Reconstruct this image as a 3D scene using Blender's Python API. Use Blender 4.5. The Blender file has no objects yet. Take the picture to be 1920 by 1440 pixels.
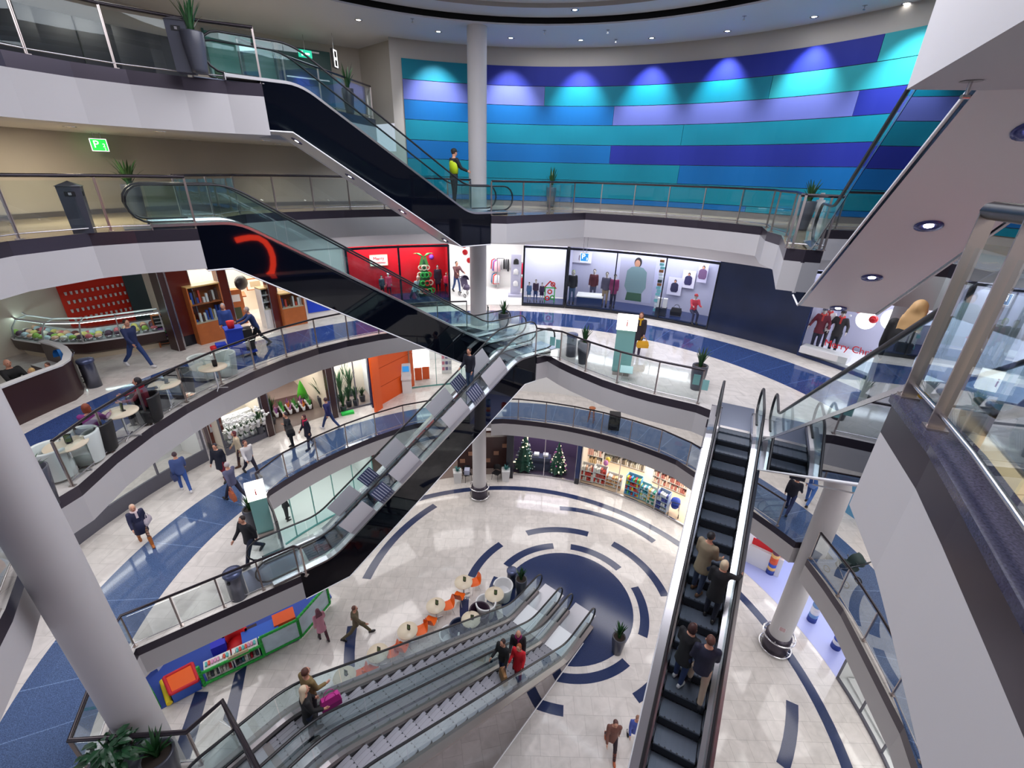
import bpy, math, random
from mathutils import Vector, Matrix
from mathutils.geometry import tessellate_polygon
random.seed(7)
sc = bpy.context.scene
COL = sc.collection
PI = math.pi
R_ = math.radians

# ------------------------------------------------------------------ camera, world, big lights, exposure
EYE = 16.2
FPX, TILT, ROLL = 850.0, 0.4359, -0.0284
cam_data = bpy.data.cameras.new('camera')
cam = bpy.data.objects.new('camera', cam_data)
COL.objects.link(cam)
cam_data.sensor_width = 36.0
cam_data.lens = FPX / 1920.0 * 36.0
cam_data.clip_start = 0.05
cam_data.clip_end = 200
cam.matrix_world = Matrix.Translation((0, 0, EYE)) @ Matrix.Rotation(PI / 2 - TILT, 4, 'X') @ Matrix.Rotation(-ROLL, 4, 'Z')
sc.camera = cam
vs = sc.view_settings
vs.view_transform = 'Standard'
vs.look = 'None'
vs.gamma = 1.0
vs.use_curve_mapping = False
vs.exposure = 0.27
w = bpy.data.worlds.new('world')
sc.world = w
w.use_nodes = True
bgn = w.node_tree.nodes['Background']
bgn.inputs[0].default_value = (0.74, 0.73, 0.84, 1)
bgn.inputs[1].default_value = 0.72
cy = sc.cycles
cy.max_bounces = 7
cy.diffuse_bounces = 3
cy.glossy_bounces = 3
cy.transmission_bounces = 4
cy.transparent_max_bounces = 14
cy.caustics_reflective = False
cy.caustics_refractive = False
cy.sample_clamp_indirect = 4.0
cy.use_light_tree = True

def lamp(name, kind, loc, power, color=(1, 1, 1), size=1.0, rot=(0, 0, 0), spot=None, blend=0.5, shape=None, sy=None):
    l = bpy.data.lights.new(name, kind)
    l.energy = power
    l.color = color
    if kind == 'AREA':
        l.shape = shape or 'DISK'
        l.size = size
        if sy:
            l.size_y = sy
    else:
        l.shadow_soft_size = size
    if kind == 'SPOT':
        l.spot_size = spot or 1.2
        l.spot_blend = blend
    o = bpy.data.objects.new(name, l)
    o.location = loc
    o.rotation_euler = rot
    COL.objects.link(o)
    return o

# broad area lamp added under the closed ceiling centre for the overall light
lamp('atrium_light', 'AREA', (0.5, 9.5, 21.05), 1500, (0.93, 0.93, 1.0), 11.0)

# ------------------------------------------------------------------ levels (metres)
Z1, Z2, Z3, Z4, ZC = 4.93, 9.87, 14.8, 18.0, 20.9
CX, CY = 0.0, 10.0            # the round atrium is centred here
RW = 12.8                     # radius of the shop fronts

def at(px, py, z):
    """the point of the horizontal level z seen at this place of the photograph (1920x1440)"""
    x = (px - 960) / FPX
    y = (py - 720) / FPX
    c, s = math.cos(ROLL), math.sin(ROLL)
    xr, yr = x * c - y * s, x * s + y * c
    fw = math.cos(TILT) - yr * math.sin(TILT)
    dn = math.sin(TILT) + yr * math.cos(TILT)
    t = (EYE - z) / dn
    return Vector((xr * t, fw * t, z))

def pol(r, deg, z=0.0):
    return Vector((CX + r * math.cos(R_(deg)), CY + r * math.sin(R_(deg)), z))

def ang(px, py, z):
    p = at(px, py, z)
    return math.degrees(math.atan2(p.y - CY, p.x - CX))

def on_wall(px, py, r=RW):
    """where the sight line of this place meets the round wall"""
    a = at(px, py, EYE - 1.0)
    ax, ay, sg = a.x, a.y, 1.0
    if ay < 0:
        ax, ay, sg = -ax, -ay, -1.0
    A = ax * ax + ay * ay
    B = -2 * (ay * CY + ax * CX)
    C = CX * CX + CY * CY - r * r
    t = (-B + math.sqrt(B * B - 4 * A * C)) / (2 * A)
    return Vector((ax * t, ay * t, EYE - sg * t))

# ------------------------------------------------------------------ materials
MATS = {}
def nodes(m):
    m.use_nodes = True
    nt = m.node_tree
    return nt, nt.nodes, nt.links, nt.nodes['Principled BSDF']

def mat(name, color, rough=0.5, metal=0.0, spec=0.5, noise=0.0, nscale=8.0, bump=0.0, coat=0.0, emit=None, estr=1.0, alpha=None):
    if name in MATS:
        return MATS[name]
    m = bpy.data.materials.new(name)
    nt, N, L, b = nodes(m)
    b.inputs['Base Color'].default_value = (*color, 1)
    b.inputs['Roughness'].default_value = rough
    b.inputs['Metallic'].default_value = metal
    b.inputs['Specular IOR Level'].default_value = spec
    b.inputs['Coat Weight'].default_value = coat
    if emit:
        b.inputs['Emission Color'].default_value = (*emit, 1)
        b.inputs['Emission Strength'].default_value = estr
    if noise or bump:
        tc = N.new('ShaderNodeTexCoord')
        nz = N.new('ShaderNodeTexNoise')
        nz.inputs['Scale'].default_value = nscale
        nz.inputs['Detail'].default_value = 4
        L.new(tc.outputs['Object'], nz.inputs['Vector'])
        if noise:
            mx = N.new('ShaderNodeMix')
            mx.data_type = 'RGBA'
            mx.inputs['A'].default_value = (*[max(0, c * (1 - noise)) for c in color], 1)
            mx.inputs['B'].default_value = (*[min(1, c * (1 + noise)) for c in color], 1)
            L.new(nz.outputs['Fac'], mx.inputs['Factor'])
            L.new(mx.outputs['Result'], b.inputs['Base Color'])
        if bump:
            bp = N.new('ShaderNodeBump')
            bp.inputs['Strength'].default_value = bump
            bp.inputs['Distance'].default_value = 0.02
            L.new(nz.outputs['Fac'], bp.inputs['Height'])
            L.new(bp.outputs['Normal'], b.inputs['Normal'])
    MATS[name] = m
    return m

def glass_mat(name, tint, gl=0.06, rough=0.0):
    m = bpy.data.materials.new(name)
    m.use_nodes = True
    nt = m.node_tree
    N, L = nt.nodes, nt.links
    N.remove(N['Principled BSDF'])
    out = N['Material Output']
    tr = N.new('ShaderNodeBsdfTransparent')
    tr.inputs[0].default_value = (*tint, 1)
    g = N.new('ShaderNodeBsdfGlossy')
    g.inputs['Roughness'].default_value = rough
    g.inputs[0].default_value = (0.9, 0.97, 1, 1)
    fr = N.new('ShaderNodeFresnel')
    fr.inputs['IOR'].default_value = 1.5
    ad = N.new('ShaderNodeMath')
    ad.operation = 'MULTIPLY_ADD'
    ad.use_clamp = True
    ad.inputs[1].default_value = 0.3
    ad.inputs[2].default_value = gl - 0.045
    L.new(fr.outputs[0], ad.inputs[0])
    mx = N.new('ShaderNodeMixShader')
    L.new(ad.outputs[0], mx.inputs[0])
    L.new(tr.outputs[0], mx.inputs[1])
    L.new(g.outputs[0], mx.inputs[2])
    L.new(mx.outputs[0], out.inputs['Surface'])
    MATS[name] = m
    return m

def floor_mat(name, cream, granite=None, r0=0, r1=0, tile=0.6, rough=0.065, vein=0.12):
    """stone tiles; between the radii r0 and r1 round the atrium the stone is blue granite"""
    m = bpy.data.materials.new(name)
    nt, N, L, b = nodes(m)
    tc = N.new('ShaderNodeTexCoord')
    br = N.new('ShaderNodeTexBrick')
    br.offset = 0.5
    br.inputs['Scale'].default_value = 1.0
    br.inputs['Brick Width'].default_value = tile
    br.inputs['Row Height'].default_value = tile
    br.inputs['Mortar Size'].default_value = 0.006
    br.inputs['Mortar Smooth'].default_value = 0.4
    br.inputs['Bias'].default_value = 0.0
    br.inputs['Color1'].default_value = (*[c * 1.03 for c in cream], 1)
    br.inputs['Color2'].default_value = (*[c * 0.93 for c in cream], 1)
    br.inputs['Mortar'].default_value = (*[c * 0.68 for c in cream], 1)
    L.new(tc.outputs['Object'], br.inputs['Vector'])
    nz = N.new('ShaderNodeTexNoise')
    nz.inputs['Scale'].default_value = 2.3
    nz.inputs['Detail'].default_value = 7
    nz.inputs['Distortion'].default_value = 1.2
    L.new(tc.outputs['Object'], nz.inputs['Vector'])
    mp = N.new('ShaderNodeMapRange')
    mp.inputs['From Min'].default_value = 0.3
    mp.inputs['From Max'].default_value = 0.7
    mp.inputs['To Min'].default_value = 1 - vein
    mp.inputs['To Max'].default_value = 1 + vein * 0.6
    L.new(nz.outputs['Fac'], mp.inputs['Value'])
    mu = N.new('ShaderNodeVectorMath')
    mu.operation = 'SCALE'
    L.new(br.outputs['Color'], mu.inputs[0])
    L.new(mp.outputs[0], mu.inputs['Scale'])
    col = mu.outputs[0]
    if granite:
        g2 = N.new('ShaderNodeTexNoise')
        g2.inputs['Scale'].default_value = 60
        g2.inputs['Detail'].default_value = 3
        L.new(tc.outputs['Object'], g2.inputs['Vector'])
        cr = N.new('ShaderNodeValToRGB')
        cr.color_ramp.elements[0].position = 0.35
        cr.color_ramp.elements[0].color = (*[c * 0.65 for c in granite], 1)
        cr.color_ramp.elements[1].position = 0.75
        cr.color_ramp.elements[1].color = (*[c * 1.9 for c in granite], 1)
        L.new(g2.outputs['Fac'], cr.inputs[0])
        sub = N.new('ShaderNodeVectorMath')
        sub.operation = 'SUBTRACT'
        sub.inputs[1].default_value = (CX, CY, 0)
        L.new(tc.outputs['Object'], sub.inputs[0])
        sp = N.new('ShaderNodeSeparateXYZ')
        L.new(sub.outputs[0], sp.inputs[0])
        cb = N.new('ShaderNodeCombineXYZ')
        L.new(sp.outputs[0], cb.inputs[0])
        L.new(sp.outputs[1], cb.inputs[1])
        ln = N.new('ShaderNodeVectorMath')
        ln.operation = 'LENGTH'
        L.new(cb.outputs[0], ln.inputs[0])
        # joints of the ring: every ring tile by angle and by radius
        at2 = N.new('ShaderNodeMath')
        at2.operation = 'ARCTAN2'
        L.new(sp.outputs[1], at2.inputs[0])
        L.new(sp.outputs[0], at2.inputs[1])
        cb2 = N.new('ShaderNodeCombineXYZ')
        L.new(at2.outputs[0], cb2.inputs[0])
        L.new(ln.outputs['Value'], cb2.inputs[1])
        b2 = N.new('ShaderNodeTexBrick')
        b2.offset = 0.0
        b2.inputs['Scale'].default_value = 1.0
        b2.inputs['Brick Width'].default_value = 0.105
        b2.inputs['Row Height'].default_value = (r1 - r0) / 2
        b2.inputs['Mortar Size'].default_value = 0.0011
        b2.inputs['Color1'].default_value = (1, 1, 1, 1)
        b2.inputs['Color2'].default_value = (0.88, 0.9, 0.95, 1)
        b2.inputs['Mortar'].default_value = (2.0, 1.9, 1.7, 1)
        L.new(cb2.outputs[0], b2.inputs['Vector'])
        m2 = N.new('ShaderNodeVectorMath')
        m2.operation = 'MULTIPLY'
        L.new(cr.outputs[0], m2.inputs[0])
        L.new(b2.outputs['Color'], m2.inputs[1])
        a = N.new('ShaderNodeMath')
        a.operation = 'GREATER_THAN'
        a.inputs[1].default_value = r0
        L.new(ln.outputs['Value'], a.inputs[0])
        c = N.new('ShaderNodeMath')
        c.operation = 'LESS_THAN'
        c.inputs[1].default_value = r1
        L.new(ln.outputs['Value'], c.inputs[0])
        d = N.new('ShaderNodeMath')
        d.operation = 'MULTIPLY'
        L.new(a.outputs[0], d.inputs[0])
        L.new(c.outputs[0], d.inputs[1])
        mx = N.new('ShaderNodeMix')
        mx.data_type = 'RGBA'
        L.new(d.outputs[0], mx.inputs['Factor'])
        L.new(col, mx.inputs['A'])
        L.new(m2.outputs[0], mx.inputs['B'])
        col = mx.outputs['Result']
    L.new(col, b.inputs['Base Color'])
    b.inputs['Roughness'].default_value = rough
    MATS[name] = m
    return m

CREAM = (0.70, 0.66, 0.63)
BLUEG = (0.065, 0.105, 0.21)
mat('white_paint', (0.56, 0.545, 0.56), 0.55, noise=0.03, nscale=1.5)
mat('white_panel', (0.93, 0.93, 0.97), 0.25)
mat('ceiling_paint', (0.62, 0.62, 0.68), 0.6)
mat('beige_wall', (0.42, 0.39, 0.36), 0.6, noise=0.04, nscale=1.2)
mat('band_metal', (0.065, 0.055, 0.075), 0.28, metal=0.6)
mat('black_glass', (0.002, 0.003, 0.007), 0.04, spec=0.22)
mat('mirror_black', (0.09, 0.12, 0.17), 0.02, metal=1.0)
mat('mirror_warm', (0.30, 0.27, 0.28), 0.03, metal=1.0)
mat('black_glass_clear', (0.002, 0.003, 0.007), 0.03, spec=0.55)
mat('black_gap', (0.004, 0.004, 0.005), 0.6)
mat('steel', (0.55, 0.54, 0.56), 0.25, metal=1.0)
mat('brushed_steel', (0.48, 0.42, 0.40), 0.33, metal=1.0)
mat('dull_steel', (0.30, 0.28, 0.29), 0.4, metal=0.9)
mat('deck_warm', (0.30, 0.26, 0.26), 0.35, metal=0.8)
mat('chrome', (0.8, 0.8, 0.82), 0.08, metal=1.0)
mat('rubber', (0.012, 0.012, 0.016), 0.35)
mat('dark_rail', (0.035, 0.028, 0.035), 0.22, metal=0.5)
mat('tread', (0.10, 0.12, 0.16), 0.38, metal=0.4)
mat('tread_light', (0.33, 0.32, 0.36), 0.38, metal=0.4)
mat('riser', (0.02, 0.022, 0.03), 0.5, metal=0.3)
mat('landing_metal', (0.20, 0.23, 0.32), 0.3, metal=0.7)
mat('landing_light', (0.50, 0.50, 0.55), 0.3, metal=0.7)
mat('lamp_white', (1, 1, 1), 0.5, emit=(1.0, 0.98, 0.95), estr=14)
mat('lamp_soft', (1, 1, 1), 0.5, emit=(1.0, 0.97, 0.92), estr=4)
mat('lamp_ring', (0.06, 0.07, 0.25), 0.2, metal=0.4)
mat('grey_pot', (0.055, 0.058, 0.08), 0.32)
mat('soil', (0.03, 0.02, 0.015), 0.9)
mat('leaf', (0.018, 0.075, 0.022), 0.42, noise=0.5, nscale=5)
mat('leaf_big', (0.012, 0.06, 0.022), 0.32, noise=0.4, nscale=5)
mat('black', (0.01, 0.01, 0.012), 0.4)
mat('white', (0.75, 0.75, 0.76), 0.4)
mat('paper', (0.74, 0.73, 0.78), 0.6)
mat('dark_glass_store', (0.006, 0.012, 0.035), 0.35)
mat('granite_curb', (0.05, 0.05, 0.09), 0.12, noise=0.9, nscale=90)
mat('inlay', (0.024, 0.038, 0.105), 0.13, noise=0.5, nscale=50)
glass_mat('glass', (0.95, 0.985, 0.98), 0.05)
glass_mat('esc_glass', (0.86, 0.95, 0.95), 0.06)
glass_mat('shop_glass', (0.93, 0.97, 0.97), 0.045)
floor_mat('ground_stone', CREAM)
floor_mat('level_one_stone', CREAM, BLUEG, 9.95, 11.85)
floor_mat('level_two_stone', CREAM, (0.030, 0.058, 0.17), 10.2, 12.35)
floor_mat('level_three_stone', (0.50, 0.42, 0.30), tile=0.62, vein=0.2)

# ------------------------------------------------------------------ mesh helpers
class MB:
    def __init__(s):
        s.v, s.f, s.m, s.sm = [], [], [], []
        s.mats = []
        s.T = None
    def mi(s, name):
        if name not in s.mats:
            s.mats.append(name)
        return s.mats.index(name)
    def add(s, vs_, fs, m, smooth=False):
        k = len(s.v)
        if s.T is not None:
            vs_ = [s.T @ Vector(v) for v in vs_]
        s.v += [tuple(v) for v in vs_]
        i = s.mi(m)
        for f in fs:
            s.f.append([a + k for a in f])
            s.m.append(i)
            s.sm.append(smooth)
        return s
    def box(s, c, d, m, rz=0.0, R=None):
        x, y, z = d[0] / 2, d[1] / 2, d[2] / 2
        c = Vector(c)
        M = R or Matrix.Rotation(rz, 3, 'Z')
        vs_ = [c + M @ Vector((a * x, b * y, e * z)) for a in (-1, 1) for b in (-1, 1) for e in (-1, 1)]
        return s.add(vs_, [(0, 1, 3, 2), (4, 6, 7, 5), (0, 4, 5, 1), (2, 3, 7, 6), (0, 2, 6, 4), (1, 5, 7, 3)], m)
    def bar(s, p, q, wd, h, m, up=(0, 0, 1)):
        """a rectangular bar from p to q, wd across, h high"""
        p, q = Vector(p), Vector(q)
        d = (q - p).normalized()
        up = Vector(up)
        if abs(d.dot(up)) > 0.98:
            up = Vector((1, 0, 0))
        sd = d.cross(up).normalized() * (wd / 2)
        u = sd.cross(d).normalized() * (h / 2)
        vs_ = [e + a * sd + b * u for e in (p, q) for a, b in ((-1, -1), (1, -1), (1, 1), (-1, 1))]
        return s.add(vs_, [(3, 2, 1, 0), (4, 5, 6, 7), (0, 1, 5, 4), (1, 2, 6, 5), (2, 3, 7, 6), (3, 0, 4, 7)], m)
    def prism(s, poly, z0, z1, m, mtop=None, mside=None):
        n = len(poly)
        P = [Vector((p[0], p[1], 0)) for p in poly]
        A = sum(P[i].x * P[(i + 1) % n].y - P[(i + 1) % n].x * P[i].y for i in range(n))
        if A < 0:
            P.reverse()
        vs_ = [(p.x, p.y, z0) for p in P] + [(p.x, p.y, z1) for p in P]
        tri = tessellate_polygon([P])
        bot, top = [], []
        for t in tri:
            a, b, c = P[t[0]], P[t[1]], P[t[2]]
            if (b - a).cross(c - a).z < 0:
                t = (t[0], t[2], t[1])
            top.append(tuple(i + n for i in t))
            bot.append((t[0], t[2], t[1]))
        s.add(vs_, bot, m)
        s.add(vs_, top, mtop or m)
        s.add(vs_, [(i, (i + 1) % n, (i + 1) % n + n, i + n) for i in range(n)], mside or m)
        return s
    def tube(s, pts, r, m, n=8, closed=False, ry=None, smooth=True, caps=True):
        """swept tube; r a number or a list; ry a flattening across"""
        P = [Vector(p) for p in pts]
        k = len(P)
        rr = r if isinstance(r, (list, tuple)) else [r] * k
        T = []
        for i in range(k):
            a = P[(i - 1) % k] if (closed or i) else P[i]
            b = P[(i + 1) % k] if (closed or i < k - 1) else P[i]
            d = (b - a)
            T.append(d.normalized() if d.length > 1e-9 else Vector((0, 0, 1)))
        up = Vector((0, 0, 1)) if abs(T[0].z) < 0.9 else Vector((1, 0, 0))
        x = T[0].cross(up).normalized()
        vs_, fs = [], []
        for i in range(k):
            if i:
                x = (x - T[i] * x.dot(T[i]))
                x = x.normalized() if x.length > 1e-6 else T[i].orthogonal().normalized()
            y = T[i].cross(x)
            for j in range(n):
                a = 2 * PI * j / n
                vs_.append(P[i] + x * (math.cos(a) * rr[i]) + y * (math.sin(a) * (rr[i] if ry is None else ry)))
        for i in range(k if closed else k - 1):
            for j in range(n):
                a, b = i * n + j, i * n + (j + 1) % n
                c, d = ((i + 1) % k) * n + (j + 1) % n, ((i + 1) % k) * n + j
                fs.append((a, b, c, d))
        s.add(vs_, fs, m, smooth)
        if caps and not closed:
            s.add(vs_[:n], [tuple(range(n - 1, -1, -1))], m)
            s.add(vs_[-n:], [tuple(range(n))], m)
        return s
    def lathe(s, prof, m, c=(0, 0, 0), n=20, smooth=True, sx=1.0, sy=1.0, a0=0.0, a1=2 * PI):
        """profile of (radius, height) about the vertical axis"""
        c = Vector(c)
        full = abs(a1 - a0 - 2 * PI) < 1e-6
        cols = n if full else n + 1
        vs_ = []
        for r, z in prof:
            for j in range(cols):
                a = a0 + (a1 - a0) * j / n
                vs_.append(c + Vector((r * math.cos(a) * sx, r * math.sin(a) * sy, z)))
        fs = []
        for i in range(len(prof) - 1):
            for j in range(n):
                b = (j + 1) % cols
                fs.append((i * cols + j, i * cols + b, (i + 1) * cols + b, (i + 1) * cols + j))
        return s.add(vs_, fs, m, smooth)
    def disc(s, c, r, m, n=20, up=1, sx=1.0, sy=1.0):
        c = Vector(c)
        vs_ = [c + Vector((r * math.cos(2 * PI * j / n) * sx, r * math.sin(2 * PI * j / n) * sy, 0)) for j in range(n)]
        return s.add(vs_, [tuple(range(n)) if up > 0 else tuple(range(n - 1, -1, -1))], m)
    def ball(s, c, r, m, n=10, k=7):
        c = Vector(c)
        if not isinstance(r, (list, tuple)):
            r = (r, r, r)
        vs_, fs = [], []
        for i in range(k + 1):
            t = PI * i / k
            for j in range(n):
                a = 2 * PI * j / n
                vs_.append(c + Vector((r[0] * math.sin(t) * math.cos(a), r[1] * math.sin(t) * math.sin(a), r[2] * math.cos(t))))
        for i in range(k):
            for j in range(n):
                fs.append((i * n + j, (i + 1) * n + j, (i + 1) * n + (j + 1) % n, i * n + (j + 1) % n))
        return s.add(vs_, fs, m, True)
    def quad(s, a, b, c, d, m):
        return s.add([a, b, c, d], [(0, 1, 2, 3)], m)
    def strip(s, A, B, m, smooth=False):
        """faces between two polylines of the same length"""
        n = len(A)
        return s.add(list(A) + list(B), [(i, i + 1, n + i + 1, n + i) for i in range(n - 1)], m, smooth)
    def build(s, name, parent=None, **kw):
        me = bpy.data.meshes.new(name)
        me.from_pydata(s.v, [], s.f)
        for m in s.mats:
            me.materials.append(MATS[m])
        me.polygons.foreach_set('material_index', s.m)
        me.polygons.foreach_set('use_smooth', s.sm)
        me.update()
        o = bpy.data.objects.new(name, me)
        COL.objects.link(o)
        if parent:
            o.parent = parent
        for k, v in kw.items():
            o[k] = v
        return o

def empty(name, loc=(0, 0, 0), rz=0.0, label=None, cat=None, group=None):
    o = bpy.data.objects.new(name, None)
    o.empty_display_size = 0.2
    o.location = loc
    o.rotation_euler = (0, 0, rz)
    COL.objects.link(o)
    if label:
        o['label'] = label
    if cat:
        o['category'] = cat
    if group:
        o['group'] = group
    return o

def tag(o, label, cat, group=None):
    o['label'] = label
    o['category'] = cat
    if group:
        o['group'] = group
    return o

KIDS = {}
def copy_tree(o, parent=None):
    c = o.copy()
    COL.objects.link(c)
    if parent:
        c.parent = parent
    for ch in list(o.children):
        copy_tree(ch, c)
    return c

def dup(o, loc, rz=0.0, label=None, group=None, scale=None):
    c = copy_tree(o)
    c.location = loc
    c.rotation_euler = (0, 0, rz)
    if scale:
        c.scale = (scale, scale, scale)
    if label:
        c['label'] = label
    if group:
        c['group'] = group
    return c

def struct(mb, name):
    return mb.build(name, kind='structure')

def arc(r, a0, a1, z=0.0, n=None, c=(CX, CY)):
    n = n or max(2, int(abs(a1 - a0) / 3))
    return [Vector((c[0] + r * math.cos(R_(a0 + (a1 - a0) * i / n)), c[1] + r * math.sin(R_(a0 + (a1 - a0) * i / n)), z)) for i in range(n + 1)]

def arc3(a, b, bulge, n=10):
    """curve from a to b bulging sideways by bulge (left of travel positive)"""
    a, b = Vector(a), Vector(b)
    d = b - a
    nrm = Vector((-d.y, d.x, 0)).normalized()
    return [a + d * t + nrm * (bulge * 4 * t * (1 - t)) for t in [i / n for i in range(n + 1)]]

# ------------------------------------------------------------------ floors
def slab(name, hole, outer, z, mtop, band=0.27, fas=0.95, fill=None, front=None):
    """a storey floor with an opening: stone top, dark metal band and white fascia round the opening, soffit below"""
    b = MB()
    H = [Vector((p[0], p[1], 0)) for p in hole]
    O = [Vector((p[0], p[1], 0)) for p in outer]
    n = len(O) + len(H)
    tri = tessellate_polygon([O, H])
    pts = O + H
    top, bot = [], []
    for t in tri:
        A, B, C = (pts[i] for i in t)
        if (B - A).cross(C - A).z < 0:
            t = (t[0], t[2], t[1])
        top.append(t)
        bot.append((t[0], t[2], t[1]))
    b.add([(p.x, p.y, z) for p in pts], top, mtop)
    b.add([(p.x, p.y, z - fas) for p in pts], bot, 'ceiling_paint')
    R = H + [H[0]]
    b.strip([(p.x, p.y, z) for p in R], [(p.x, p.y, z - band) for p in R], 'band_metal')
    # band stands a little proud of the white fascia
    cen = Vector((CX, CY, 0))
    b.strip([(p.x, p.y, z - band) for p in R], [(p.x, p.y, z - fas) for p in R], 'white_paint')
    return struct(b, name)

# ------------------------------------------------------------------ escalators: ends measured on the floors they join
N23 = Vector((-0.636, 0.772, 0))
ESC = {
    # key: (low centre, high centre, z low, z high)
    'E1': ((-1.36, 17.76), (-6.72, 13.52), Z3, Z4),
    'E2': ((-0.72, 18.18), (-8.10, 11.85), Z2, Z3),
    'E3': ((-6.71, 10.50), (0.45, 16.62), Z1, Z2),
    'E4': ((1.24, 12.90), (-4.95, 5.02), 0.0, Z1),
    'E4b': ((2.45, 11.98), (-3.78, 4.12), 0.0, Z1),
    'E5': ((2.12, 2.50), (6.36, 11.24), Z1, Z2),
    'E6': ((7.50, 10.45), (3.47, 2.40), Z2, Z3),
    'E7': ((7.10, 10.20), (4.36, 4.05), Z3, Z4),
}
def esc_frame(k):
    a, b, z0, z1 = ESC[k]
    a, b = Vector((*a, 0)), Vector((*b, 0))
    d = (b - a)
    L = d.length
    d.normalize()
    return a, b, d, Vector((-d.y, d.x, 0)), L, z0, z1      # the normal points to the left of going up

def esc_corner(k, end, side, off=0.74):
    a, b, d, n, L, z0, z1 = esc_frame(k)
    p = (a if end == 'low' else b) + n * (off * side)
    return Vector((p.x, p.y, 0))

# ------------------------------------------------------------------ openings of the storeys
def P2(*pts):
    return [Vector((p[0], p[1], 0)) for p in pts]

BACKCOL, RIGHTCOL, LEFTCOL = (-1.62, 20.06), (10.33, 11.62), (-7.62, 5.52)
notchB = P2((-2.25, 19.80), (-2.25, 20.66), (-1.0, 20.66), (-1.0, 19.9))
notchR = P2((9.93, 11.97), (10.76, 11.97), (10.76, 11.22), (9.88, 11.22))
hole1 = []
e3l, e3r = esc_corner('E3', 'low', 1), esc_corner('E3', 'low', -1)
hole1 += P2((-9.42, 7.53), (-6.25, 9.95)) + [e3r, e3l] + P2((-7.55, 11.55), (-9.14, 13.50))
hole1 += [Vector((2.18 + 12.47 * math.cos(R_(a)), 8.85 + 12.47 * math.sin(R_(a)), 0)) for a in range(156, 120, -3)]
hole1 += [Vector((-1.09 + 12.6 * math.cos(R_(a)), 7.42 + 12.6 * math.sin(R_(a)), 0)) for a in (99, 96.5)]
hole1 += notchB
hole1 += [Vector((-1.09 + 12.6 * math.cos(R_(a)), 7.42 + 12.6 * math.sin(R_(a)), 0)) for a in range(87, 46, -3)]
hole1 += P2((8.55, 14.65), (9.25, 13.38), (9.6, 12.7)) + notchR + P2((9.88, 10.2), (9.83, 9.3), (9.55, 7.9), (9.2, 6.2), (8.4, 4.2), (7.0, 2.0))
hole1 += [esc_corner('E5', 'low', -1), esc_corner('E5', 'low', 1)] + P2((-2.0, 2.6))
hole1 += [esc_corner('E4b', 'high', -1), esc_corner('E4', 'high', 1)]
hole1 += P2((-5.83, 5.81), (-6.25, 5.22), (-8.31, 5.02), (-8.80, 6.16), (-9.27, 7.12))

hole2 = P2((-7.75, 4.80), (-8.47, 5.82), (-9.46, 6.50), (-9.26, 7.8), (-9.46, 9.0), (-9.51, 10.28), (-9.42, 11.5), (-9.17, 12.77), (-8.78, 14.0), (-8.28, 15.19), (-7.55, 16.4), (-6.75, 17.3))
hole2 += P2((-5.66, 18.2), (-4.3, 19.0), (-2.6, 19.6), (-2.1, 19.62), (-1.24, 19.07)) + [esc_corner('E2', 'low', -1), esc_corner('E2', 'low', 1)]
hole2 += [esc_corner('E3', 'high', 1), esc_corner('E3', 'high', -1)]
hole2 += P2((1.35, 16.35), (1.75, 15.7), (2.17, 15.15), (3.09, 14.15), (3.81, 13.55), (4.4, 13.15), (4.95, 12.85), (5.72, 12.45))
hole2 += [esc_corner('E5', 'high', -1) + Vector((0, .1, 0)), esc_corner('E5', 'high', 1), esc_corner('E6', 'low', 1), esc_corner('E6', 'low', -1)]
hole2 += P2((9.2, 9.9), (10.2, 8.0), (9.9, 4.0), (7.5, 1.0), (3.0, -1.5), (-3.0, -1.5), (-6.3, 2.2))
# sides: going up, +1 is the left side
hole3 = P2((-9.30, 7.4), (-9.50, 8.70), (-9.14, 10.03), (-8.6, 10.6)) + [esc_corner('E2', 'high', -1 if False else 1)]
hole3 += [esc_corner('E2', 'high', -1)] + arc(10.0, 149, 110, n=12)
hole3 += P2((-2.9, 19.3)) + [esc_corner('E1', 'low', -1), esc_corner('E1', 'low', 1)]
hole3 += P2((-0.35, 17.2), (2.81, 19.75)) + arc(10.05, 66, 36, n=7) + P2((7.55, 14.4), (7.45, 13.4), (6.2, 10.80))
hole3 += [esc_corner('E7', 'low', 1), esc_corner('E7', 'low', -1)]
hole3 += P2((8.6, 9.2), (8.6, 4.5), (6.2, 1.2)) + [esc_corner('E6', 'high', -1), esc_corner('E6', 'high', 1)]
NEAR = P2((2.74, 2.93), (2.46, 2.25), (2.22, 1.78), (2.06, 1.48), (1.90, 1.18), (1.45, 0.35))
hole3 += NEAR + P2( (0.2, -1.2), (-3.0, -2.0), (-7.0, 1.0), (-8.7, 4.5))

def ring_outer(r, a0=-180, a1=175):
    return [Vector((CX + r * math.cos(R_(a)), CY + r * math.sin(R_(a)), 0)) for a in range(a0, a1, 5)]

def fix(poly):
    out = []
    for p in poly:
        if not out or (out[-1] - p).length > 0.04:
            out.append(p)
    return out

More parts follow.
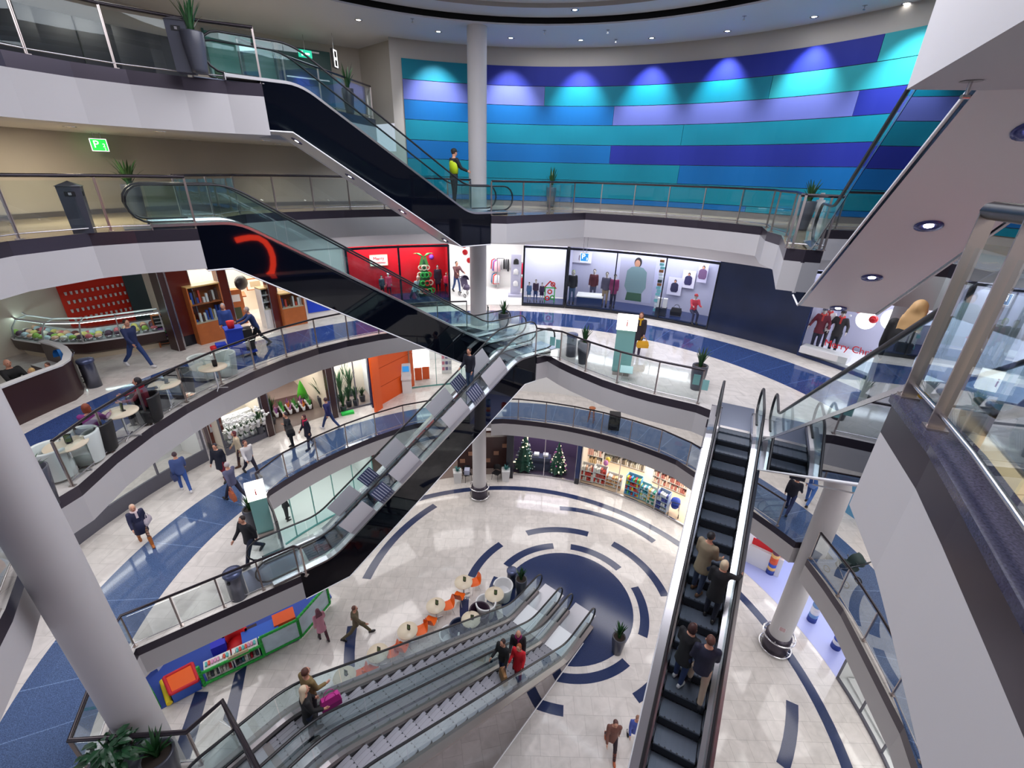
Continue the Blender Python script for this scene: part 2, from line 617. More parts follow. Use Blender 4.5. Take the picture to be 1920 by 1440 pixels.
# ground floor with its granite disc and arcs let into the stone
g = MB()
g.prism([(-22, -10), (20, -10), (20, 28), (-22, 28)], -0.3, 0.0, 'ground_stone')
DC = (2.54, 13.34)
def inlay(r0, r1, a0, a1, c=DC, z=0.004, m='inlay'):
    A, B = arc(r0, a0, a1, z, c=c), arc(r1, a0, a1, z, c=c)
    g.strip(A, B, m)
g.disc((DC[0], DC[1], 0.004), 2.72, 'inlay', 64)
for a0, a1 in ((96, 144), (36, 81), (-27, 16), (-103, -52), (158, 205), (-145, -112)):
    inlay(2.98, 3.34, a0, a1)
for a0, a1 in ((70, 112), (6, 53), (132, 164), (-62, -40), (-128, -97), (-24, -2), (178, 210)):
    inlay(4.08, 4.44, a0, a1)
inlay(5.72, 6.04, 38, 88)
inlay(8.50, 8.88, 138, 174)
inlay(8.42, 8.80, 189, 200.5)
inlay(8.08, 8.45, -43, -27)
inlay(10.63, 10.98, -48, 143, c=(CX, CY))
for q in (((391, 1297), (366, 1297), (330, 1400), (352, 1440)), ((463, 1247), (441, 1262), (418, 1350), (440, 1370))):
    g.quad(*[at(x, y, 0.004) for x, y in q], 'inlay')
struct(g, 'floor')

slab('floor_level_one', fix(hole1), ring_outer(18.5), Z1, 'level_one_stone')
slab('floor_level_two', fix(hole2), ring_outer(18.5), Z2, 'level_two_stone')
slab('floor_level_three', fix(hole3), ring_outer(18.5), Z3, 'level_three_stone')

# level four: two separate decks
b = MB()
def deck(b, poly, z, mtop, edge, fas=1.1, band=0.27):
    P = [Vector((p[0], p[1], 0)) for p in poly]
    tri = tessellate_polygon([P])
    up, dn = [], []
    for t in tri:
        A, B, C = (P[i] for i in t)
        if (B - A).cross(C - A).z < 0:
            t = (t[0], t[2], t[1])
        up.append(t)
        dn.append((t[0], t[2], t[1]))
    b.add([(p.x, p.y, z) for p in P], up, mtop)
    b.add([(p.x, p.y, z - fas) for p in P], dn, 'ceiling_paint')
    R = P[:edge]
    b.strip([(p.x, p.y, z) for p in R], [(p.x, p.y, z - band) for p in R], 'band_metal')
    b.strip([(p.x, p.y, z - band) for p in R], [(p.x, p.y, z - fas) for p in R], 'white_paint')
L4EDGE = P2((-9.7, 7.6), (-9.7, 8.9), (-9.49, 9.94), (-9.08, 10.89), (-8.5, 11.6), (-7.74, 12.24), (-7.0, 12.68)) + [esc_corner('E1', 'high', 1), esc_corner('E1', 'high', -1)]
Q4 = at(704, 224, Z4)
Q4 = Vector((Q4.x, Q4.y, 0))
L4EDGE += [Q4] + [Q4 + Vector((-0.35, 1.0, 0)) * 2.2]
L4 = L4EDGE + [pol(13.5, 118), pol(15, 130), pol(18, 150), pol(18, 170), pol(18, 190), Vector((-14, 7, 0))]
deck(b, L4, Z4, 'level_three_stone', len(L4EDGE))
E7a = esc_corner('E7', 'high', 1, 0.76)
R4 = P2((1.2, 0.2), (2.3, 2.6), (3.16, 4.42), (3.75, 4.36)) + [E7a] + P2((4.3, 3.2), (5.4, 2.7), (4.2, -0.2))
deck(b, R4, Z4, 'level_three_stone', 5)
struct(b, 'floor_level_four')

# ------------------------------------------------------------------ ceiling with its recessed round centre
b = MB()
b.strip(arc(9.75, 0, 360, ZC, 72), arc(19.5, 0, 360, ZC, 72), 'ceiling_paint')
b.strip(arc(9.75, 0, 360, ZC, 72), arc(9.75, 0, 360, ZC + 0.05, 72), 'ceiling_paint')
b.strip(arc(9.75, 0, 360, ZC + 0.05, 72), arc(10.0, 0, 360, ZC + 0.05, 72), 'black_gap')
b.strip(arc(10.0, 0, 360, ZC + 0.05, 72), arc(10.0, 0, 360, ZC + 0.9, 72), 'black_gap')
b.strip(arc(9.72, 0, 360, ZC + 0.22, 72), arc(9.72, 0, 360, ZC + 0.9, 72), 'ceiling_paint')
b.strip(arc(8.7, 0, 360, ZC + 0.22, 72), arc(9.72, 0, 360, ZC + 0.22, 72), 'ceiling_paint')
b.strip(arc(8.7, 0, 360, ZC + 0.22, 72), arc(8.7, 0, 360, ZC + 0.34, 72), 'beige_wall')
b.strip(arc(8.0, 0, 360, ZC + 0.34, 72), arc(8.7, 0, 360, ZC + 0.34, 72), 'ceiling_paint')
b.strip(arc(8.0, 0, 360, ZC + 0.34, 72), arc(8.0, 0, 360, ZC + 0.95, 72), 'ceiling_paint')
b.add([pol(10.2, a, ZC + 0.95) for a in range(0, 360, 5)], [tuple(range(72))], 'ceiling_paint')
struct(b, 'ceiling')

# ------------------------------------------------------------------ round wall of level three behind the blue cladding, and level four's back wall
b = MB()
b.strip(arc(12.86, 20, 114, Z3, 40), arc(12.86, 20, 114, ZC, 40), 'beige_wall')
b.strip(arc(12.86, -75, 20, Z3, 40), arc(12.86, -75, 20, ZC, 40), 'beige_wall')
b.strip(arc(12.86, 114, 185, Z3, 30), arc(12.86, 114, 185, Z4 - 1.1, 30), 'beige_wall')
b.strip(arc(12.83, 20, 113, Z3, 40), arc(12.83, 20, 113, Z3 + 0.22, 40), 'dull_steel')
b.strip(arc(12.83, 114, 185, Z3, 30), arc(12.83, 114, 185, Z3 + 0.13, 30), 'dull_steel')
struct(b, 'wall_back')

# ------------------------------------------------------------------ railings
def resample(pts, step):
    out = [Vector(pts[0])]
    for i in range(len(pts) - 1):
        a, c = Vector(pts[i]), Vector(pts[i + 1])
        out.append(c)
    return out

def split_even(pts, step):
    """points at equal spacing along a polyline"""
    P = [Vector(p) for p in pts]
    d = [0]
    for i in range(len(P) - 1):
        d.append(d[-1] + (P[i + 1] - P[i]).length)
    n = max(1, round(d[-1] / step))
    out = []
    for k in range(n + 1):
        t = d[-1] * k / n
        i = max(j for j in range(len(d)) if d[j] <= t + 1e-6)
        i = min(i, len(P) - 2)
        f = (t - d[i]) / max(1e-9, d[i + 1] - d[i])
        out.append(P[i].lerp(P[i + 1], f))
    return out

def railing(label, pts, z, step=1.45, corners=False, h=1.12, inset=0.10, post_m='brushed_steel', group=None, side=1, pw=0.05, rail_w=0.036, skip_posts=(), rail_m='dark_rail'):
    """glass balustrade: handrail, flat posts, glass panes and a thin steel foot rail"""
    raw = [Vector((p[0], p[1], 0)) for p in pts]
    # inset to the floor side
    off = []
    for i, p in enumerate(raw):
        a = raw[max(0, i - 1)]
        c = raw[min(len(raw) - 1, i + 1)]
        t = (c - a).normalized()
        off.append(p + Vector((-t.y, t.x, 0)) * inset * side)
    root = empty('balcony_railing', (off[0].x, off[0].y, z), 0, label, 'railing', group)
    o = Vector((off[0].x, off[0].y, z))
    loc = [p - Vector((o.x, o.y, 0)) for p in off]
    if corners:
        ks = []
        for i in range(len(loc) - 1):
            q = split_even([loc[i], loc[i + 1]], step)
            ks += q if i == 0 else q[1:]
    else:
        ks = split_even(loc, step)
    hp = [p + Vector((0, 0, h)) for p in (ks if corners else ks)]
    MB().tube(hp, rail_w, rail_m, 8).build('handrail', root)
    MB().tube([p + Vector((0, 0, 0.10)) for p in ks], 0.016, 'steel', 6).build('foot_rail', root)
    for i, p in enumerate(ks):
        if i in skip_posts:
            continue
        t = (ks[min(i + 1, len(ks) - 1)] - ks[max(0, i - 1)]).normalized()
        m = MB()
        m.box((0, 0, h / 2), (pw, 0.014, h), post_m)
        m.box((0, 0.02, h / 2), (pw * 0.5, 0.03, h - 0.02), post_m)
        m.box((0, 0, 0.008), (0.11, 0.09, 0.016), post_m)
        q = m.build('post', root)
        q.location = p
        q.rotation_euler = (0, 0, math.atan2(t.y, t.x) + PI / 2)
    for i in range(len(ks) - 1):
        a, c = ks[i], ks[i + 1]
        t = (c - a)
        if t.length < 0.2:
            continue
        u = t.normalized() * 0.035
        MB().bar(a + u + Vector((0, 0, 0.58)), c - u + Vector((0, 0, 0.58)), 0.012, 0.9, 'glass').build('glass_pane', root)
    return root

# ------------------------------------------------------------------ escalator
def escalator(key, label, f0=0.55, f1=0.55, T=0.7, tread='tread', deckm='steel', plate='landing_metal', under_lights=(), newel=0.75, sides=(-1, 1), panel='black_glass', undm='white_panel', group=None, low_pit=1.0, ext=0.0, hi_newel=None, solid=False, ua_=None, D=1.0):
    a, bb, d, n, L, z0, z1 = esc_frame(key)
    H = z1 - z0
    m = H / (L - f0 - f1 - T)
    def zl(u):
        if u <= f0:
            return 0.0
        if u >= L - f1:
            return H
        if u < f0 + T:
            x = u - f0
            return m * x * x / (2 * T)
        if u > L - f1 - T:
            x = L - f1 - u
            return H - m * x * x / (2 * T)
        return m * T / 2 + m * (u - f0 - T)
    root = empty('escalator', (a.x, a.y, z0), math.atan2(d.y, d.x), label, 'escalator', group)
    us = [0, f0] + [f0 + T * k / 5 for k in range(1, 6)]
    us += [f0 + T + (L - f0 - f1 - 2 * T) * k / 4 for k in range(1, 5)]
    us += [L - f1 - T + T * k / 5 for k in range(1, 6)] + [L]
    us = sorted(set(round(u, 4) for u in us))
    W, G = 0.70, 0.50           # half width over all, half width between the glass
    # underside: flat, sloping, flat
    ua = f0 + T / 2 + 0.35 if ua_ is None else ua_
    uz = L - f1 - T / 2 + 0.35 if ua_ is None else L - 0.3
    def zb(u):
        if solid:
            return 0.004
        if u <= ua:
            return -D
        if u >= uz:
            return H - D
        return -D + (u - ua) * H / (uz - ua)
    ub = sorted(set(us + [round(ua, 4), round(uz, 4)]))
    for s_ in (-1, 1):
        p = MB()
        y0, y1 = s_ * W, s_ * (W - 0.05)
        for i in range(len(ub) - 1):
            q, r = ub[i], ub[i + 1]
            vs_ = [(u, y, z) for u in (q, r) for y in (y0, y1) for z in (zb(u), zl(u) + 0.10)]
            fs = [(0, 1, 5, 4), (2, 6, 7, 3), (1, 3, 7, 5), (0, 4, 6, 2)]
            if i == 0:
                fs.append((0, 2, 3, 1))
            if i == len(ub) - 2:
                fs.append((4, 5, 7, 6))
            p.add(vs_, fs, panel)
        # thin white edge along the foot of the panel
        p.tube([(u, y0 * 1.004, zb(u)) for u in ub], 0.02, 'white_panel', 4)
        p.build('side_panel', root)
    u_ = MB()
    A = [(u, -W + 0.05, zb(u) - 0.002) for u in ub]
    B = [(u, W - 0.05, zb(u) - 0.002) for u in ub]
    u_.strip(A, B, undm)
    u_.strip([(x, y, z + 0.05) for x, y, z in A], [(x, y, z + 0.05) for x, y, z in B], undm)
    und = u_.build('underside', root)
    for f in under_lights:
        uu = ua + (uz - ua) * f
        sl = math.atan2(H, uz - ua) if ua < uu < uz else 0
        l = MB()
        l.lathe([(0.15, 0.0), (0.15, -0.012), (0.09, -0.012), (0.055, 0.0)], 'lamp_ring', n=20)
        l.disc((0, 0, -0.009), 0.05, 'lamp_white', 14, -1)
        q = l.build('underside_lamp', root)
        q.location = (uu, 0, zb(uu) - 0.004)
        q.rotation_euler = (0, -sl, 0)
    # ends of the truss
    e = MB()
    if solid:
        e.box((L, 0, H / 2), (0.05, 2 * W - 0.12, H - 0.1), 'band_metal')
    else:
        e.box((-0.01, 0, -D / 2 + 0.02), (0.03, 2 * W - 0.1, D - 0.1), 'band_metal')
    e.build('truss_end', root)
    # deck and skirt
    for s_ in (-1, 1):
        k = MB()
        uu = [-newel] + us + [L + (hi_newel or newel)]
        prof = [(W + 0.004, 0.06), (W + 0.004, 0.125), (G + 0.03, 0.155), (G - 0.07, 0.13), (G - 0.10, 0.06), (G - 0.10, -0.10)]
        for i in range(len(prof) - 1):
            (ya, za), (yb, zb2) = prof[i], prof[i + 1]
            k.strip([(u, s_ * ya, zl(u) + za) for u in uu], [(u, s_ * yb, zl(u) + zb2) for u in uu], 'rubber' if i == 4 else deckm)
        for ue in (-newel, L + (hi_newel or newel)):
            z_ = zl(ue)
            k.box((ue, s_ * (W + G - 0.1) / 2, z_ + 0.07), (0.02, W - G + 0.10, 0.15), deckm)
        k.build('deck_and_skirt', root)
    # balustrade glass in panes, handrail loops
    e0, e1 = newel - 0.05, (hi_newel or newel) - 0.05
    rz = 0.37
    for s_ in (-1, 1):
        y = s_ * (G + 0.02)
        cuts = [-e0]
        nb = max(3, round((L + e0 + e1) / 1.35))
        for i in range(nb):
            u0 = -e0 + (L + e0 + e1) * i / nb
            u1 = -e0 + (L + e0 + e1) * (i + 1) / nb
            seg = sorted(set([u0 + 0.006, u1 - 0.006] + [u for u in us if u0 < u < u1]))
            gm = MB()
            for s2 in range(len(seg) - 1):
                q, r = seg[s2], seg[s2 + 1]
                gm.add([(u, y + t, zl(u) + z) for u in (q, r) for t in (-0.005, 0.005) for z in (0.14, 0.93)],
                       [(0, 1, 5, 4), (2, 6, 7, 3), (1, 3, 7, 5)], 'esc_glass')
            if i == 0 or i == nb - 1:
                c0 = -e0 if i == 0 else L + e1
                sg = -1 if i == 0 else 1
                zz = 0 if i == 0 else H
                pts = [(c0 + sg * rz * math.cos(t), y, zz + 0.55 + rz * math.sin(t)) for t in [-PI / 2 + PI * j / 10 for j in range(11)]]
                gm.add([(c0, y, zz + 0.55)] + pts, [(0, j, j + 1) for j in range(1, 11)], 'esc_glass')
            gm.build('glass_pane', root)
        path = []
        for j in range(0, 9):
            t = -PI / 2 + PI * j / 8
            path.append((-e0 - (rz + 0.03) * math.cos(t), y, 0.55 + (rz + 0.03) * math.sin(t)))
        path = [(0.0, y, 0.15)] + path
        path += [(u, y, zl(u) + 0.95) for u in us]
        for j in range(0, 9):
            t = PI / 2 - PI * j / 8
            path.append((L + e1 + (rz + 0.03) * math.cos(t), y, H + 0.55 + (rz + 0.03) * math.sin(t)))
        path.append((L, y, H + 0.15))
        MB().tube(path, 0.036, 'rubber', 7, ry=0.026).build('handrail', root)
    # steps
    st = MB()
    wi = 2 * (G - 0.11)
    st.box((0.2, 0, -0.015), (0.40, wi, 0.03), tread)
    for k in range(7):
        st.box((0.2, -wi / 2 + wi * (k + 0.5) / 7, 0.003), (0.38, wi / 7 * 0.72, 0.006), tread)
    st.box((0.012, 0, -0.13), (0.02, wi, 0.20), 'riser')
    st.box((0.02, 0, 0.001), (0.03, wi, 0.008), 'riser')
    ns = math.ceil((L - 0.62) / 0.4)
    o0 = None
    for k in range(ns):
        u = 0.3 + 0.4 * k
        if o0 is None:
            o = st.build('step', root)
            o0 = o
        else:
            o = o0.copy()
            COL.objects.link(o)
        o.location = (u, 0, zl(u + 0.2) + 0.012 - 0.0)
    # landing plates
    for u0, u1, z_ in ((-1.35, 0.32, 0.0), (L - 0.32, L + 1.35, H)):
        q = MB()
        q.box(((u0 + u1) / 2, 0, z_ + 0.012), (u1 - u0, 2 * G - 0.2 if False else 0.96, 0.016), plate)
        q.box(((0.30 if u0 < 0 else L - 0.30), 0, z_ + 0.02), (0.14, 0.76, 0.01), deckm)
        q.build('landing_plate', root)
    return root, zl

def esc_point(key, zl, u, y=0.0):
    a, bb, d, n, L, z0, z1 = esc_frame(key)
    p = a + d * u + n * y
    return Vector((p.x, p.y, z0 + zl(u)))
ZL = {}
_, ZL['E1'] = escalator('E1', 'topmost escalator, its black glass side running down to the blue wall level', under_lights=(0.05, 0.36, 0.68, 0.95))
_, ZL['E2'] = escalator('E2', 'black sided escalator in the middle, down to the planter by the round white column', newel=0.85, panel='black_glass_clear')
_, ZL['E3'] = escalator('E3', 'escalator with white advert boards on its glass', f0=0.7, panel='black_glass_clear')
_, ZL['E4'] = escalator('E4', 'steel escalator to the ground floor next to the orange chairs', tread='tread_light', plate='landing_light', f0=0.6, T=0.9, f1=0.6, solid=True, panel='mirror_warm', deckm='deck_warm')
_, ZL['E4b'] = escalator('E4b', 'steel escalator to the ground floor carrying a woman in a red coat', tread='tread_light', plate='landing_light', f0=0.6, T=0.9, f1=0.6, solid=True, panel='mirror_warm', deckm='deck_warm')
_, ZL['E5'] = escalator('E5', 'dark escalator with bright steel sides coming straight down toward the viewer, four people on it')
_, ZL['E6'] = escalator('E6', 'escalator with mirror black side rising past the fair haired woman in black', f0=0.3, f1=0.15, T=0.5, panel='mirror_black', hi_newel=0.2, ua_=0.5, D=0.82, undm='mirror_black')
_, ZL['E7'] = escalator('E7', 'escalator overhead with round lamps in its broad white underside', under_lights=(0.02, 0.30, 0.60, 0.9), panel='mirror_black', f0=0.4, f1=0.3, T=0.6, hi_newel=0.3)

# ------------------------------------------------------------------ balustrades of the storeys
def seg(h, i, j):
    return h[i:j]
def near_i(h, p):
    return min(range(len(h)), key=lambda i: (h[i] - Vector((p[0], p[1], 0))).length)
railing('glass railing of the topmost gallery, in front of the litter bin and potted plant there', L4EDGE[0:8], Z4, 1.45, side=1)
railing('railing of the topmost gallery behind the escalator, by the lone potted plant', L4EDGE[8:11], Z4, 1.6, corners=True, side=1)
railing('glass railing beside the grey litter bin, under the green parking sign', hole3[0:5], Z3, 1.5, side=1)
i0 = near_i(hole3, esc_corner('E2', 'high', -1))
i1 = near_i(hole3, esc_corner('E1', 'low', -1))
railing('long glass railing before the beige wall, passing behind the topmost escalator', hole3[i0:i1 + 1], Z3, 1.3, side=1)
i0 = near_i(hole3, esc_corner('E1', 'low', 1))
i1 = near_i(hole3, (6.2, 10.80))
railing('glass railing in front of the blue panelled wall with two potted plants behind it', hole3[i0:i1 + 1], Z3, 1.35, corners=False, side=1)
railing('two short glass panes beside the foot of the overhead escalator', [hole3[i1], esc_corner('E7', 'low', 1)], Z3, 0.7, side=1)
i0 = near_i(hole2, (-9.26, 7.8))
i1 = near_i(hole2, (-2.1, 19.62))
railing('curved glass railing along the cafe tables on the ice cream bar floor', hole2[i0:i1 + 1], Z2, 1.28, side=1)
railing('short corner railing cut by the left border beside the thick leaning column', [hole2[0], hole2[1], hole2[2]], Z2, 1.3, corners=True, side=1, pw=0.07)
railing('short railing between the round column and the escalator foot, planter beside it', [(-1.24, 19.07), esc_corner('E2', 'low', -1)], Z2, 1.3, side=1)
i0 = near_i(hole2, esc_corner('E3', 'high', -1))
i1 = near_i(hole2, (5.72, 12.45))
railing('curved glass railing in front of the lit information pillar and two grey planters', hole2[i0:i1 + 1], Z2, 1.3, side=1)
i0 = near_i(hole1, (-9.27, 7.12))
railing('straight railing behind the litter bin, next to the escalator with advert boards', [hole1[-1], hole1[0], hole1[1], e3r + Vector((.1, -.05, 0))], Z1, 1.05, corners=True, side=1)
i1 = near_i(hole1, (-9.14, 13.50))
railing('railing beside the pillar with the glowing top on the flower shop floor', [e3l, (-7.55, 11.55), (-9.14, 13.50)], Z1, 1.4, corners=True, side=1, pw=0.07)
i2 = near_i(hole1, (-2.25, 19.80))
railing('curved glass railing past the flower shop, walkers behind it', hole1[i1:i2], Z1, 1.35, side=1)
i0 = near_i(hole1, (-1.0, 19.9))
i1 = near_i(hole1, (9.93, 11.97))
railing('curved glass railing with the black loudspeaker and stool behind it', hole1[i0:i1], Z1, 1.4, side=1)
i0 = near_i(hole1, (9.88, 11.22))
railing('railing on the near side of the right hand column, black pushchair behind it', hole1[i0:i0 + 6], Z1, 1.35, side=1)
i0 = near_i(hole1, esc_corner('E4', 'high', 1))
railing('angular railing round the foot of the left column, leafy plants in front', hole1[i0:-1], Z1, 1.2, corners=True, side=1, pw=0.07, rail_w=0.05)
nr = railing('nearest railing at the right border with granite curb and broad bronze posts', NEAR, Z3 + 0.03, 0.50, corners=False, side=1, pw=0.085, inset=0.07, h=1.24, rail_w=0.05, skip_posts=(2, 3, 4), rail_m='rubber')
b = MB()
cu = [p for p in NEAR]
def offs(P, d):
    out = []
    for i, p in enumerate(P):
        t = (P[min(i + 1, len(P) - 1)] - P[max(0, i - 1)]).normalized()
        out.append(p + Vector((-t.y, t.x, 0)) * d)
    return out
A, B = offs(cu, -0.03), offs(cu, 0.22)
for z_, in ((0.035,),):
    b.strip([p + Vector((0, 0, Z3 + z_)) for p in A], [p + Vector((0, 0, Z3 + z_)) for p in B], 'granite_curb')
b.strip([p + Vector((0, 0, Z3 + 0.035)) for p in A], [p + Vector((0, 0, Z3 - 0.02)) for p in A], 'granite_curb')
b.strip([p + Vector((0, 0, Z3 + 0.035)) for p in B], [p + Vector((0, 0, Z3)) for p in B], 'granite_curb')
cb_ = b.build('curb', nr)
cb_.location = -nr.location

# ------------------------------------------------------------------ columns
def column(pos, z0, z1, r, label, drum=True, notice=None):
    root = empty('round_column', (pos[0], pos[1], z0), 0, label, 'column')
    MB().lathe([(r, 0.0), (r, z1 - z0)], 'white_paint', n=40).build('shaft', root)
    if drum:
        MB().lathe([(r + 0.07, 0.0), (r + 0.07, 0.72), (r + 0.02, 0.76), (r, 0.78)], 'band_metal', n=36).build('base_drum', root)
        for z in (0.10, 0.70):
            m = MB()
            m.tube([(math.cos(a) * (r + 0.17), math.sin(a) * (r + 0.17), z) for a in [2 * PI * k / 32 for k in range(32)]], 0.03, 'chrome', 8, closed=True)
            for k in range(4):
                a = PI / 4 + k * PI / 2
                m.bar((math.cos(a) * r, math.sin(a) * r, z), (math.cos(a) * (r + 0.17), math.sin(a) * (r + 0.17), z), 0.03, 0.03, 'chrome')
            m.build('bumper_ring', root)
    if notice:
        z, a = notice
        n_ = MB()
        w_ = 0.11 / r
        n_.strip([(math.cos(a + t * w_) * (r + 0.003), math.sin(a + t * w_) * (r + 0.003), z) for t in (-1, 0, 1)],
                 [(math.cos(a + t * w_) * (r + 0.003), math.sin(a + t * w_) * (r + 0.003), z + 0.2) for t in (-1, 0, 1)], 'paper')
        for k in range(4):
            n_.strip([(math.cos(a + t * w_ * .85) * (r + 0.006), math.sin(a + t * w_ * .85) * (r + 0.006), z + 0.03 + k * .045) for t in (-1, 0, 1)],
                     [(math.cos(a + t * w_ * .85) * (r + 0.006), math.sin(a + t * w_ * .85) * (r + 0.006), z + 0.045 + k * .045) for t in (-1, 0, 1)], 'notice_red')
        n_.build('notice', root)
    return root
mat('notice_red', (0.5, 0.03, 0.03), 0.6)
column(BACKCOL, 0, ZC, 0.36, 'slender white round column through all floors before the blue wall')
column(RIGHTCOL, 0, ZC, 0.37, 'leaning looking white column by the pale blue shop floor, small red notice on it', notice=(1.25, -2.2))
column(LEFTCOL, 0, ZC, 0.39, 'thick white column in the lower left, nearest to the viewer', drum=False)

# ------------------------------------------------------------------ cladding on the back wall
mat('clad_teal', (0.0, 0.185, 0.27), 0.5, spec=.25)
mat('clad_azure', (0.0, 0.11, 0.34), 0.5, spec=.25)
mat('clad_indigo', (0.012, 0.022, 0.25), 0.5, spec=.25)
mat('clad_lavender', (0.11, 0.135, 0.42), 0.5, spec=.25)
mat('clad_light', (0.02, 0.30, 0.35), 0.5, spec=.25)
clad = empty('wall_cladding', (CX, CY, Z3), 0, 'curved wall cladding of long blue, teal and lilac panels', 'wall cladding')
rows = [20.25, 19.54, 18.83, 18.12, 17.37, 16.65, 15.95, 15.24, 15.02]
def wang(px):
    return math.degrees(math.atan2(on_wall(px, 200).y - CY, on_wall(px, 200).x - CX))
A_ = lambda px, r: math.degrees(math.atan2(on_wall(px, 130 + r * 36).y - CY, on_wall(px, 130 + r * 36).x - CX))
END = -6
segs = [
    [(112, 'clad_teal'), (A_(900, 0), 'clad_indigo'), (A_(1640, 0), 'clad_light')],
    [(112, 'clad_lavender'), (A_(1022, 1), 'clad_teal'), (A_(1445, 1), 'clad_light')],
    [(112, 'clad_azure'), (A_(1152, 2), 'clad_lavender'), (A_(1603, 2), 'clad_indigo')],
    [(112, 'clad_teal'), (A_(1282, 3), 'clad_teal'), (10, 'clad_light')],
    [(112, 'clad_azure'), (A_(1146, 4), 'clad_indigo'), (12, 'clad_azure')],
    [(112, 'clad_teal'), (A_(1275, 5), 'clad_azure'), (14, 'clad_teal')],
    [(112, 'clad_teal'), (A_(1400, 6), 'clad_teal'), (18, 'clad_azure')],
    [(112, 'clad_azure'), (A_(1400, 7), 'clad_teal'), (15, 'clad_teal')],
]
for r, sg in enumerate(segs):
    zt, zb_ = rows[r], rows[r + 1] + 0.02
    for k, (a0, m_) in enumerate(sg):
        a1 = sg[k + 1][0] + 0.06 if k + 1 < len(sg) else END
        p = MB()
        n = max(3, int((a0 - a1) / 2.5))
        P0, P1 = arc(12.80, a0, a1, 0, n, c=(0, 0)), arc(12.85, a0, a1, 0, n, c=(0, 0))
        zt_, zb2 = Vector((0, 0, zt - Z3)), Vector((0, 0, zb_ - Z3))
        p.strip([v + zb2 for v in P0], [v + zt_ for v in P0], m_)
        p.strip([v + zt_ for v in P0], [v + zt_ for v in P1], m_)
        p.strip([v + zb2 for v in P0], [v + zb2 for v in P1], m_)
        for e in (0, -1):
            p.quad(P0[e] + zb2, P0[e] + zt_, P1[e] + zt_, P1[e] + zb2, m_)
        p.build('panel', clad)

# ------------------------------------------------------------------ lamps
def downlight_proto():
    m = MB()
    m.lathe([(0.13, 0.0), (0.13, -0.015), (0.085, -0.015), (0.075, 0.02)], 'chrome', n=18)
    r = empty('ceiling_downlight')
    m.build('trim_ring', r)
    MB().disc((0, 0, -0.006), 0.076, 'lamp_white', 14, -1).build('lens', r)
    return r
DL = downlight_proto()
used = [False]
def downlight(p, label, group, power=0, aim=None, spot=1.5, blend=0.6, color=(1, 0.97, 0.93), size=0.06):
    if used[0]:
        o = dup(DL, p, 0, label, group)
    else:
        o = DL
        o.location = p
        used[0] = True
    o['label'], o['category'], o['group'] = label, 'ceiling lamp', group
    if power:
        q = Vector(p) - Vector((0, 0, 0.03))
        d = (Vector(aim) - q) if aim else Vector((0, 0, -1))
        e = d.to_track_quat('-Z', 'Y').to_euler()
        lamp('downlight_beam', 'SPOT', q, power, color, size, e, spot, blend)
    return o
names = ['over the beige wall left of the cladding', 'over the left end of the cladding', 'just right of the column top', 'second right of the column top',
         'over the middle of the cladding', 'over the right half of the cladding', 'over the light teal end panel']
for k, (px, py) in enumerate(((672, 37), (822, 59), (958, 71), (1089, 75), (1222, 71), (1364, 58), (1527, 31), (1700, 6))):
    p = at(px, py, ZC)
    a = math.atan2(p.y - CY, p.x - CX)
    tgt = Vector((CX + 12.8 * math.cos(a), CY + 12.8 * math.sin(a), 18.2 if k else 17.2))
    nm = names[k] if k < 7 else 'nearest the overhead deck'
    downlight((p.x, p.y, ZC - 0.001), 'recessed lamp in the ceiling ring ' + nm, 'lamps in the ceiling ring', (1000 if k < 7 else 0) if k else 300, tgt, 1.25, 0.9, (0.92, 0.95, 1.0))
for px, py, nm in ((130, 237, 'first from the left border'), (134, 249, 'behind the first one from the left border'), (300, 246, 'above the parking sign, further right'), (352, 263, 'close behind the one right of the parking sign'), (497, 263, 'below the lip of the topmost escalator'), (519, 270, 'nearest to the sloping white underside')):
    p = at(px, py, Z4 - 1.1)
    downlight((p.x, p.y, Z4 - 1.101), 'small round lamp under the top gallery, ' + nm, 'lamps under the top gallery', 55, None, 2.2, 0.8, (1.0, 0.90, 0.72))
p = at(1078, 18, ZC + 0.22)
downlight((p.x, p.y, ZC + 0.219), 'single bright lamp in the inner ceiling circle at the top of the picture', 'lamp in the inner ceiling', 200, None, 1.2)

def sprinkler(px, py, z, label):
    p = at(px, py, z)
    m = MB()
    m.disc((0, 0, -0.004), 0.07, 'dull_steel', 16, -1)
    m.tube([(0, 0, 0), (0, 0, -0.09)], 0.012, 'steel', 8)
    m.tube([(-0.03, 0, -0.10), (0.03, 0, -0.10)], 0.016, 'steel', 6)
    o = m.build('sprinkler')
    o.location = (p.x, p.y, z)
    tag(o, label, 'sprinkler')
sprinkler(1821, 152, Z4 - 1.1, 'sprinkler head under the overhead deck at the right border')
for px, py, l in ((773, 35, 'left of the column top'), (1021, 57, 'right of the column top'), (1140, 56, 'over the middle of the cladding'), (1396, 30, 'over the right half of the cladding'), (1622, 10, 'over the teal end of the cladding'), (1155, 74, 'near the wall behind the lamp row')):
    sprinkler(px, py, ZC, 'small sprinkler head in the ceiling ring ' + l)

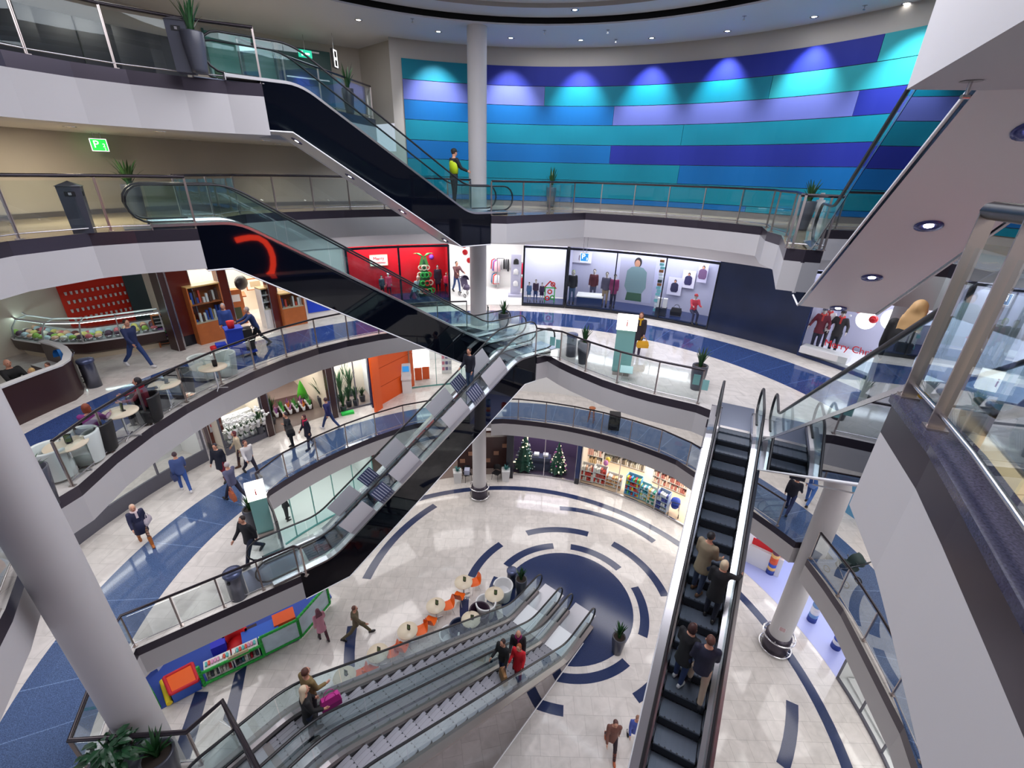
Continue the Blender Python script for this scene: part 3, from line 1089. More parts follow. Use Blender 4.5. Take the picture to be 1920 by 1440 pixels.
# general light of the galleries: broad area lamps without fixtures, added below soffits and ceiling
for z, pw in ((Z1, 42), (Z2, 60), (Z3, 60)):
    for a in range(-40, 215, 24):
        lamp('gallery_light', 'AREA', pol(11.3, a, z - 1.0), pw, (1.0, 0.96, 0.94), 1.5, (0, 0, R_(a)), shape='RECTANGLE', sy=3.4)
for a in (35, 80, 125, 165):
    lamp('gallery_light', 'AREA', pol(11.1, a, ZC - 0.05), 50, (0.95, 0.96, 1.0), 1.5, (0, 0, R_(a)), shape='RECTANGLE', sy=3.4)
lamp('gallery_light', 'AREA', (-10.8, 12.0, Z4 - 1.15), 60, (1.0, 0.86, 0.62), 0.3)
lamp('gallery_light', 'AREA', (3.4, 1.6, Z4 - 1.15), 45, (1.0, 0.88, 0.66), 0.6)
lamp('gallery_light', 'AREA', (-9.3, 16.8, ZC - 0.1), 60, (1.0, 0.95, 0.9), 0.6)

p_ = pol(11.3, 27.5, ZC)
lamp('downlight_beam', 'SPOT', p_ - Vector((0, 0, .03)), 1000, (0.92, 0.95, 1.0), .06, (Vector((CX + 12.8 * math.cos(R_(27.5)), CY + 12.8 * math.sin(R_(27.5)), 18.4)) - p_).to_track_quat('-Z', 'Y').to_euler(), 1.25, .9)

# ------------------------------------------------------------------ small builders
def cm(r, g, b, rough=0.6, **kw):
    """a plain material of this colour (sRGB 0-255 in, linear inside)"""
    f = lambda c: (c / 255 / 12.92) if c / 255 <= 0.04045 else ((c / 255 + 0.055) / 1.055) ** 2.4
    n = 'paint_%d_%d_%d_%d' % (r, g, b, int(rough * 100))
    if n not in MATS:
        mat(n, (f(r), f(g), f(b)), rough, **kw)
    return n

def loft(mb, rings, m, n=12):
    """closed body through elliptical rings (centre, half depth x, half width y)"""
    vs_, fs = [], []
    for c, rx, ry in rings:
        for j in range(n):
            a = 2 * PI * j / n
            vs_.append((c[0] + rx * math.cos(a), c[1] + ry * math.sin(a), c[2]))
    for i in range(len(rings) - 1):
        for j in range(n):
            fs.append((i * n + j, i * n + (j + 1) % n, (i + 1) * n + (j + 1) % n, (i + 1) * n + j))
    up = rings[-1][0][2] > rings[0][0][2]
    fs.append(tuple(range(n - 1, -1, -1)) if up else tuple(range(n)))
    fs.append(tuple(range(len(vs_) - n, len(vs_))) if up else tuple(range(len(vs_) - 1, len(vs_) - n - 1, -1)))
    mb.add(vs_, fs, m, True)

def fused(mb, voxel):
    """the overlapping volumes of mb as one continuous skin: (verts, faces)"""
    me = bpy.data.meshes.new('tmp')
    me.from_pydata(mb.v, [], mb.f)
    me.update()
    o = bpy.data.objects.new('tmp', me)
    COL.objects.link(o)
    r = o.modifiers.new('r', 'REMESH')
    r.mode = 'VOXEL'
    r.voxel_size = voxel
    s = o.modifiers.new('s', 'SMOOTH')
    s.factor = 0.5
    s.iterations = 2
    dg = bpy.context.evaluated_depsgraph_get()
    ev = o.evaluated_get(dg)
    m2 = bpy.data.meshes.new_from_object(ev)
    V = [tuple(v.co) for v in m2.vertices]
    F = [tuple(p.vertices) for p in m2.polygons]
    bpy.data.objects.remove(o)
    bpy.data.meshes.remove(me)
    bpy.data.meshes.remove(m2)
    return V, F

SKIN = cm(205, 150, 125, 0.5)
EYEM, LIP = cm(25, 20, 20, 0.3), cm(150, 70, 70, 0.5)

def person(label, pos, head, h=1.72, top=(30, 32, 40), bottom=(35, 40, 60), shoes=(25, 22, 22), hair=(50, 35, 28), style='short',
           coat=0.12, pose='walk', ph=1.0, arms=None, look=0.0, lean=0.03, skirt=None, collar=None, boots=None, vox=0.03, cat='person', name='person',
           skin=None, cap=None, vest=None, sc_=1.0, legs=None, group=None):
    """one figure facing +x; parts body, jacket, trousers, shoe, hair"""
    skin = skin or SKIN
    root = empty(name, pos, head, label, cat, group)
    k = h / 1.75
    sit = pose == 'sit'
    # legs: (thigh swing forward, knee bend) for left and right
    if legs is None:
        legs = {'walk': ((0.48 * ph, 0.10 + 0.1 * (ph < 0)), (-0.42 * ph, 0.35)), 'stand': ((0.04, 0.04), (-0.03, 0.05)), 'sit': ((1.42, 1.45), (1.38, 1.4)),
                'stairs': ((0.12, 0.12), (-0.05, 0.06))}[pose]
        if pose == 'walk' and ph < 0:
            legs = ((0.48 * ph, 0.35), (-0.48 * ph, 0.10))
    if arms is None:
        arms = {'walk': ((-0.4 * ph, 0.35), (0.4 * ph, 0.45)), 'stand': ((0.05, 0.2), (0.08, 0.25)), 'sit': ((0.7, 0.9), (0.8, 0.8)), 'stairs': ((0.1, 0.5), (0.2, 0.9))}[pose]
    T, S_ = 0.43 * k, 0.42 * k
    hips, knees, ank = [], [], []
    for sd, (a, bnd) in zip((1, -1), legs):
        hp = Vector((0, 0.09 * k * sd, 0))
        kn = hp + Vector((math.sin(a) * T, 0.01 * sd, -math.cos(a) * T))
        a2 = a - bnd
        an = kn + Vector((math.sin(a2) * S_, 0, -math.cos(a2) * S_))
        hips.append(hp)
        knees.append(kn)
        ank.append(an)
    low = min(a.z for a in ank)
    up = Vector((0, 0, 0.075 * k - low))
    if sit:
        up = Vector((0, 0, 0.47))
    hips, knees, ank = [[p + up for p in q] for q in (hips, knees, ank)]
    pz = hips[0].z
    ln = Vector((math.sin(lean), 0, math.cos(lean)))
    pel = Vector((0, 0, pz + 0.02))
    waist = pel + ln * 0.17 * k
    chest = pel + ln * 0.40 * k
    shz = pel + ln * 0.50 * k
    nb = pel + ln * 0.55 * k
    hc = pel + ln * 0.70 * k + Vector((0.02, 0, 0))
    sh, el, wr, hd = [], [], [], []
    for sd, ab in zip((1, -1), arms):
        a, bnd = ab[0], ab[1]
        out = ab[2] if len(ab) > 2 else 0.12
        s0 = shz + Vector((0, 0.175 * k * sd, -0.01))
        d1 = Vector((math.sin(a), math.sin(out) * sd, -math.cos(a))).normalized()
        d2 = Vector((math.sin(a + bnd), math.sin(out) * sd * 0.3, -math.cos(a + bnd))).normalized()
        e0 = s0 + d1 * 0.29 * k
        w0 = e0 + d2 * 0.25 * k
        sh.append(s0)
        el.append(e0)
        wr.append(w0)
        hd.append((w0, d2))
    # body: one skin from feet to crown
    b = MB()
    loft(b, [(pel - Vector((0, 0, .06 * k)), .09 * k, .13 * k), (pel + Vector((0, 0, .04)), .10 * k, .15 * k), (waist, .085 * k, .125 * k), (chest, .10 * k, .15 * k), (shz, .08 * k, .16 * k), (nb, .055 * k, .07 * k)], 'white')
    b.tube([nb - ln * .05, nb + ln * .10], .052 * k, 'white', 8)
    b.ball(hc, (.092 * k, .075 * k, .115 * k), 'white', 12, 9)
    b.ball(hc + Vector((.03 * k, 0, -.05 * k)), (.062 * k, .055 * k, .065 * k), 'white', 10, 7)
    for i in range(2):
        b.tube([sh[i], el[i], wr[i]], [.048 * k, .038 * k, .027 * k], 'white', 8)
        b.ball(sh[i], .055 * k, 'white', 8, 6)
        w0, d2 = hd[i]
        b.ball(w0 + d2 * .045 * k, (.042 * k, .03 * k, .05 * k), 'white', 8, 6)
        b.tube([hips[i], knees[i], ank[i]], [.078 * k, .052 * k, .036 * k], 'white', 8)
    V, F = fused(b, vox * 0.8)
    body = MB()
    body.add(V, F, skin, True)
    for i, sd in ((0, 1), (1, -1)):
        w0, d2 = hd[i]
        fw = Vector((d2.z * -1, 0, d2.x)) if abs(d2.z) < 2 else Vector((1, 0, 0))
        fwd = Vector((-d2.z, 0, d2.x)).normalized()
        for j, ln_ in enumerate((.062, .07, .066, .052)):
            o = w0 + d2 * .075 * k + fwd * (.024 - .016 * j) * k
            body.tube([o, o + d2 * ln_ * .5 * k, o + d2 * ln_ * .92 * k - Vector((0, .014 * sd, 0))], [.0085 * k, .008 * k, .006 * k], skin, 5)
        o = w0 + d2 * .035 * k + fwd * .03 * k
        body.tube([o, o + fwd * .022 * k + d2 * .02 * k, o + fwd * .028 * k + d2 * .05 * k], [.011 * k, .009 * k, .007 * k], skin, 5)
    for sd in (-1, 1):
        body.ball(hc + Vector((.086 * k, .028 * sd * k, .008 * k)), .010 * k, EYEM, 6, 4)
        body.ball(hc + Vector((.0, .078 * sd * k, -.01 * k)), (.018 * k, .01 * k, .028 * k), skin, 6, 4)
    body.ball(hc + Vector((.098 * k, 0, -.02 * k)), (.016 * k, .012 * k, .02 * k), skin, 6, 4)
    body.box(hc + Vector((.090 * k, 0, -.058 * k)), (.01, .04 * k, .009), LIP)
    body.build('body', root)
    # jacket
    t = MB()
    tc = cm(*top, 0.75)
    hem = pel - Vector((0, 0, coat * k))
    rings = [(waist, .115 * k, .155 * k), (chest, .13 * k, .185 * k), (shz - ln * .03, .105 * k, .195 * k), (nb - ln * .005, .07 * k, .09 * k)]
    if sit:
        rings = [(pel - Vector((0, 0, .04)), .15 * k, .18 * k)] + rings
    else:
        rings = [(hem, (.12 + coat * .12) * k, (.165 + coat * .1) * k), (pel, .125 * k, .168 * k)] + rings
    loft(t, rings, tc)
    for i in range(2):
        t.tube([sh[i] + Vector((0, 0, .005)), el[i], wr[i] + (wr[i] - el[i]) * 0.02], [.072 * k, .060 * k, .047 * k], tc, 8)
        t.ball(sh[i], .074 * k, tc, 8, 6)
    V, F = fused(t, vox)
    jm = MB()
    jm.add(V, F, tc, True)
    if collar:
        cc = cm(*collar, 0.8)
        jm.tube([nb + Vector((math.cos(a) * .075 * k, math.sin(a) * .08 * k, .005 + .02 * math.cos(a) * -1)) for a in [2 * PI * q / 12 for q in range(12)]], .035 * k, cc, 7, closed=True)
        jm.box(nb + Vector((.105 * k, .02, -.13 * k)), (.03, .06, .22 * k), cc)
    jm.build('jacket', root)
    if vest:
        q = MB()
        loft(q, [(waist - Vector((0, 0, .1)), .13 * k, .172 * k), (chest, .138 * k, .193 * k), (shz - ln * .04, .11 * k, .16 * k)], cm(*vest, 0.6))
        q.build('vest', root)
    # trousers or skirt with stockings
    bc = cm(*bottom, 0.8)
    t = MB()
    loft(t, [(pel - Vector((0, 0, .09 * k)), .105 * k, .15 * k), (pel + Vector((0, 0, .03)), .115 * k, .155 * k), (waist, .10 * k, .14 * k)], bc)
    for i in range(2):
        r0, r1, r2 = (.095, .068, .055) if not skirt else (.08, .055, .042)
        t.tube([hips[i], knees[i], ank[i] + Vector((0, 0, .01))], [r0 * k, r1 * k, r2 * k], bc, 8)
    V, F = fused(t, vox)
    tm = MB()
    tm.add(V, F, bc, True)
    tm.build('trousers' if not skirt else 'tights', root)
    if skirt:
        q = MB()
        loft(q, [(pel - Vector((0, 0, .34 * k)), .18 * k, .20 * k), (pel, .135 * k, .17 * k), (waist, .11 * k, .145 * k)], cm(*skirt, 0.8))
        q.build('skirt', root)
    for i in range(2):
        q = MB()
        a2 = legs[i][0] - legs[i][1]
        c = ank[i] + Vector((0, 0, -.035 * k))
        M = Matrix.Rotation(-max(-0.7, min(0.5, a2 * 0.6)), 3, 'Y') if not sit else Matrix.Identity(3)
        vs_ = []
        for (x, rx, w, z, hh) in ((-.075, 0, .030, 0, .05), (-.05, 0, .04, 0, .075), (.0, 0, .042, 0, .08), (.07, 0, .047, -.008, .055), (.13, 0, .045, -.015, .04), (.175, 0, .025, -.02, .025)):
            for j in range(8):
                a = 2 * PI * j / 8
                vs_.append(c + M @ Vector((x * k, math.cos(a) * w * k, z * k + max(-0.035 * k, math.sin(a) * hh * k))))
        fs = [(i2 * 8 + j, i2 * 8 + (j + 1) % 8, (i2 + 1) * 8 + (j + 1) % 8, (i2 + 1) * 8 + j) for i2 in range(5) for j in range(8)]
        fs += [tuple(range(7, -1, -1)), tuple(range(40, 48))]
        q.add(vs_, fs, cm(*(boots or shoes), 0.4), True)
        if boots:
            q.tube([ank[i], ank[i].lerp(knees[i], 0.75)], [.05 * k, .062 * k], cm(*boots, 0.45), 8)
        q.build('boot' if boots else 'shoe', root)
    if style != 'bald':
        hm = MB()
        hc_ = cm(*hair, 0.6)
        hm.ball(hc + Vector((-.022 * k, 0, .028 * k)), (.094 * k, .084 * k, .102 * k), hc_, 12, 9)
        if style == 'long':
            loft(hm, [(hc + Vector((-.10 * k, 0, -.34 * k)), .025 * k, .075 * k), (hc + Vector((-.095 * k, 0, -.24 * k)), .04 * k, .125 * k), (hc + Vector((-.06 * k, 0, -.13 * k)), .055 * k, .115 * k), (hc + Vector((-.03 * k, 0, -.03 * k)), .065 * k, .095 * k), (hc + Vector((-.02 * k, 0, .05 * k)), .07 * k, .085 * k)], hc_)
            for j in range(9):
                y_ = (-.11 + .0275 * j) * k
                hm.tube([hc + Vector((-.06 * k, y_ * .6, .03 * k)), hc + Vector((-.10 * k, y_, -.14 * k)), hc + Vector((-.115 * k, y_ * 1.05, (-.36 - .03 * (j % 2)) * k))], [.02 * k, .022 * k, .008 * k], hc_, 6)
        elif style == 'bob':
            loft(hm, [(hc + Vector((-.03 * k, 0, -.12 * k)), .055 * k, .088 * k), (hc + Vector((-.025 * k, 0, -.03 * k)), .075 * k, .094 * k), (hc + Vector((-.02 * k, 0, .05 * k)), .08 * k, .088 * k)], hc_)
        V, F = fused(hm, 0.022)
        q = MB()
        q.add(V, F, hc_, True)
        q.build('hair' if not cap else 'hair', root)
    if cap:
        q = MB()
        q.ball(hc + Vector((-.012 * k, 0, .055 * k)), (.103 * k, .092 * k, .08 * k), cm(*cap, 0.7), 12, 8)
        q.box(hc + Vector((.10 * k, 0, .045 * k)), (.09 * k, .12 * k, .012), cm(*cap, 0.7))
        q.build('cap', root)
    root['hand_l'] = 0
    del root['hand_l']
    W_ = Matrix.Translation(Vector(pos)) @ Matrix.Rotation(head, 4, 'Z')
    return root, [W_ @ (w0 + d2 * .09 * k) for w0, d2 in hd], W_ @ shz

def toward(p, q):
    return math.atan2(q[1] - p[1], q[0] - p[0])

def bag(label, p, color, size=(0.12, 0.34, 0.28), rz=0.0, cat='bag', name='handbag', strap=True):
    """a bag hanging below the hand point p"""
    w_, l_, h_ = size
    root = empty(name, (p[0], p[1], p[2] - h_ - 0.16), rz, label, cat)
    m = MB()
    c = cm(*color, 0.55)
    P = [(-w_ / 2, -l_ / 2), (w_ / 2, -l_ / 2), (w_ / 2, l_ / 2), (-w_ / 2, l_ / 2)]
    Q = [(x * .7, y * .86) for x, y in P]
    m.add([(x, y, 0) for x, y in P] + [(x * 1.08, y * 1.05, h_ * .5) for x, y in P] + [(x, y, h_) for x, y in Q],
          [(3, 2, 1, 0), (8, 9, 10, 11)] + [(i, (i + 1) % 4, (i + 1) % 4 + 4, i + 4) for i in range(4)] + [(i + 4, (i + 1) % 4 + 4, (i + 1) % 4 + 8, i + 8) for i in range(4)], c)
    m.build('bag_body', root)
    if strap:
        for sx in (-1, 1):
            MB().tube([(sx * w_ * .3, math.cos(t) * l_ * .28, h_ - .01 + math.sin(t) * .17) for t in [PI * j / 8 for j in range(9)]], .008, c, 5).build('strap', root)
    return root

def blades(mb, c, n, hgt, spread, m, wd=0.035, seed=1, thin=1.0):
    """a tuft of pointed upright leaves"""
    rnd = random.Random(seed)
    for i in range(n):
        a = 2 * PI * i / n * 2.4 + rnd.uniform(-.3, .3)
        L = hgt * rnd.uniform(.6, 1.1)
        s = spread * rnd.uniform(.25, 1.1)
        w_ = wd * rnd.uniform(.8, 1.25)
        d = Vector((math.cos(a), math.sin(a), 0))
        e = Vector((-d.y, d.x, 0))
        A, B = [], []
        for t in (0, .3, .6, .85, 1.0):
            p = Vector(c) + d * (0.03 + s * t ** 1.8) + Vector((0, 0, L * (t - 0.12 * s / max(spread, .01) * t * t)))
            ww = w_ * (1 - t) ** 0.6 * (0.8 + t * 0.5) + 0.001
            A.append(p + e * ww)
            B.append(p - e * ww + d * 0.004)
        mb.strip(A, B, m, True)

def pot_mesh(r0, r1, h):
    return MB().lathe([(0, 0.0), (r0, 0.0), (r0 * 1.06, h * .1), (r1 * .96, h * .65), (r1, h * .97), (r1 * .98, h), (r1 * .84, h), (r1 * .82, h * .93), (0, h * .93)], 'grey_pot', n=22)

def potted_plant(label, p, h=0.85, r0=0.15, r1=0.235, leaf_h=0.62, n=22, seed=1, spread=0.26, group=None, m='leaf', thing_name='potted_plant'):
    root = empty(thing_name, p, 0, label, 'potted plant', group)
    pot_mesh(r0, r1, h).build('pot', root)
    MB().disc((0, 0, h * .94), r1 * .84, 'soil', 16).build('soil', root)
    b_ = MB()
    blades(b_, (0, 0, h * .9), n + 4, leaf_h * 1.22, spread, m, 0.038, seed)
    b_.build('leaves', root)
    return root

def bin_round(label, p, h=0.92, r=0.19):
    root = empty('litter_bin', p, 0, label, 'litter bin')
    MB().lathe([(0, 0), (r, 0.0), (r, h * .86)], 'bin_metal', n=24).build('body', root)
    MB().lathe([(r + .012, h * .86), (r + .03, h * .9), (r + .02, h * .97), (r * .6, h), (0, h)], 'lid_metal', n=24).build('lid', root)
    b_ = MB()
    for s in (-1, 1):
        b_.box((0, s * (r + .02), h * .76), (.07, .03, .08), 'black')
    b_.build('hinge', root)
    return root
mat('bin_metal', (0.16, 0.17, 0.22), 0.3, metal=0.8)
mat('lid_metal', (0.10, 0.12, 0.22), 0.35, metal=0.6)

def bin_square(label, p, rz=0.0, h=1.02):
    root = empty('litter_bin', p, rz, label, 'litter bin')
    m = MB()
    a, c = .19, .17
    m.add([(x * c, y * c, 0) for x, y in ((-1, -1), (1, -1), (1, 1), (-1, 1))] + [(x * a, y * a, h * .9) for x, y in ((-1, -1), (1, -1), (1, 1), (-1, 1))],
          [(3, 2, 1, 0), (4, 5, 6, 7)] + [(i, (i + 1) % 4, (i + 1) % 4 + 4, i + 4) for i in range(4)], 'grey_pot')
    m.build('body', root)
    m = MB()
    a *= 1.12
    m.add([(x * a, y * a, h * .9) for x, y in ((-1, -1), (1, -1), (1, 1), (-1, 1))] + [(0, 0, h)], [(3, 2, 1, 0)] + [(i, (i + 1) % 4, 4) for i in range(4)], 'grey_pot')
    m.build('roof', root)
    m = MB()
    for s in (0, 1, 2, 3):
        t = s * PI / 2
        m.box((math.cos(t) * .186, math.sin(t) * .186, h * .76), (.02, .17, .09), 'black', t)
        m.box((math.cos(t) * .199, math.sin(t) * .199, h * .76), (.006, .05, .05), 'lamp_soft' if s == 9 else 'steel', t)
    m.build('opening', root)
    return root

def text(body, size, m, parent=None, loc=(0, 0, 0), rot=(0, 0, 0), name='lettering', ext=0.003):
    c = bpy.data.curves.new(name, 'FONT')
    c.body = body
    c.size = size
    c.extrude = ext
    c.align_x = 'CENTER'
    c.align_y = 'CENTER'
    c.materials.append(MATS[m])
    t_ = bpy.data.objects.new('tmp', c)
    COL.objects.link(t_)
    me = bpy.data.meshes.new_from_object(t_.evaluated_get(bpy.context.evaluated_depsgraph_get()))
    bpy.data.objects.remove(t_)
    if not me.materials:
        me.materials.append(MATS[m])
    o = bpy.data.objects.new(name, me)
    COL.objects.link(o)
    o.location = loc
    o.rotation_euler = rot
    if parent:
        o.parent = parent
    return o
mat('red_letter', (0.65, 0.01, 0.02), 0.5)
mat('sign_green', (0.0, 0.5, 0.05), 0.4, emit=(0.02, 0.85, 0.08), estr=0.9)
mat('sign_white', (0.9, 0.9, 0.9), 0.4, emit=(1, 1, 1), estr=1.3)
mat('sign_teal', (0.0, 0.35, 0.25), 0.4, emit=(0.02, 0.6, 0.35), estr=0.9)
mat('sign_blue', (0.0, 0.1, 0.3), 0.4, emit=(0.05, 0.3, 0.7), estr=0.7)

# ------------------------------------------------------------------ shops round the galleries
W0, W1, W2 = 12.1, 13.3, 13.45
def aw(px, py, r):
    p = on_wall(px, py, r)
    return math.degrees(math.atan2(p.y - CY, p.x - CX))
mat('shop_white', (0.80, 0.80, 0.80), 0.5)
mat('shop_red', (0.55, 0.008, 0.02), 0.35, coat=0.3)
mat('shop_lilac', (0.50, 0.50, 0.66), 0.5)
mat('shop_cream', (0.80, 0.72, 0.60), 0.5)
mat('shop_brown', (0.10, 0.035, 0.03), 0.4)
mat('wood_floor', (0.40, 0.25, 0.14), 0.35, noise=0.2, nscale=4)
mat('grey_brown_floor', (0.22, 0.17, 0.155), 0.3, noise=0.15, nscale=3)
mat('pale_blue_floor', (0.42, 0.46, 0.80), 0.25)
mat('frame_black', (0.008, 0.01, 0.02), 0.25)
mat('frame_navy', (0.01, 0.025, 0.10), 0.25)
mat('maroon', (0.11, 0.018, 0.012), 0.16, coat=0.4)
mat('dark_brown', (0.045, 0.02, 0.02), 0.3)
mat('navy_wall', (0.006, 0.014, 0.05), 0.30, spec=0.6, noise=0.5, nscale=0.8)
mat('orange_wall', (0.85, 0.11, 0.008), 0.4)
mat('teal_glass', (0.10, 0.30, 0.28), 0.15)
mat('wood', (0.45, 0.13, 0.035), 0.4, noise=0.2, nscale=6)
mat('pale_wood', (0.62, 0.42, 0.16), 0.4)
mat('light_wood', (0.72, 0.62, 0.47), 0.35)
mat('case_lamp', (.9, 1, 1), .5, emit=(.75, 1, .98), estr=9)
mat('bright_panel', (0.9, 0.9, 0.9), 0.5, emit=(1, 0.97, 0.93), estr=1.5)  # own glow, also on things that are no lamps: bright shop wall, discs

def shell(name, z, a0, a1, r, rb, back='shop_white', side='shop_white', floor=None, h=3.05, power=0, color=(1, 0.97, 0.95), lz=None, over=None):
    b = MB()
    n = max(2, int((a0 - a1) / 3))
    b.strip(arc(rb, a0, a1, z, n), arc(rb, a0, a1, z + h + 0.5, n), back)
    for a in (a0 - 0.05, a1 + 0.05):
        b.quad(pol(r, a, z), pol(rb, a, z), pol(rb, a, z + h + .5), pol(r, a, z + h + .5), side)
    if floor:
        b.strip(arc(r, a0, a1, z + .008, n), arc(rb, a0, a1, z + .008, n), floor)
    struct(b, name)
    if power:
        am = (a0 + a1) / 2
        rm = (r + rb) / 2 if lz is None else lz
        wd = abs(a0 - a1) * PI / 180 * rm
        l = lamp('shop_light', 'AREA', pol(rm, am, z + h - 0.03), power, color, max(0.5, (rb - r) * .6), (0, 0, R_(am)), shape='RECTANGLE', sy=max(0.6, wd * .8))
        p = MB()
        p.strip(arc(rm - .12, a0 - 1, a1 + 1, z + h + .0, n), arc(rm + .12, a0 - 1, a1 + 1, z + h + .0, n), 'lamp_soft')
        o = p.build('ceiling_strip_lamp')
        tag(o, over or 'strip lamp in the ceiling of the shop ' + name.replace('_', ' '), 'lamp')

def header(name, z, a0, a1, r, z0, z1, m='white_paint', rb=None):
    b = MB()
    n = max(2, int(abs(a0 - a1) / 3))
    b.strip(arc(r, a0, a1, z + z0, n), arc(r, a0, a1, z + z1, n), m)
    b.strip(arc(r, a0, a1, z + z0, n), arc(rb or r + .3, a0, a1, z + z0, n), m)
    struct(b, name)

def shop_window(label, z, a0, a1, r, h=3.05, fm='frame_black', sill=0.12, divs=1, plinth=None, pd=1.2, pm='frame_black', top=0.1, post=0.09):
    root = empty('shop_window', pol(r, (a0 + a1) / 2, z), 0, label, 'shop window')
    o = root.location.copy()
    f = MB()
    n = max(2, int((a0 - a1) / 3))
    def band(r0, r1, z0, z1, m, mb):
        A, B = arc(r0, a0, a1, 0, n), arc(r1, a0, a1, 0, n)
        up = lambda L_, zz: [p - Vector((o.x, o.y, 0)) + Vector((0, 0, zz)) for p in L_]
        mb.strip(up(A, z0), up(A, z1), m)
        mb.strip(up(A, z1), up(B, z1), m)
        mb.strip(up(B, z0), up(B, z1), m)
        mb.strip(up(A, z0), up(B, z0), m)
    band(r - .03, r + .05, 0, sill, fm, f)
    band(r - .03, r + .05, h - top, h, fm, f)
    for k in range(divs + 1):
        a = a0 + (a1 - a0) * k / divs
        p = pol(r + .01, a, h / 2) - Vector((o.x, o.y, 0))
        f.box(p, (.08, post, h), fm, R_(a))
    f.build('frame', root)
    for k in range(divs):
        b0, b1 = a0 + (a1 - a0) * k / divs, a0 + (a1 - a0) * (k + 1) / divs
        m_ = max(1, int((b0 - b1) / 4))
        g_ = MB()
        A = [p - Vector((o.x, o.y, 0)) for p in arc(r, b0 - .15, b1 + .15, 0, m_)]
        g_.strip([p + Vector((0, 0, sill)) for p in A], [p + Vector((0, 0, h - top)) for p in A], 'shop_glass')
        g_.build('pane', root)
    if plinth:
        q = MB()
        band(r + .06, r + pd, 0, plinth, pm, q)
        q.build('display_plinth', root)
    return root

# headers above the shop fronts
header('wall_header_two', Z2, 160, -60, 13.40, 3.10, 3.99)
header('wall_header_one', Z1, 175, -60, 13.25, 3.10, 4.05)
header('wall_header_ground', 0, 170, -60, 12.08, 3.0, 4.0)

# ---- level two, centre and right
a668, a843, a980, a1056, a1328, a1500 = [aw(x, y, W2) for x, y in ((655, 530), (843, 545), (980, 560), (1057, 568), (1328, 600), (1500, 650))]
shell('wall_red_shop', Z2, a668, a843, W2, W2 + 1.5, 'shop_red', 'shop_red', h=3.08, power=85)
shop_window('shop window with a red back wall and green wreath tree', Z2, a668, a843, W2, fm='frame_black', divs=2, plinth=0.42, pd=1.4, pm='frame_navy')
shell('wall_entrance_shop', Z2, a843, a980, W2, 17.6, 'shop_white', 'shop_white', 'shop_white', h=3.08, power=110)
shell('wall_clothes_shop', Z2, a980, a1056, W2, 15.6, 'shop_lilac', 'shop_white', h=3.08, power=70)
shop_window('black framed shop window crowded with small figures and hanging clothes', Z2, a980, a1056, W2, fm='frame_black', plinth=0.15, pm='frame_navy', pd=1.3)
shell('wall_poster_shop', Z2, a1056 - .5, a1328, W2, W2 + 1.9, 'shop_lilac', 'shop_lilac', h=3.08, power=120, color=(0.93, 0.93, 1.0))
shop_window('wide shop window with posters of people on its lilac back wall', Z2, a1056 - .5, a1328, W2, fm='frame_black', divs=3, post=0.05, plinth=0.18, pm='frame_navy', pd=1.7)
b = MB()
b.strip(arc(W2, a1328, a1500, Z2, 6), arc(W2, a1328, a1500, Z2 + 3.1, 6), 'navy_wall')
b.strip(arc(W2, a1328, a1500, Z2 + 3.1, 6), arc(W2 + .5, a1328, a1500, Z2 + 3.1, 6), 'navy_wall')
struct(b, 'wall_navy')
a_end = -12
shell('wall_mannequin_shop', Z2, a1500, a_end, W2, W2 + 2.2, 'shop_lilac', 'shop_lilac', h=3.08, power=130, color=(0.95, 0.95, 1.0))
shop_window('shop window with three dressed figures, red baubles and red lettering', Z2, a1500, a_end, W2, fm='frame_navy', divs=2, post=0.05, plinth=0.22, pm='white_panel', pd=2.0)

def inside(px, py, z):
    return at(px, py, z)
def on_r(px, py, r, dz=0.0):
    p = on_wall(px, py, r)
    return p
def wall_item(px, py, r):
    """position and outward angle on a wall of radius r seen at this place"""
    p = on_wall(px, py, r)
    return p, math.atan2(p.y - CY, p.x - CX)

def flat_sign(name, label, cat, px, py, r, w_, h_, m, frame=None, th=0.03, kids=None):
    p, a = wall_item(px, py, r)
    root = empty(name, p, a, label, cat)
    MB().box((0, 0, 0), (th, w_, h_), m).build('board', root)
    if frame:
        f = MB()
        for s in (-1, 1):
            f.box((-.005, s * w_ / 2, 0), (th + .02, .035, h_ + .035), frame)
            f.box((-.005, 0, s * h_ / 2), (th + .02, w_ + .035, .035), frame)
        f.build('frame', root)
    return root
TXROT = (PI / 2, 0, -PI / 2)          # lettering facing the middle of the hall on a board turned outward

s_ = flat_sign('sign_board', 'white framed board lettered Merry Christmas on the red wall', 'sign', 710, 488, W2 + 1.42, 0.85, 0.5, 'white', 'light_wood')
text('Merry', 0.22, 'red_letter', s_, (-0.03, 0, 0.09), TXROT)
text('Christmas', 0.16, 'red_letter', s_, (-0.03, 0, -0.11), TXROT)

def clamp_r(p, lo, hi):
    d = Vector((p.x - CX, p.y - CY, 0))
    r = min(max(d.length, lo), hi)
    d = d.normalized() * r
    return Vector((CX + d.x, CY + d.y, p.z))

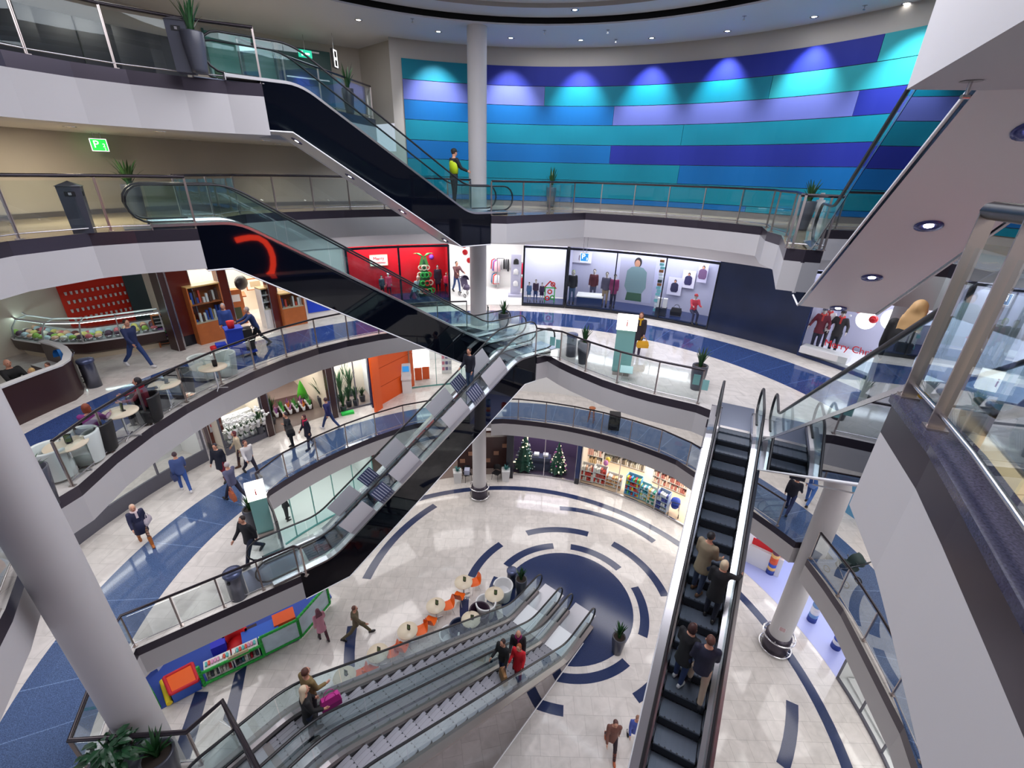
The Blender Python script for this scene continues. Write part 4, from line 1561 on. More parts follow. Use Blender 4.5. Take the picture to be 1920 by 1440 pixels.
def mannequin(label, px, py, z, head, h=1.1, **kw):
    p = clamp_r(at(px, py, z), W2 + .35, W2 + 1.1)
    kw.setdefault('skin', cm(200, 190, 185))
    kw.setdefault('vox', 0.036)
    kw.setdefault('pose', 'stand')
    r, hd, sh = person(label, tuple(p), head, h=h, cat='mannequin', name='mannequin', **kw)
    return r
IN = lambda px, py, z: toward(at(px, py, z), (0, 6))
zp = Z2 + 0.43
mannequin('small mannequin at the far left of the red window, dark dress', 688, 524, zp, IN(688, 530, zp), 1.05, top=(60, 60, 80), bottom=(30, 30, 40), hair=(40, 30, 30))
mannequin('small mannequin in a pink coat and white hat by the red wall', 707, 528, zp, IN(707, 530, zp), 1.15, top=(215, 50, 95), bottom=(60, 50, 60), cap=(235, 225, 230), coat=.3)
mannequin('tall dark mannequin right of the green wreath tree', 822, 548, zp, IN(822, 548, zp), 1.45, top=(45, 30, 55), bottom=(40, 30, 50), coat=.4, hair=(60, 40, 30))
mannequin('small mannequin in a bright pink jacket, right end of the red window', 838, 550, zp, IN(838, 552, zp), 1.1, top=(230, 60, 110), bottom=(40, 45, 70), hair=(160, 120, 80))
for k, (px, py) in enumerate(((742, 545), (753, 546))):
    p = at(px, py, zp)
    r = empty('toy_soldier', p, IN(px, py, zp), ('left' if k == 0 else 'right') + ' one of the two toy soldiers in front of the red wall', 'ornament', 'pair of toy soldiers')
    MB().lathe([(0, 0), (.07, 0), (.06, .28), (.09, .3), (.09, .55), (.05, .6), (0, .6)], cm(190, 40, 30), n=12).build('body', r)
    MB().ball((0, 0, .66), .065, SKIN).build('head', r)
    MB().lathe([(.07, .7), (.08, .86), (0, .87)], 'black', n=12).build('hat', r)
# wreath tree with a green bow
p = clamp_r(at(792, 543, zp), W2 + .5, W2 + .85)
wt = empty('wreath_tree', p, IN(792, 543, zp), 'green tree of small wreaths with a big green bow, in the red window', 'christmas tree')
m = MB()
rnd = random.Random(3)
m.lathe([(0, 0), (.42, 0), (.32, .6), (.2, 1.2), (.04, 1.8), (0, 1.8)], cm(20, 80, 45, .8), n=16)
m.build('cone', wt)
for z_, rr, n in ((.25, .42, 5), (.65, .34, 4), (1.05, .26, 4), (1.4, .18, 3)):
    for k in range(n):
        a = -1.0 + 2.0 * k / (n - 1)
        c = Vector((math.cos(a) * rr, math.sin(a) * rr, z_))
        q = MB()
        col = [cm(40, 170, 70), cm(230, 220, 200), cm(200, 60, 50), cm(60, 190, 90)][rnd.randrange(4)]
        q.tube([c + Vector((0, math.cos(t) * .12, math.sin(t) * .12)) for t in [2 * PI * j / 12 for j in range(12)]], .035, col, 6, closed=True)
        q.build('wreath', wt)
q = MB()
for s in (-1, 1):
    loft(q, [((.1, s * .05, 1.95), .05, .05), ((.1, s * .30, 2.12), .05, .12), ((.1, s * .42, 2.10), .03, .10)], cm(90, 170, 90))
    q.quad((.14, 0, 1.95), (.14, s * .12, 1.95), (.12, s * .26, 1.45), (.12, s * .12, 1.45), cm(90, 170, 90))
q.build('bow', wt)
tag(MB().ball((0, 0, 0), .13, cm(120, 60, 190)).build('bauble'), 'purple round ornament on the red wall', 'bauble')
bpy.data.objects['bauble'].location = on_wall(809, 482, W2 + 1.3)

# entrance: racks, baubles
def clothes_rack(label, px, py, z, w_, rz, cols, h=1.5, tiers=1, seed=0):
    p = at(px, py, z)
    r = empty('clothes_rack', p, rz, label, 'clothes rack')
    f = MB()
    for s in (-1, 1):
        f.bar((0, s * w_ / 2, 0), (0, s * w_ / 2, h), .03, .03, 'steel')
    rn = random.Random(seed)
    g_ = []
    for t in range(tiers):
        zz = h - t * (h / tiers) * .95
        f.bar((0, -w_ / 2, zz), (0, w_ / 2, zz), .025, .025, 'steel')
        n = int(w_ / .11)
        for k in range(n):
            y = -w_ / 2 + w_ * (k + .5) / n
            c = cols[rn.randrange(len(cols))]
            hh = min(.75, h / tiers * .8) * rn.uniform(.75, 1)
            g1 = MB()
            loft(g1, [((0, y, zz - hh), .20, .05), ((0, y, zz - hh * .4), .17, .045), ((0, y, zz - .1), .16, .04), ((0, y, zz - .03), .03, .02)], cm(*c, .8), 8)
            g_.append(g1)
    f.build('frame', r)
    for g1 in g_:
        g1.build('garment', r)
    return r
PINKS = [(230, 60, 120), (240, 240, 245), (150, 80, 180), (60, 60, 80), (220, 60, 60), (90, 160, 220), (240, 200, 210)]
clothes_rack('rack of white and pink children clothes left in the bright entrance', 862, 532, Z2, 1.4, R_(100), PINKS, 1.6, 2, 1)
clothes_rack('clothes rack just right of the white column in the entrance', 922, 535, Z2, 2.2, R_(20), PINKS, 1.7, 2, 2)
clothes_rack('rack of dark clothes beside the grey display board', 950, 538, Z2, 1.2, R_(95), [(30, 30, 40), (90, 90, 100), (230, 230, 235)], 1.7, 1, 3)
clothes_rack('rack of red and pink clothes deep in the black framed window', 995, 548, Z2, 1.2, R_(85), [(230, 50, 90), (240, 90, 140), (200, 40, 60)], 1.7, 2, 4)
clothes_rack('rack of lilac and grey clothes in the black framed window', 1033, 552, Z2, 1.3, R_(80), [(160, 90, 200), (120, 120, 120), (230, 120, 140), (60, 50, 70)], 1.8, 2, 5)
r = empty('display_board', at(966, 555, Z2), IN(966, 540, Z2), 'lilac board hung with little white clothes', 'display')
MB().box((0, 0, 1.15), (.08, .55, 2.3), 'shop_lilac').build('board', r)
MB().box((.05, 0, .06), (.6, .8, .12), 'shop_lilac').build('foot', r)
for k, z_ in enumerate((2.0, 1.45, .8)):
    q = MB()
    loft(q, [((.09, 0, z_ - .22), .03, .15), ((.09, 0, z_), .03, .13), ((.09, 0, z_ + .08), .02, .05)], cm(235, 235, 240) if k else 'black', 8)
    q.build('garment', r)
for k, (px, py, d) in enumerate(((870, 459, 'topmost'), (872, 473, 'middle'), (880, 488, 'lowest'))):
    tag(MB().ball((0, 0, 0), .15, cm(225, 20, 35, .25), 14, 9).build('bauble'), d + ' one of three red balls hanging in the bright entrance', 'bauble', 'red balls in the entrance')
    o = COL.objects[-1]
    o.location = on_wall(px, py, W2 + .6)
zq = Z2 + .16
mannequin('small mannequin in a blue dress, left in the black framed window', 991, 566, zq, IN(991, 566, zq), 1.0, top=(90, 120, 170), bottom=(60, 80, 120), skirt=(90, 130, 180))
mannequin('child mannequin in a dark jacket and jeans in the black framed window', 1003, 567, zq, IN(1003, 567, zq), 1.15, top=(60, 40, 70), bottom=(50, 70, 120))
mannequin('small mannequin in a dark purple dress in the black framed window', 1014, 570, zq, IN(1014, 570, zq), 1.0, top=(60, 40, 80), bottom=(50, 30, 60), skirt=(50, 35, 70))
r = empty('toy_house', clamp_r(at(1028, 572, zq), W2 + .4, W2 + .9), IN(1028, 572, zq), 'green and red little house with wreaths in the black framed window', 'ornament')
q = MB()
for s in (-1, 1):
    q.bar((0, s * .25, 0), (0, s * .25, .8), .05, .05, cm(40, 180, 70))
    q.bar((0, s * .32, .72), (0, 0, 1.1), .05, .06, cm(200, 40, 50))
q.bar((0, -.25, .75), (0, .25, .75), .05, .05, cm(40, 180, 70))
q.build('house_frame', r)
for y, z_, c in ((-.12, .2, (220, 50, 40)), (.15, .25, (60, 170, 70)), (.0, .55, (220, 60, 50)), (.14, .95, (200, 60, 60))):
    MB().tube([(0.05, y + math.cos(t) * .1, z_ + math.sin(t) * .1) for t in [2 * PI * j / 12 for j in range(12)]], .035, cm(*c), 6, closed=True).build('wreath', r)

# poster window
def figure_poster(label, px, py, r, w_, h_, ground, top, low=None, hair=(50, 40, 40), name='poster', seed=0):
    """a printed photograph of a person: flat shapes on a board"""
    s = flat_sign(name, label, 'poster', px, py, r, w_, h_, cm(*ground))
    q = MB()
    x = -.022
    k = h_
    def ell(cy_, cz, ry, rz_, m, dx=0):
        n = 18
        q.add([(x - dx, cy_ + ry * math.cos(2 * PI * j / n), cz + rz_ * math.sin(2 * PI * j / n)) for j in range(n)], [tuple(range(n))], m)
    ell(0, .30 * k, .075 * k, .10 * k, cm(*hair), .001)
    ell(.01 * k, .275 * k, .055 * k, .075 * k, SKIN, .002)
    P = [(-.2, .12), (-.12, .2), (0, .22), (.12, .2), (.2, .12), (.22, -.2), (.15, -.32), (-.15, -.32), (-.22, -.2)]
    q.add([(x - .003, a * k, c * k) for a, c in P], [tuple(range(9))], cm(*top))
    if low:
        P = [(-.15, -.32), (.15, -.32), (.17, -.49), (-.17, -.49)]
        q.add([(x - .004, a * k, c * k) for a, c in P], [(0, 1, 2, 3)], cm(*low))
    q.build('print', s)
    return s
figure_poster('tall hanging print of a figure in pale teal seen from behind', 1193, 520, W2 + 1.0, 1.75, 2.45, (195, 195, 225), (130, 160, 170), (60, 100, 80), (40, 35, 40))
figure_poster('print of a man in a navy jumper, upper right in the lilac window', 1291, 524, W2 + 1.8, .62, .85, (225, 220, 240), (50, 45, 90))
figure_poster('print of a man in a dark grey jumper, lower left of the navy jumper print', 1265, 537, W2 + 1.78, .70, .88, (215, 212, 235), (45, 42, 75))
figure_poster('print of a lilac cardigan at the right edge of the window', 1318, 512, W2 + 1.7, .45, .9, (205, 200, 228), (110, 80, 120))
figure_poster('wide print on the lilac wall behind the hanging parking sign', 1090, 482, W2 + 1.8, 1.1, .6, (230, 228, 240), (120, 110, 140), None, (80, 60, 70))
zq = Z2 + .19
mannequin('mannequin in a black jumper and jeans, left end of the lilac window', 1070, 570, zq, IN(1070, 570, zq), 1.72, top=(30, 30, 40), bottom=(50, 75, 110), hair=(150, 170, 110), style='bob')
mannequin('mannequin in a dark red patterned jacket behind a low white table', 1112, 561, zq, IN(1112, 561, zq), 1.7, top=(80, 25, 40), bottom=(60, 60, 90))
mannequin('mannequin in grey jacket and khaki trousers in the lilac window', 1132, 573, zq, IN(1132, 573, zq), 1.72, top=(90, 85, 110), bottom=(150, 130, 110))
mannequin('mannequin in a plum coat beside the khaki trousers one', 1147, 575, zq, IN(1147, 575, zq), 1.66, top=(130, 45, 95), bottom=(40, 40, 70), coat=.25)
mannequin('seated mannequin in a pink red coat, right end of the lilac window', 1296, 600, zq, IN(1296, 600, zq) + .5, 1.65, pose='sit', top=(205, 60, 80), bottom=(50, 50, 80), cap=(190, 60, 70))
def crate(name, label, cat, px, py, z, d, m, rz=0.0, parts=()):
    r = empty(name, at(px, py, z), rz, label, cat)
    MB().box((0, 0, d[2] / 2), d, m).build('body', r)
    for nm, c, dd, mm in parts:
        MB().box(c, dd, mm).build(nm, r)
    return r
crate('display_table', 'long dark display block with a white top in the lilac window', 'display block', 1105, 570, zq, (.9, 1.3, .45), 'frame_navy', IN(1105, 570, zq), [('top', (0, 0, .47), (.95, 1.35, .05), 'shop_white')])
r = crate('bag_stand', 'dark wire stand with two white bags in the lilac window', 'display stand', 1238, 590, zq, (.4, .5, .35), 'dark_glass_store', IN(1238, 590, zq))
for s in (-1, 1):
    MB().box((0, s * .13, .6), (.18, .2, .45), 'paper').build('bag', r)
bag('black handbag standing in the lilac window beside the bag stand', at(1266, 592, zq) + Vector((0, 0, .55)), (25, 25, 35), (.2, .5, .36), IN(1266, 592, zq))
r = empty('mirror_column', at(1150, 560, zq), IN(1150, 560, zq), 'narrow shimmering mosaic column left of the tall print', 'display')
rnd = random.Random(11)
q = MB()
for k in range(16):
    q.box((0, rnd.uniform(-.05, .05), .1 + k * .16), (.12, .22, .12), [cm(200, 140, 60), cm(60, 60, 90), cm(220, 220, 235), cm(120, 60, 50)][rnd.randrange(4)])
q.build('mosaic', r)
r = empty('mirror_column', at(1228, 585, zq), IN(1228, 585, zq), 'narrow mosaic column of green and black pieces right of the tall print', 'display')
q = MB()
for k in range(16):
    q.box((0, rnd.uniform(-.04, .04), .1 + k * .16), (.12, .2, .12), [cm(120, 190, 200), cm(40, 60, 60), cm(220, 230, 240), cm(140, 90, 50)][rnd.randrange(4)])
q.build('mosaic', r)

# hanging signs
def hanging_sign(label, p, rz, w_, h_, face, marks, zc, border='sign_white'):
    r = empty('hanging_sign', p, rz, label, 'sign')
    MB().box((0, 0, 0), (.12, w_, h_), 'dull_steel').build('case', r)
    m = MB()
    for s in (-1, 1):
        m.box((s * .062, 0, 0), (.004, w_ * .96, h_ * .96), border)
        m.box((s * .065, 0, 0), (.004, w_ * .88, h_ * .88), face)
    m.build('lit_face', r)
    for t, sz, y, z in marks:
        text(t, sz, 'sign_white', r, (-.07, -y, z), (PI / 2, 0, -PI / 2))
    q = MB()
    for s in (-1, 1):
        q.tube([(0, s * w_ * .2, h_ / 2), (0, s * w_ * .2, zc)], .01, 'steel', 6)
    q.build('hanger', r)
    return r
# the P sign of level three: found from its place under the top gallery
def p_at_height(px, py, depth_z, z):
    return at(px, py, z)
pp = at(186, 272, 16.60)
hanging_sign('green lit parking sign with a white P and a small 2, under the top gallery', pp, toward((0, 0), pp), .38, .32, 'sign_green', [('P', .25, -.06, .01), ('2', .12, .10, -.01), ('2', .08, .11, -.10)], Z4 - 1.1 - pp.z)
p = on_wall(1096, 482, W2 - .9)
hanging_sign('blue parking sign hanging before the lilac shop window', p, toward((0, 0), p), .42, .42, 'sign_blue', [('P', .32, -.05, .03), ('2', .16, .12, -.08)], Z3 - .95 - p.z)

# right end: three dressed figures, baubles, lettering
zq = Z2 + .23
for px, py, l, tp, bt, cp in ((1516, 660, 'left one of the trio of dressed figures, dark red jacket', (110, 25, 50), (40, 40, 60), (90, 90, 110)), (1535, 652, 'middle, tallest one of the trio of dressed figures, pale top', (215, 205, 210), (60, 50, 60), (70, 60, 70)), (1556, 664, 'right one of the trio of dressed figures, black coat with red', (35, 30, 38), (30, 32, 45), (40, 35, 40))):
    mannequin(l, px, py, zq, IN(px, py, zq), 1.75, top=tp, bottom=bt, cap=cp, coat=.2, collar=(200, 60, 60), arms=((.1, .7, .45), (.1, .7, .45)))
MB_ = MB().box((0, 0, .12), (.6, 1.6, .24), 'white')
o = MB_.build('display_plinth_block')
o.location = at(1545, 668, zq)
o.rotation_euler = (0, 0, IN(1545, 668, zq))
tag(o, 'low white block under the trio of dressed figures', 'display block')
for px, py, r_, c, l in ((1611, 580, .14, (215, 15, 35), 'left glossy red bauble in the right shop window'), (1638, 599, .14, (215, 15, 35), 'right glossy red bauble, in front of the white disc'), (1655, 640, .05, (220, 220, 235), 'tiny silver bauble below the red ones'), (1594, 592, .05, (230, 230, 240), 'tiny silver bauble left of the red ones')):
    o = MB().ball((0, 0, 0), r_, cm(*c, .15), 18, 12).build('bauble')
    o.location = on_wall(px, py, W2 + .5)
    tag(o, l, 'bauble')
for px, py, r_, l in ((1623, 600, .34, 'large white disc behind the red baubles'), (1672, 600, .36, 'second white disc, further right in the shop window')):
    p, a = wall_item(px, py, W2 + .95)
    o = MB().add([(0, r_ * math.cos(2 * PI * j / 28), r_ * math.sin(2 * PI * j / 28)) for j in range(28)] + [(.03, r_ * math.cos(2 * PI * j / 28), r_ * math.sin(2 * PI * j / 28)) for j in range(28)],
                 [tuple(range(28)), tuple(range(55, 27, -1))] + [(j, (j + 1) % 28, 28 + (j + 1) % 28, 28 + j) for j in range(28)], 'bright_panel').build('ornament_disc')
    o.location = p
    o.rotation_euler = (0, 0, a)
    tag(o, l, 'ornament')
p, a = wall_item(1603, 655, W2 - .03)
q = empty('window_lettering', p, a, 'red script reading Merry Christmas on the right shop window', 'lettering')
t_ = text('Merry Christmas', .36, 'red_letter', q, (-.02, -.15, 0), (PI / 2, -0.09, -PI / 2))

# ---- level two, left: brown portal shop and the ice cream bar
aL = [aw(x, y, 13.8) for x, y in ((318, 640), (346, 640), (378, 636), (428, 628), (447, 622), (500, 612), (528, 610), (574, 600), (655, 585))]
shell('wall_portal_shop', Z2, aL[2] , aL[7], 13.9, 17.0, 'shop_cream', 'shop_cream', h=3.05, power=130, color=(1, 0.95, 0.85))
b = MB()
b.strip(arc(13.6, aL[7], a668 + .3, Z2, 4), arc(13.6, aL[7], a668 + .3, Z2 + 3.1, 4), 'shop_white')
struct(b, 'wall_plain_left')
b = MB()
b.strip(arc(18.3, 205, aL[1], Z2, 14), arc(18.3, 205, aL[1], Z2 + 4, 14), 'shop_cream')
struct(b, 'wall_bar_back')
def pillar(label, px, py, w_, d_, h=3.1, m='maroon', base='frame_black', z=Z2, rz=None, edge=True):
    p = at(px, py, z)
    r = empty('square_pillar', p, rz if rz is not None else toward(p, (CX, CY)), label, 'pillar')
    MB().box((0, 0, h / 2 + .2), (d_, w_, h - .4), m).build('shaft', r)
    MB().box((0, 0, .2), (d_ + .01, w_ + .01, .4), base).build('foot', r)
    if edge:
        q = MB()
        for s in (-1, 1):
            q.box((d_ / 2, s * w_ / 2, h / 2), (.02, .025, h), 'steel')
        q.build('edge_trim', r)
    return r
pillar('narrow dark pillar at the right end of the ice cream bar', 335, 655, .22, .5, m='dark_brown', base='dark_brown')
pillar('broad glossy maroon pillar between ice cream bar and display cabinets', 362, 643, .75, .4)
pillar('tall maroon pillar left of the brown portal entrance', 436, 618, .34, .4, base='maroon')
pillar('maroon pillar right of the brown portal entrance', 521, 612, .34, .4, base='maroon')
def cabinet(label, px, py, w_, h, tiers, seed, z=Z2, colors=None, m='wood', dep=.5):
    p = at(px, py, z)
    r = empty('display_cabinet', p, toward(p, (CX, CY)), label, 'cabinet')
    b_ = MB()
    b_.box((0, 0, .4), (dep, w_, .8), m)
    b_.box((-dep / 2, 0, h / 2), (.04, w_, h), m)
    for s in (-1, 1):
        b_.box((0, s * w_ / 2, h / 2), (dep, .04, h), m)
    b_.box((0, 0, h), (dep, w_ + .04, .05), 'pale_wood')
    b_.build('body', r)
    rn = random.Random(seed)
    colors = colors or [(240, 240, 240), (60, 90, 180), (220, 80, 60), (90, 60, 50), (230, 190, 90)]
    th = (h - .8) / tiers
    for t in range(tiers):
        zz = .82 + t * th
        MB().box((0, 0, zz), (dep - .04, w_ - .06, .03), m if t else 'light_wood').build('shelf', r)
        g_ = MB()
        n = int(w_ / .1)
        for k in range(n):
            hh = rn.uniform(.08, th * .7)
            g_.box((rn.uniform(-.1, .15), -w_ / 2 + w_ * (k + .5) / n, zz + .015 + hh / 2), (.08, .07, hh), cm(*colors[rn.randrange(len(colors))]))
        o = g_.build('goods', r)
        o['kind'] = 'stuff'
    MB().box((dep / 2 + .01, 0, .8 + (h - .8) / 2), (.01, w_ - .06, h - .85), 'shop_glass').build('pane', r)
    return r
cabinet('wooden display cabinet with lit shelves between the maroon pillars', 401, 637, 1.15, 2.2, 2, 5)
cabinet('low wooden display cabinet at the right side of the portal shop', 552, 608, .95, 1.45, 1, 6)
cabinet('pale shelf with grey goods just left of the right maroon pillar', 508, 612, .45, 1.7, 3, 7, colors=[(200, 195, 190), (120, 110, 105), (80, 80, 85)], m='shop_white')
r = empty('lectern', at(459, 600, Z2), IN(459, 600, Z2), 'narrow wooden stand with a sloping top inside the portal shop', 'stand')
MB().box((0, 0, .55), (.18, .22, 1.1), 'wood').build('post', r)
MB().box((0, 0, 1.15), (.35, .5, .06), 'wood', R=Matrix.Rotation(.4, 3, 'Y')).build('top', r)
MB().box((0, 0, .03), (.35, .4, .06), 'wood').build('foot', r)
s = flat_sign('framed_picture', 'wood framed picture on the cream wall of the portal shop', 'picture', 478, 532, 16.6, .75, .5, cm(235, 230, 215), 'wood')
MB().box((-.02, 0, 0), (.01, .45, .25), cm(190, 170, 140)).build('print', s)
crate('display_case', 'wooden case with a black and white label, behind the blue cart', 'display case', 447, 606, Z2, (.4, .7, 1.5), 'wood', IN(447, 606, Z2), [('label', (.21, 0, 1.15), (.01, .5, .3), 'white'), ('opening', (.205, 0, .5), (.01, .4, .5), cm(60, 70, 50))])
o = MB().ball((0, 0, 0), (.2, .38, .3), 'black').build('hanging_ornament')
o.location = on_wall(452, 530, 14.6)
tag(o, 'big round black ornament hanging inside the portal shop', 'ornament')
s = flat_sign('poster', 'bright blue poster low on the wall behind the black escalator side', 'poster', 597, 568, 13.56, 1.0, .8, cm(25, 70, 210))

# ice cream bar
fr = [at(x, y, Z2) for x, y in ((16, 648), (44, 668), (100, 677), (170, 675), (240, 664), (318, 650))]
bar = empty('ice_cream_counter', fr[2], 0, 'long curved ice cream counter with glass front and dark brown base', 'counter')
o3 = fr[2]
fr2 = [p - o3 for p in fr]
def side(P, d, z):
    return [p + Vector((0, 0, z)) for p in offs(P, d)]
q = MB()
prof = [(.16, 0), (.12, .18), (-.04, .28), (-.06, .62), (-.03, .66), (.85, .66)]
mm = ['light_wood', 'dark_brown', 'dark_brown', 'white', 'white']
for i in range(5):
    q.strip(side(fr2, prof[i][0], prof[i][1]), side(fr2, prof[i + 1][0], prof[i + 1][1]), mm[i], True)
q.strip(side(fr2, .85, 0), side(fr2, .85, .9), 'white')
q.strip(side(fr2, .85, .9), side(fr2, 1.1, .9), 'steel')
for e in (0, -1):
    P_ = [side(fr2, d_, z_)[e] for d_, z_ in ((.16, 0), (.12, .18), (-.04, .28), (-.06, .62), (.85, .66), (.85, 0))]
    q.add(P_, [tuple(range(6))], 'dark_brown')
q.build('base', bar)
for i in range(5):
    seg_ = fr2[i:i + 2]
    P0, P1, P2_, P3_ = [side(fr2, d_, z_)[i:i + 2] for d_, z_ in ((-.03, .66), (.04, 1.05), (.22, 1.30), (.55, 1.36))]
    q = MB()
    q.strip(P0, P1, 'shop_glass', True)
    q.strip(P1, P2_, 'shop_glass', True)
    q.build('glass_pane', bar)
    q = MB()
    for j in (0, 1):
        for A_1, B_1 in ((P0[j], P1[j]), (P1[j], P2_[j]), (P2_[j], P3_[j])):
            q.bar(A_1, B_1, .035, .035, 'white')
    q.build('glazing_bar', bar)
q = MB()
q.tube(side(fr2, .22, 1.31), .035, 'white', 6)
q.strip(side(fr2, .22, 1.33), side(fr2, .50, 1.37), 'shop_glass')
q.tube(side(fr2, .52, 1.37), .03, 'white', 6)
q.build('top_rail', bar)
rn = random.Random(4)
IC = [(240, 235, 220), (220, 120, 130), (120, 60, 60), (235, 220, 130), (160, 200, 90), (90, 60, 80), (200, 220, 230), (250, 200, 170)]
k = 0
q = MB()
q.tube(side(fr2, .26, 1.27), .018, 'case_lamp', 6)
q.build('case_lamp', bar)
rr_ = split_even(fr, .27)
for row, d_ in enumerate((.13, .40, .67)):
    for p in offs(rr_, d_)[0:-1]:
        q = empty('ice_cream_tub', (p.x, p.y, Z2 + .67), rn.uniform(0, 3), 'oval tub heaped with ice cream behind the counter glass', 'ice cream tub', 'ice cream tubs in the counter')
        MB().lathe([(.0, 0), (.09, 0), (.11, .10), (.10, .10)], 'steel', n=10).build('tub', q)
        MB().ball((0, 0, .12), (.11, .11, rn.uniform(.06, .14)), cm(*IC[rn.randrange(8)]), 8, 5).build('scoop', q)
# bar back
s = flat_sign('bar_wall_board', 'orange red back panel of the bar with rows of small cups', 'wall panel', 232, 562, 17.9, 3.8, 1.9, cm(225, 45, 20))
for rw in range(4):
    for c_ in range(22):
        q = MB()
        q.lathe([(.03, 0), (.045, .12), (0, .12)], 'white', n=8, c=(-.09, -1.75 + c_ * .166, .55 - rw * .33))
        q.build('cup', s)
q = flat_sign('extractor_hood', 'dark grey extractor hood between the two orange red panels', 'hood', 266, 556, 17.6, .9, 1.9, cm(50, 70, 75))
s = flat_sign('bar_wall_board', 'smaller orange red panel with pink goods by the dark pillar', 'wall panel', 296, 548, 17.7, .9, 1.6, cm(225, 45, 20))
for k in range(8):
    MB().box((-.06, -.3 + .2 * (k % 4), .4 - .5 * (k // 4)), (.08, .12, .12), cm(240, 190, 210)).build('packet', s)
crate('back_counter', 'pale wooden back counter with a rack of glasses on top', 'counter', 215, 600, Z2, (.6, 2.6, 1.0), 'pale_wood', R_(-25), [('glass_rack', (0, 0, 1.15), (.35, 2.2, .25), 'light_wood')])
r = empty('barrel_stand', at(160, 617, Z2), 0, 'brown wooden barrel like stand behind the counter', 'stand')
q = MB()
for k in range(8):
    a = 2 * PI * k / 8
    q.box((math.cos(a) * .3, math.sin(a) * .3, .75), (.12, .2, 1.5), 'wood', a)
q.build('stave', r)
r = empty('santa_figure', at(143, 610, Z2) , R_(-60), 'white figure with a pointed red hat behind the counter', 'ornament')
MB().lathe([(0, 0), (.25, 0), (.2, .8), (.1, 1.25), (0, 1.3)], 'white', n=12).build('body', r)
MB().lathe([(.17, 1.25), (.1, 1.5), (0, 1.72)], cm(205, 20, 30), n=12).build('hat', r)
r = empty('chalkboard', at(317, 648, Z2), toward(at(317, 648, Z2), (0, 0)), 'wood framed chalkboard with green and violet drawings by the bar', 'chalkboard')
MB().box((0, 0, .62), (.03, .5, 1.1), cm(20, 25, 25), R=Matrix.Rotation(-.12, 3, 'Y')).build('slate', r)
q = MB()
for s in (-1, 1):
    q.bar((.07, s * .26, 0), (-.07, s * .26, 1.22), .05, .04, 'wood')
q.bar((-.065, -.28, 1.2), (-.065, .28, 1.2), .04, .05, 'wood')
q.bar((.055, -.28, .12), (.055, .28, .12), .04, .05, 'wood')
q.build('frame', r)
q = MB()
rn = random.Random(8)
for k in range(7):
    z_ = 1.08 - .13 * k
    c = [cm(200, 200, 200), cm(60, 170, 100), cm(150, 90, 170)][0 if k < 2 else rn.randrange(3)]
    q.box((.021 + .12 * (.62 - z_), rn.uniform(-.05, .05), z_), (.006, rn.uniform(.2, .38), .03 if k < 2 else .07), c, R=Matrix.Rotation(-.12, 3, 'Y'))
q.build('chalk_marks', r)

# ------------------------------------------------------------------ level one shops
mat('slate', (0.10, 0.10, 0.13), 0.4)
b1 = [aw(x, y, 13.6) for x, y in ((255, 890), (393, 845), (421, 838), (500, 818), (515, 812), (618, 784), (636, 778), (690, 765), (703, 760), (780, 735), (880, 715), (960, 700))]
shell('wall_white_shop', Z1, b1[0] + 14, b1[1], 14.2, 15.6, 'shop_white', 'shop_white', h=3.05, power=20)
shop_window('long low lit shop window with white panels, left of the toilet sign pillar', Z1, b1[0] + 12, b1[1], 13.9, fm='slate', sill=0.55, divs=3, post=0.05)
shell('wall_orchid_shop', Z1, b1[2], b1[3], 13.55, 15.0, 'shop_cream', 'shop_cream', 'grey_brown_floor', h=3.05, power=45)
shop_window('shop window full of white orchids', Z1, b1[2], b1[3], 13.55, fm='slate', sill=0.3, divs=1, post=0.05, plinth=.35, pm='slate')
shell('wall_flower_shop', Z1, b1[4], b1[5], 13.5, 19.0, 'shop_brown', 'shop_cream', 'grey_brown_floor', h=3.05, power=110, color=(1, .95, .88))
shell('wall_plant_shop', Z1, b1[6], b1[8], 13.45, 15.4, 'shop_cream', 'shop_white', 'grey_brown_floor', h=3.05, power=80)
shop_window('shop window with green pot plants between brown pillar and orange front', Z1, b1[6], b1[8], 13.4, fm='slate', sill=0.08, divs=2, post=0.04)
pillar('brown pillar with two red toilet symbols, left of the orchid window', 411, 840, .62, .35, z=Z1)
s = flat_sign('notice_board', 'grey notice board with two red signs on the brown pillar', 'sign', 407, 808, 13.2, .34, 1.15, cm(190, 190, 195))
bpy.data.objects['notice_board'].location = at(411, 840, Z1) + Vector((.14, -.16, 1.55))
bpy.data.objects['notice_board'].rotation_euler[2] = toward((CX, CY), at(411, 840, Z1))
for z_ in (.32, -.28):
    MB().add([(-.02, .12 * math.cos(2 * PI * j / 16), z_ + .12 * math.sin(2 * PI * j / 16)) for j in range(16)], [tuple(range(16))], cm(205, 30, 40)).build('red_symbol', s)
    q = MB()
    q.box((-.024, 0, z_ + .05), (.004, .04, .04), 'white')
    q.box((-.024, 0, z_ - .03), (.004, .05, .09), 'white')
    q.build('figure_mark', s)
pillar('dark brown pillar between orchid window and open flower shop', 506, 815, .30, .4, m='dark_brown', base='dark_brown', z=Z1)
pillar('dark brown pillar right of the open flower shop', 627, 781, .30, .4, m='dark_brown', base='dark_brown', z=Z1)
pillar('navy post between plant window and orange front', 700, 762, .16, .3, m='frame_navy', base='frame_navy', z=Z1, edge=False)

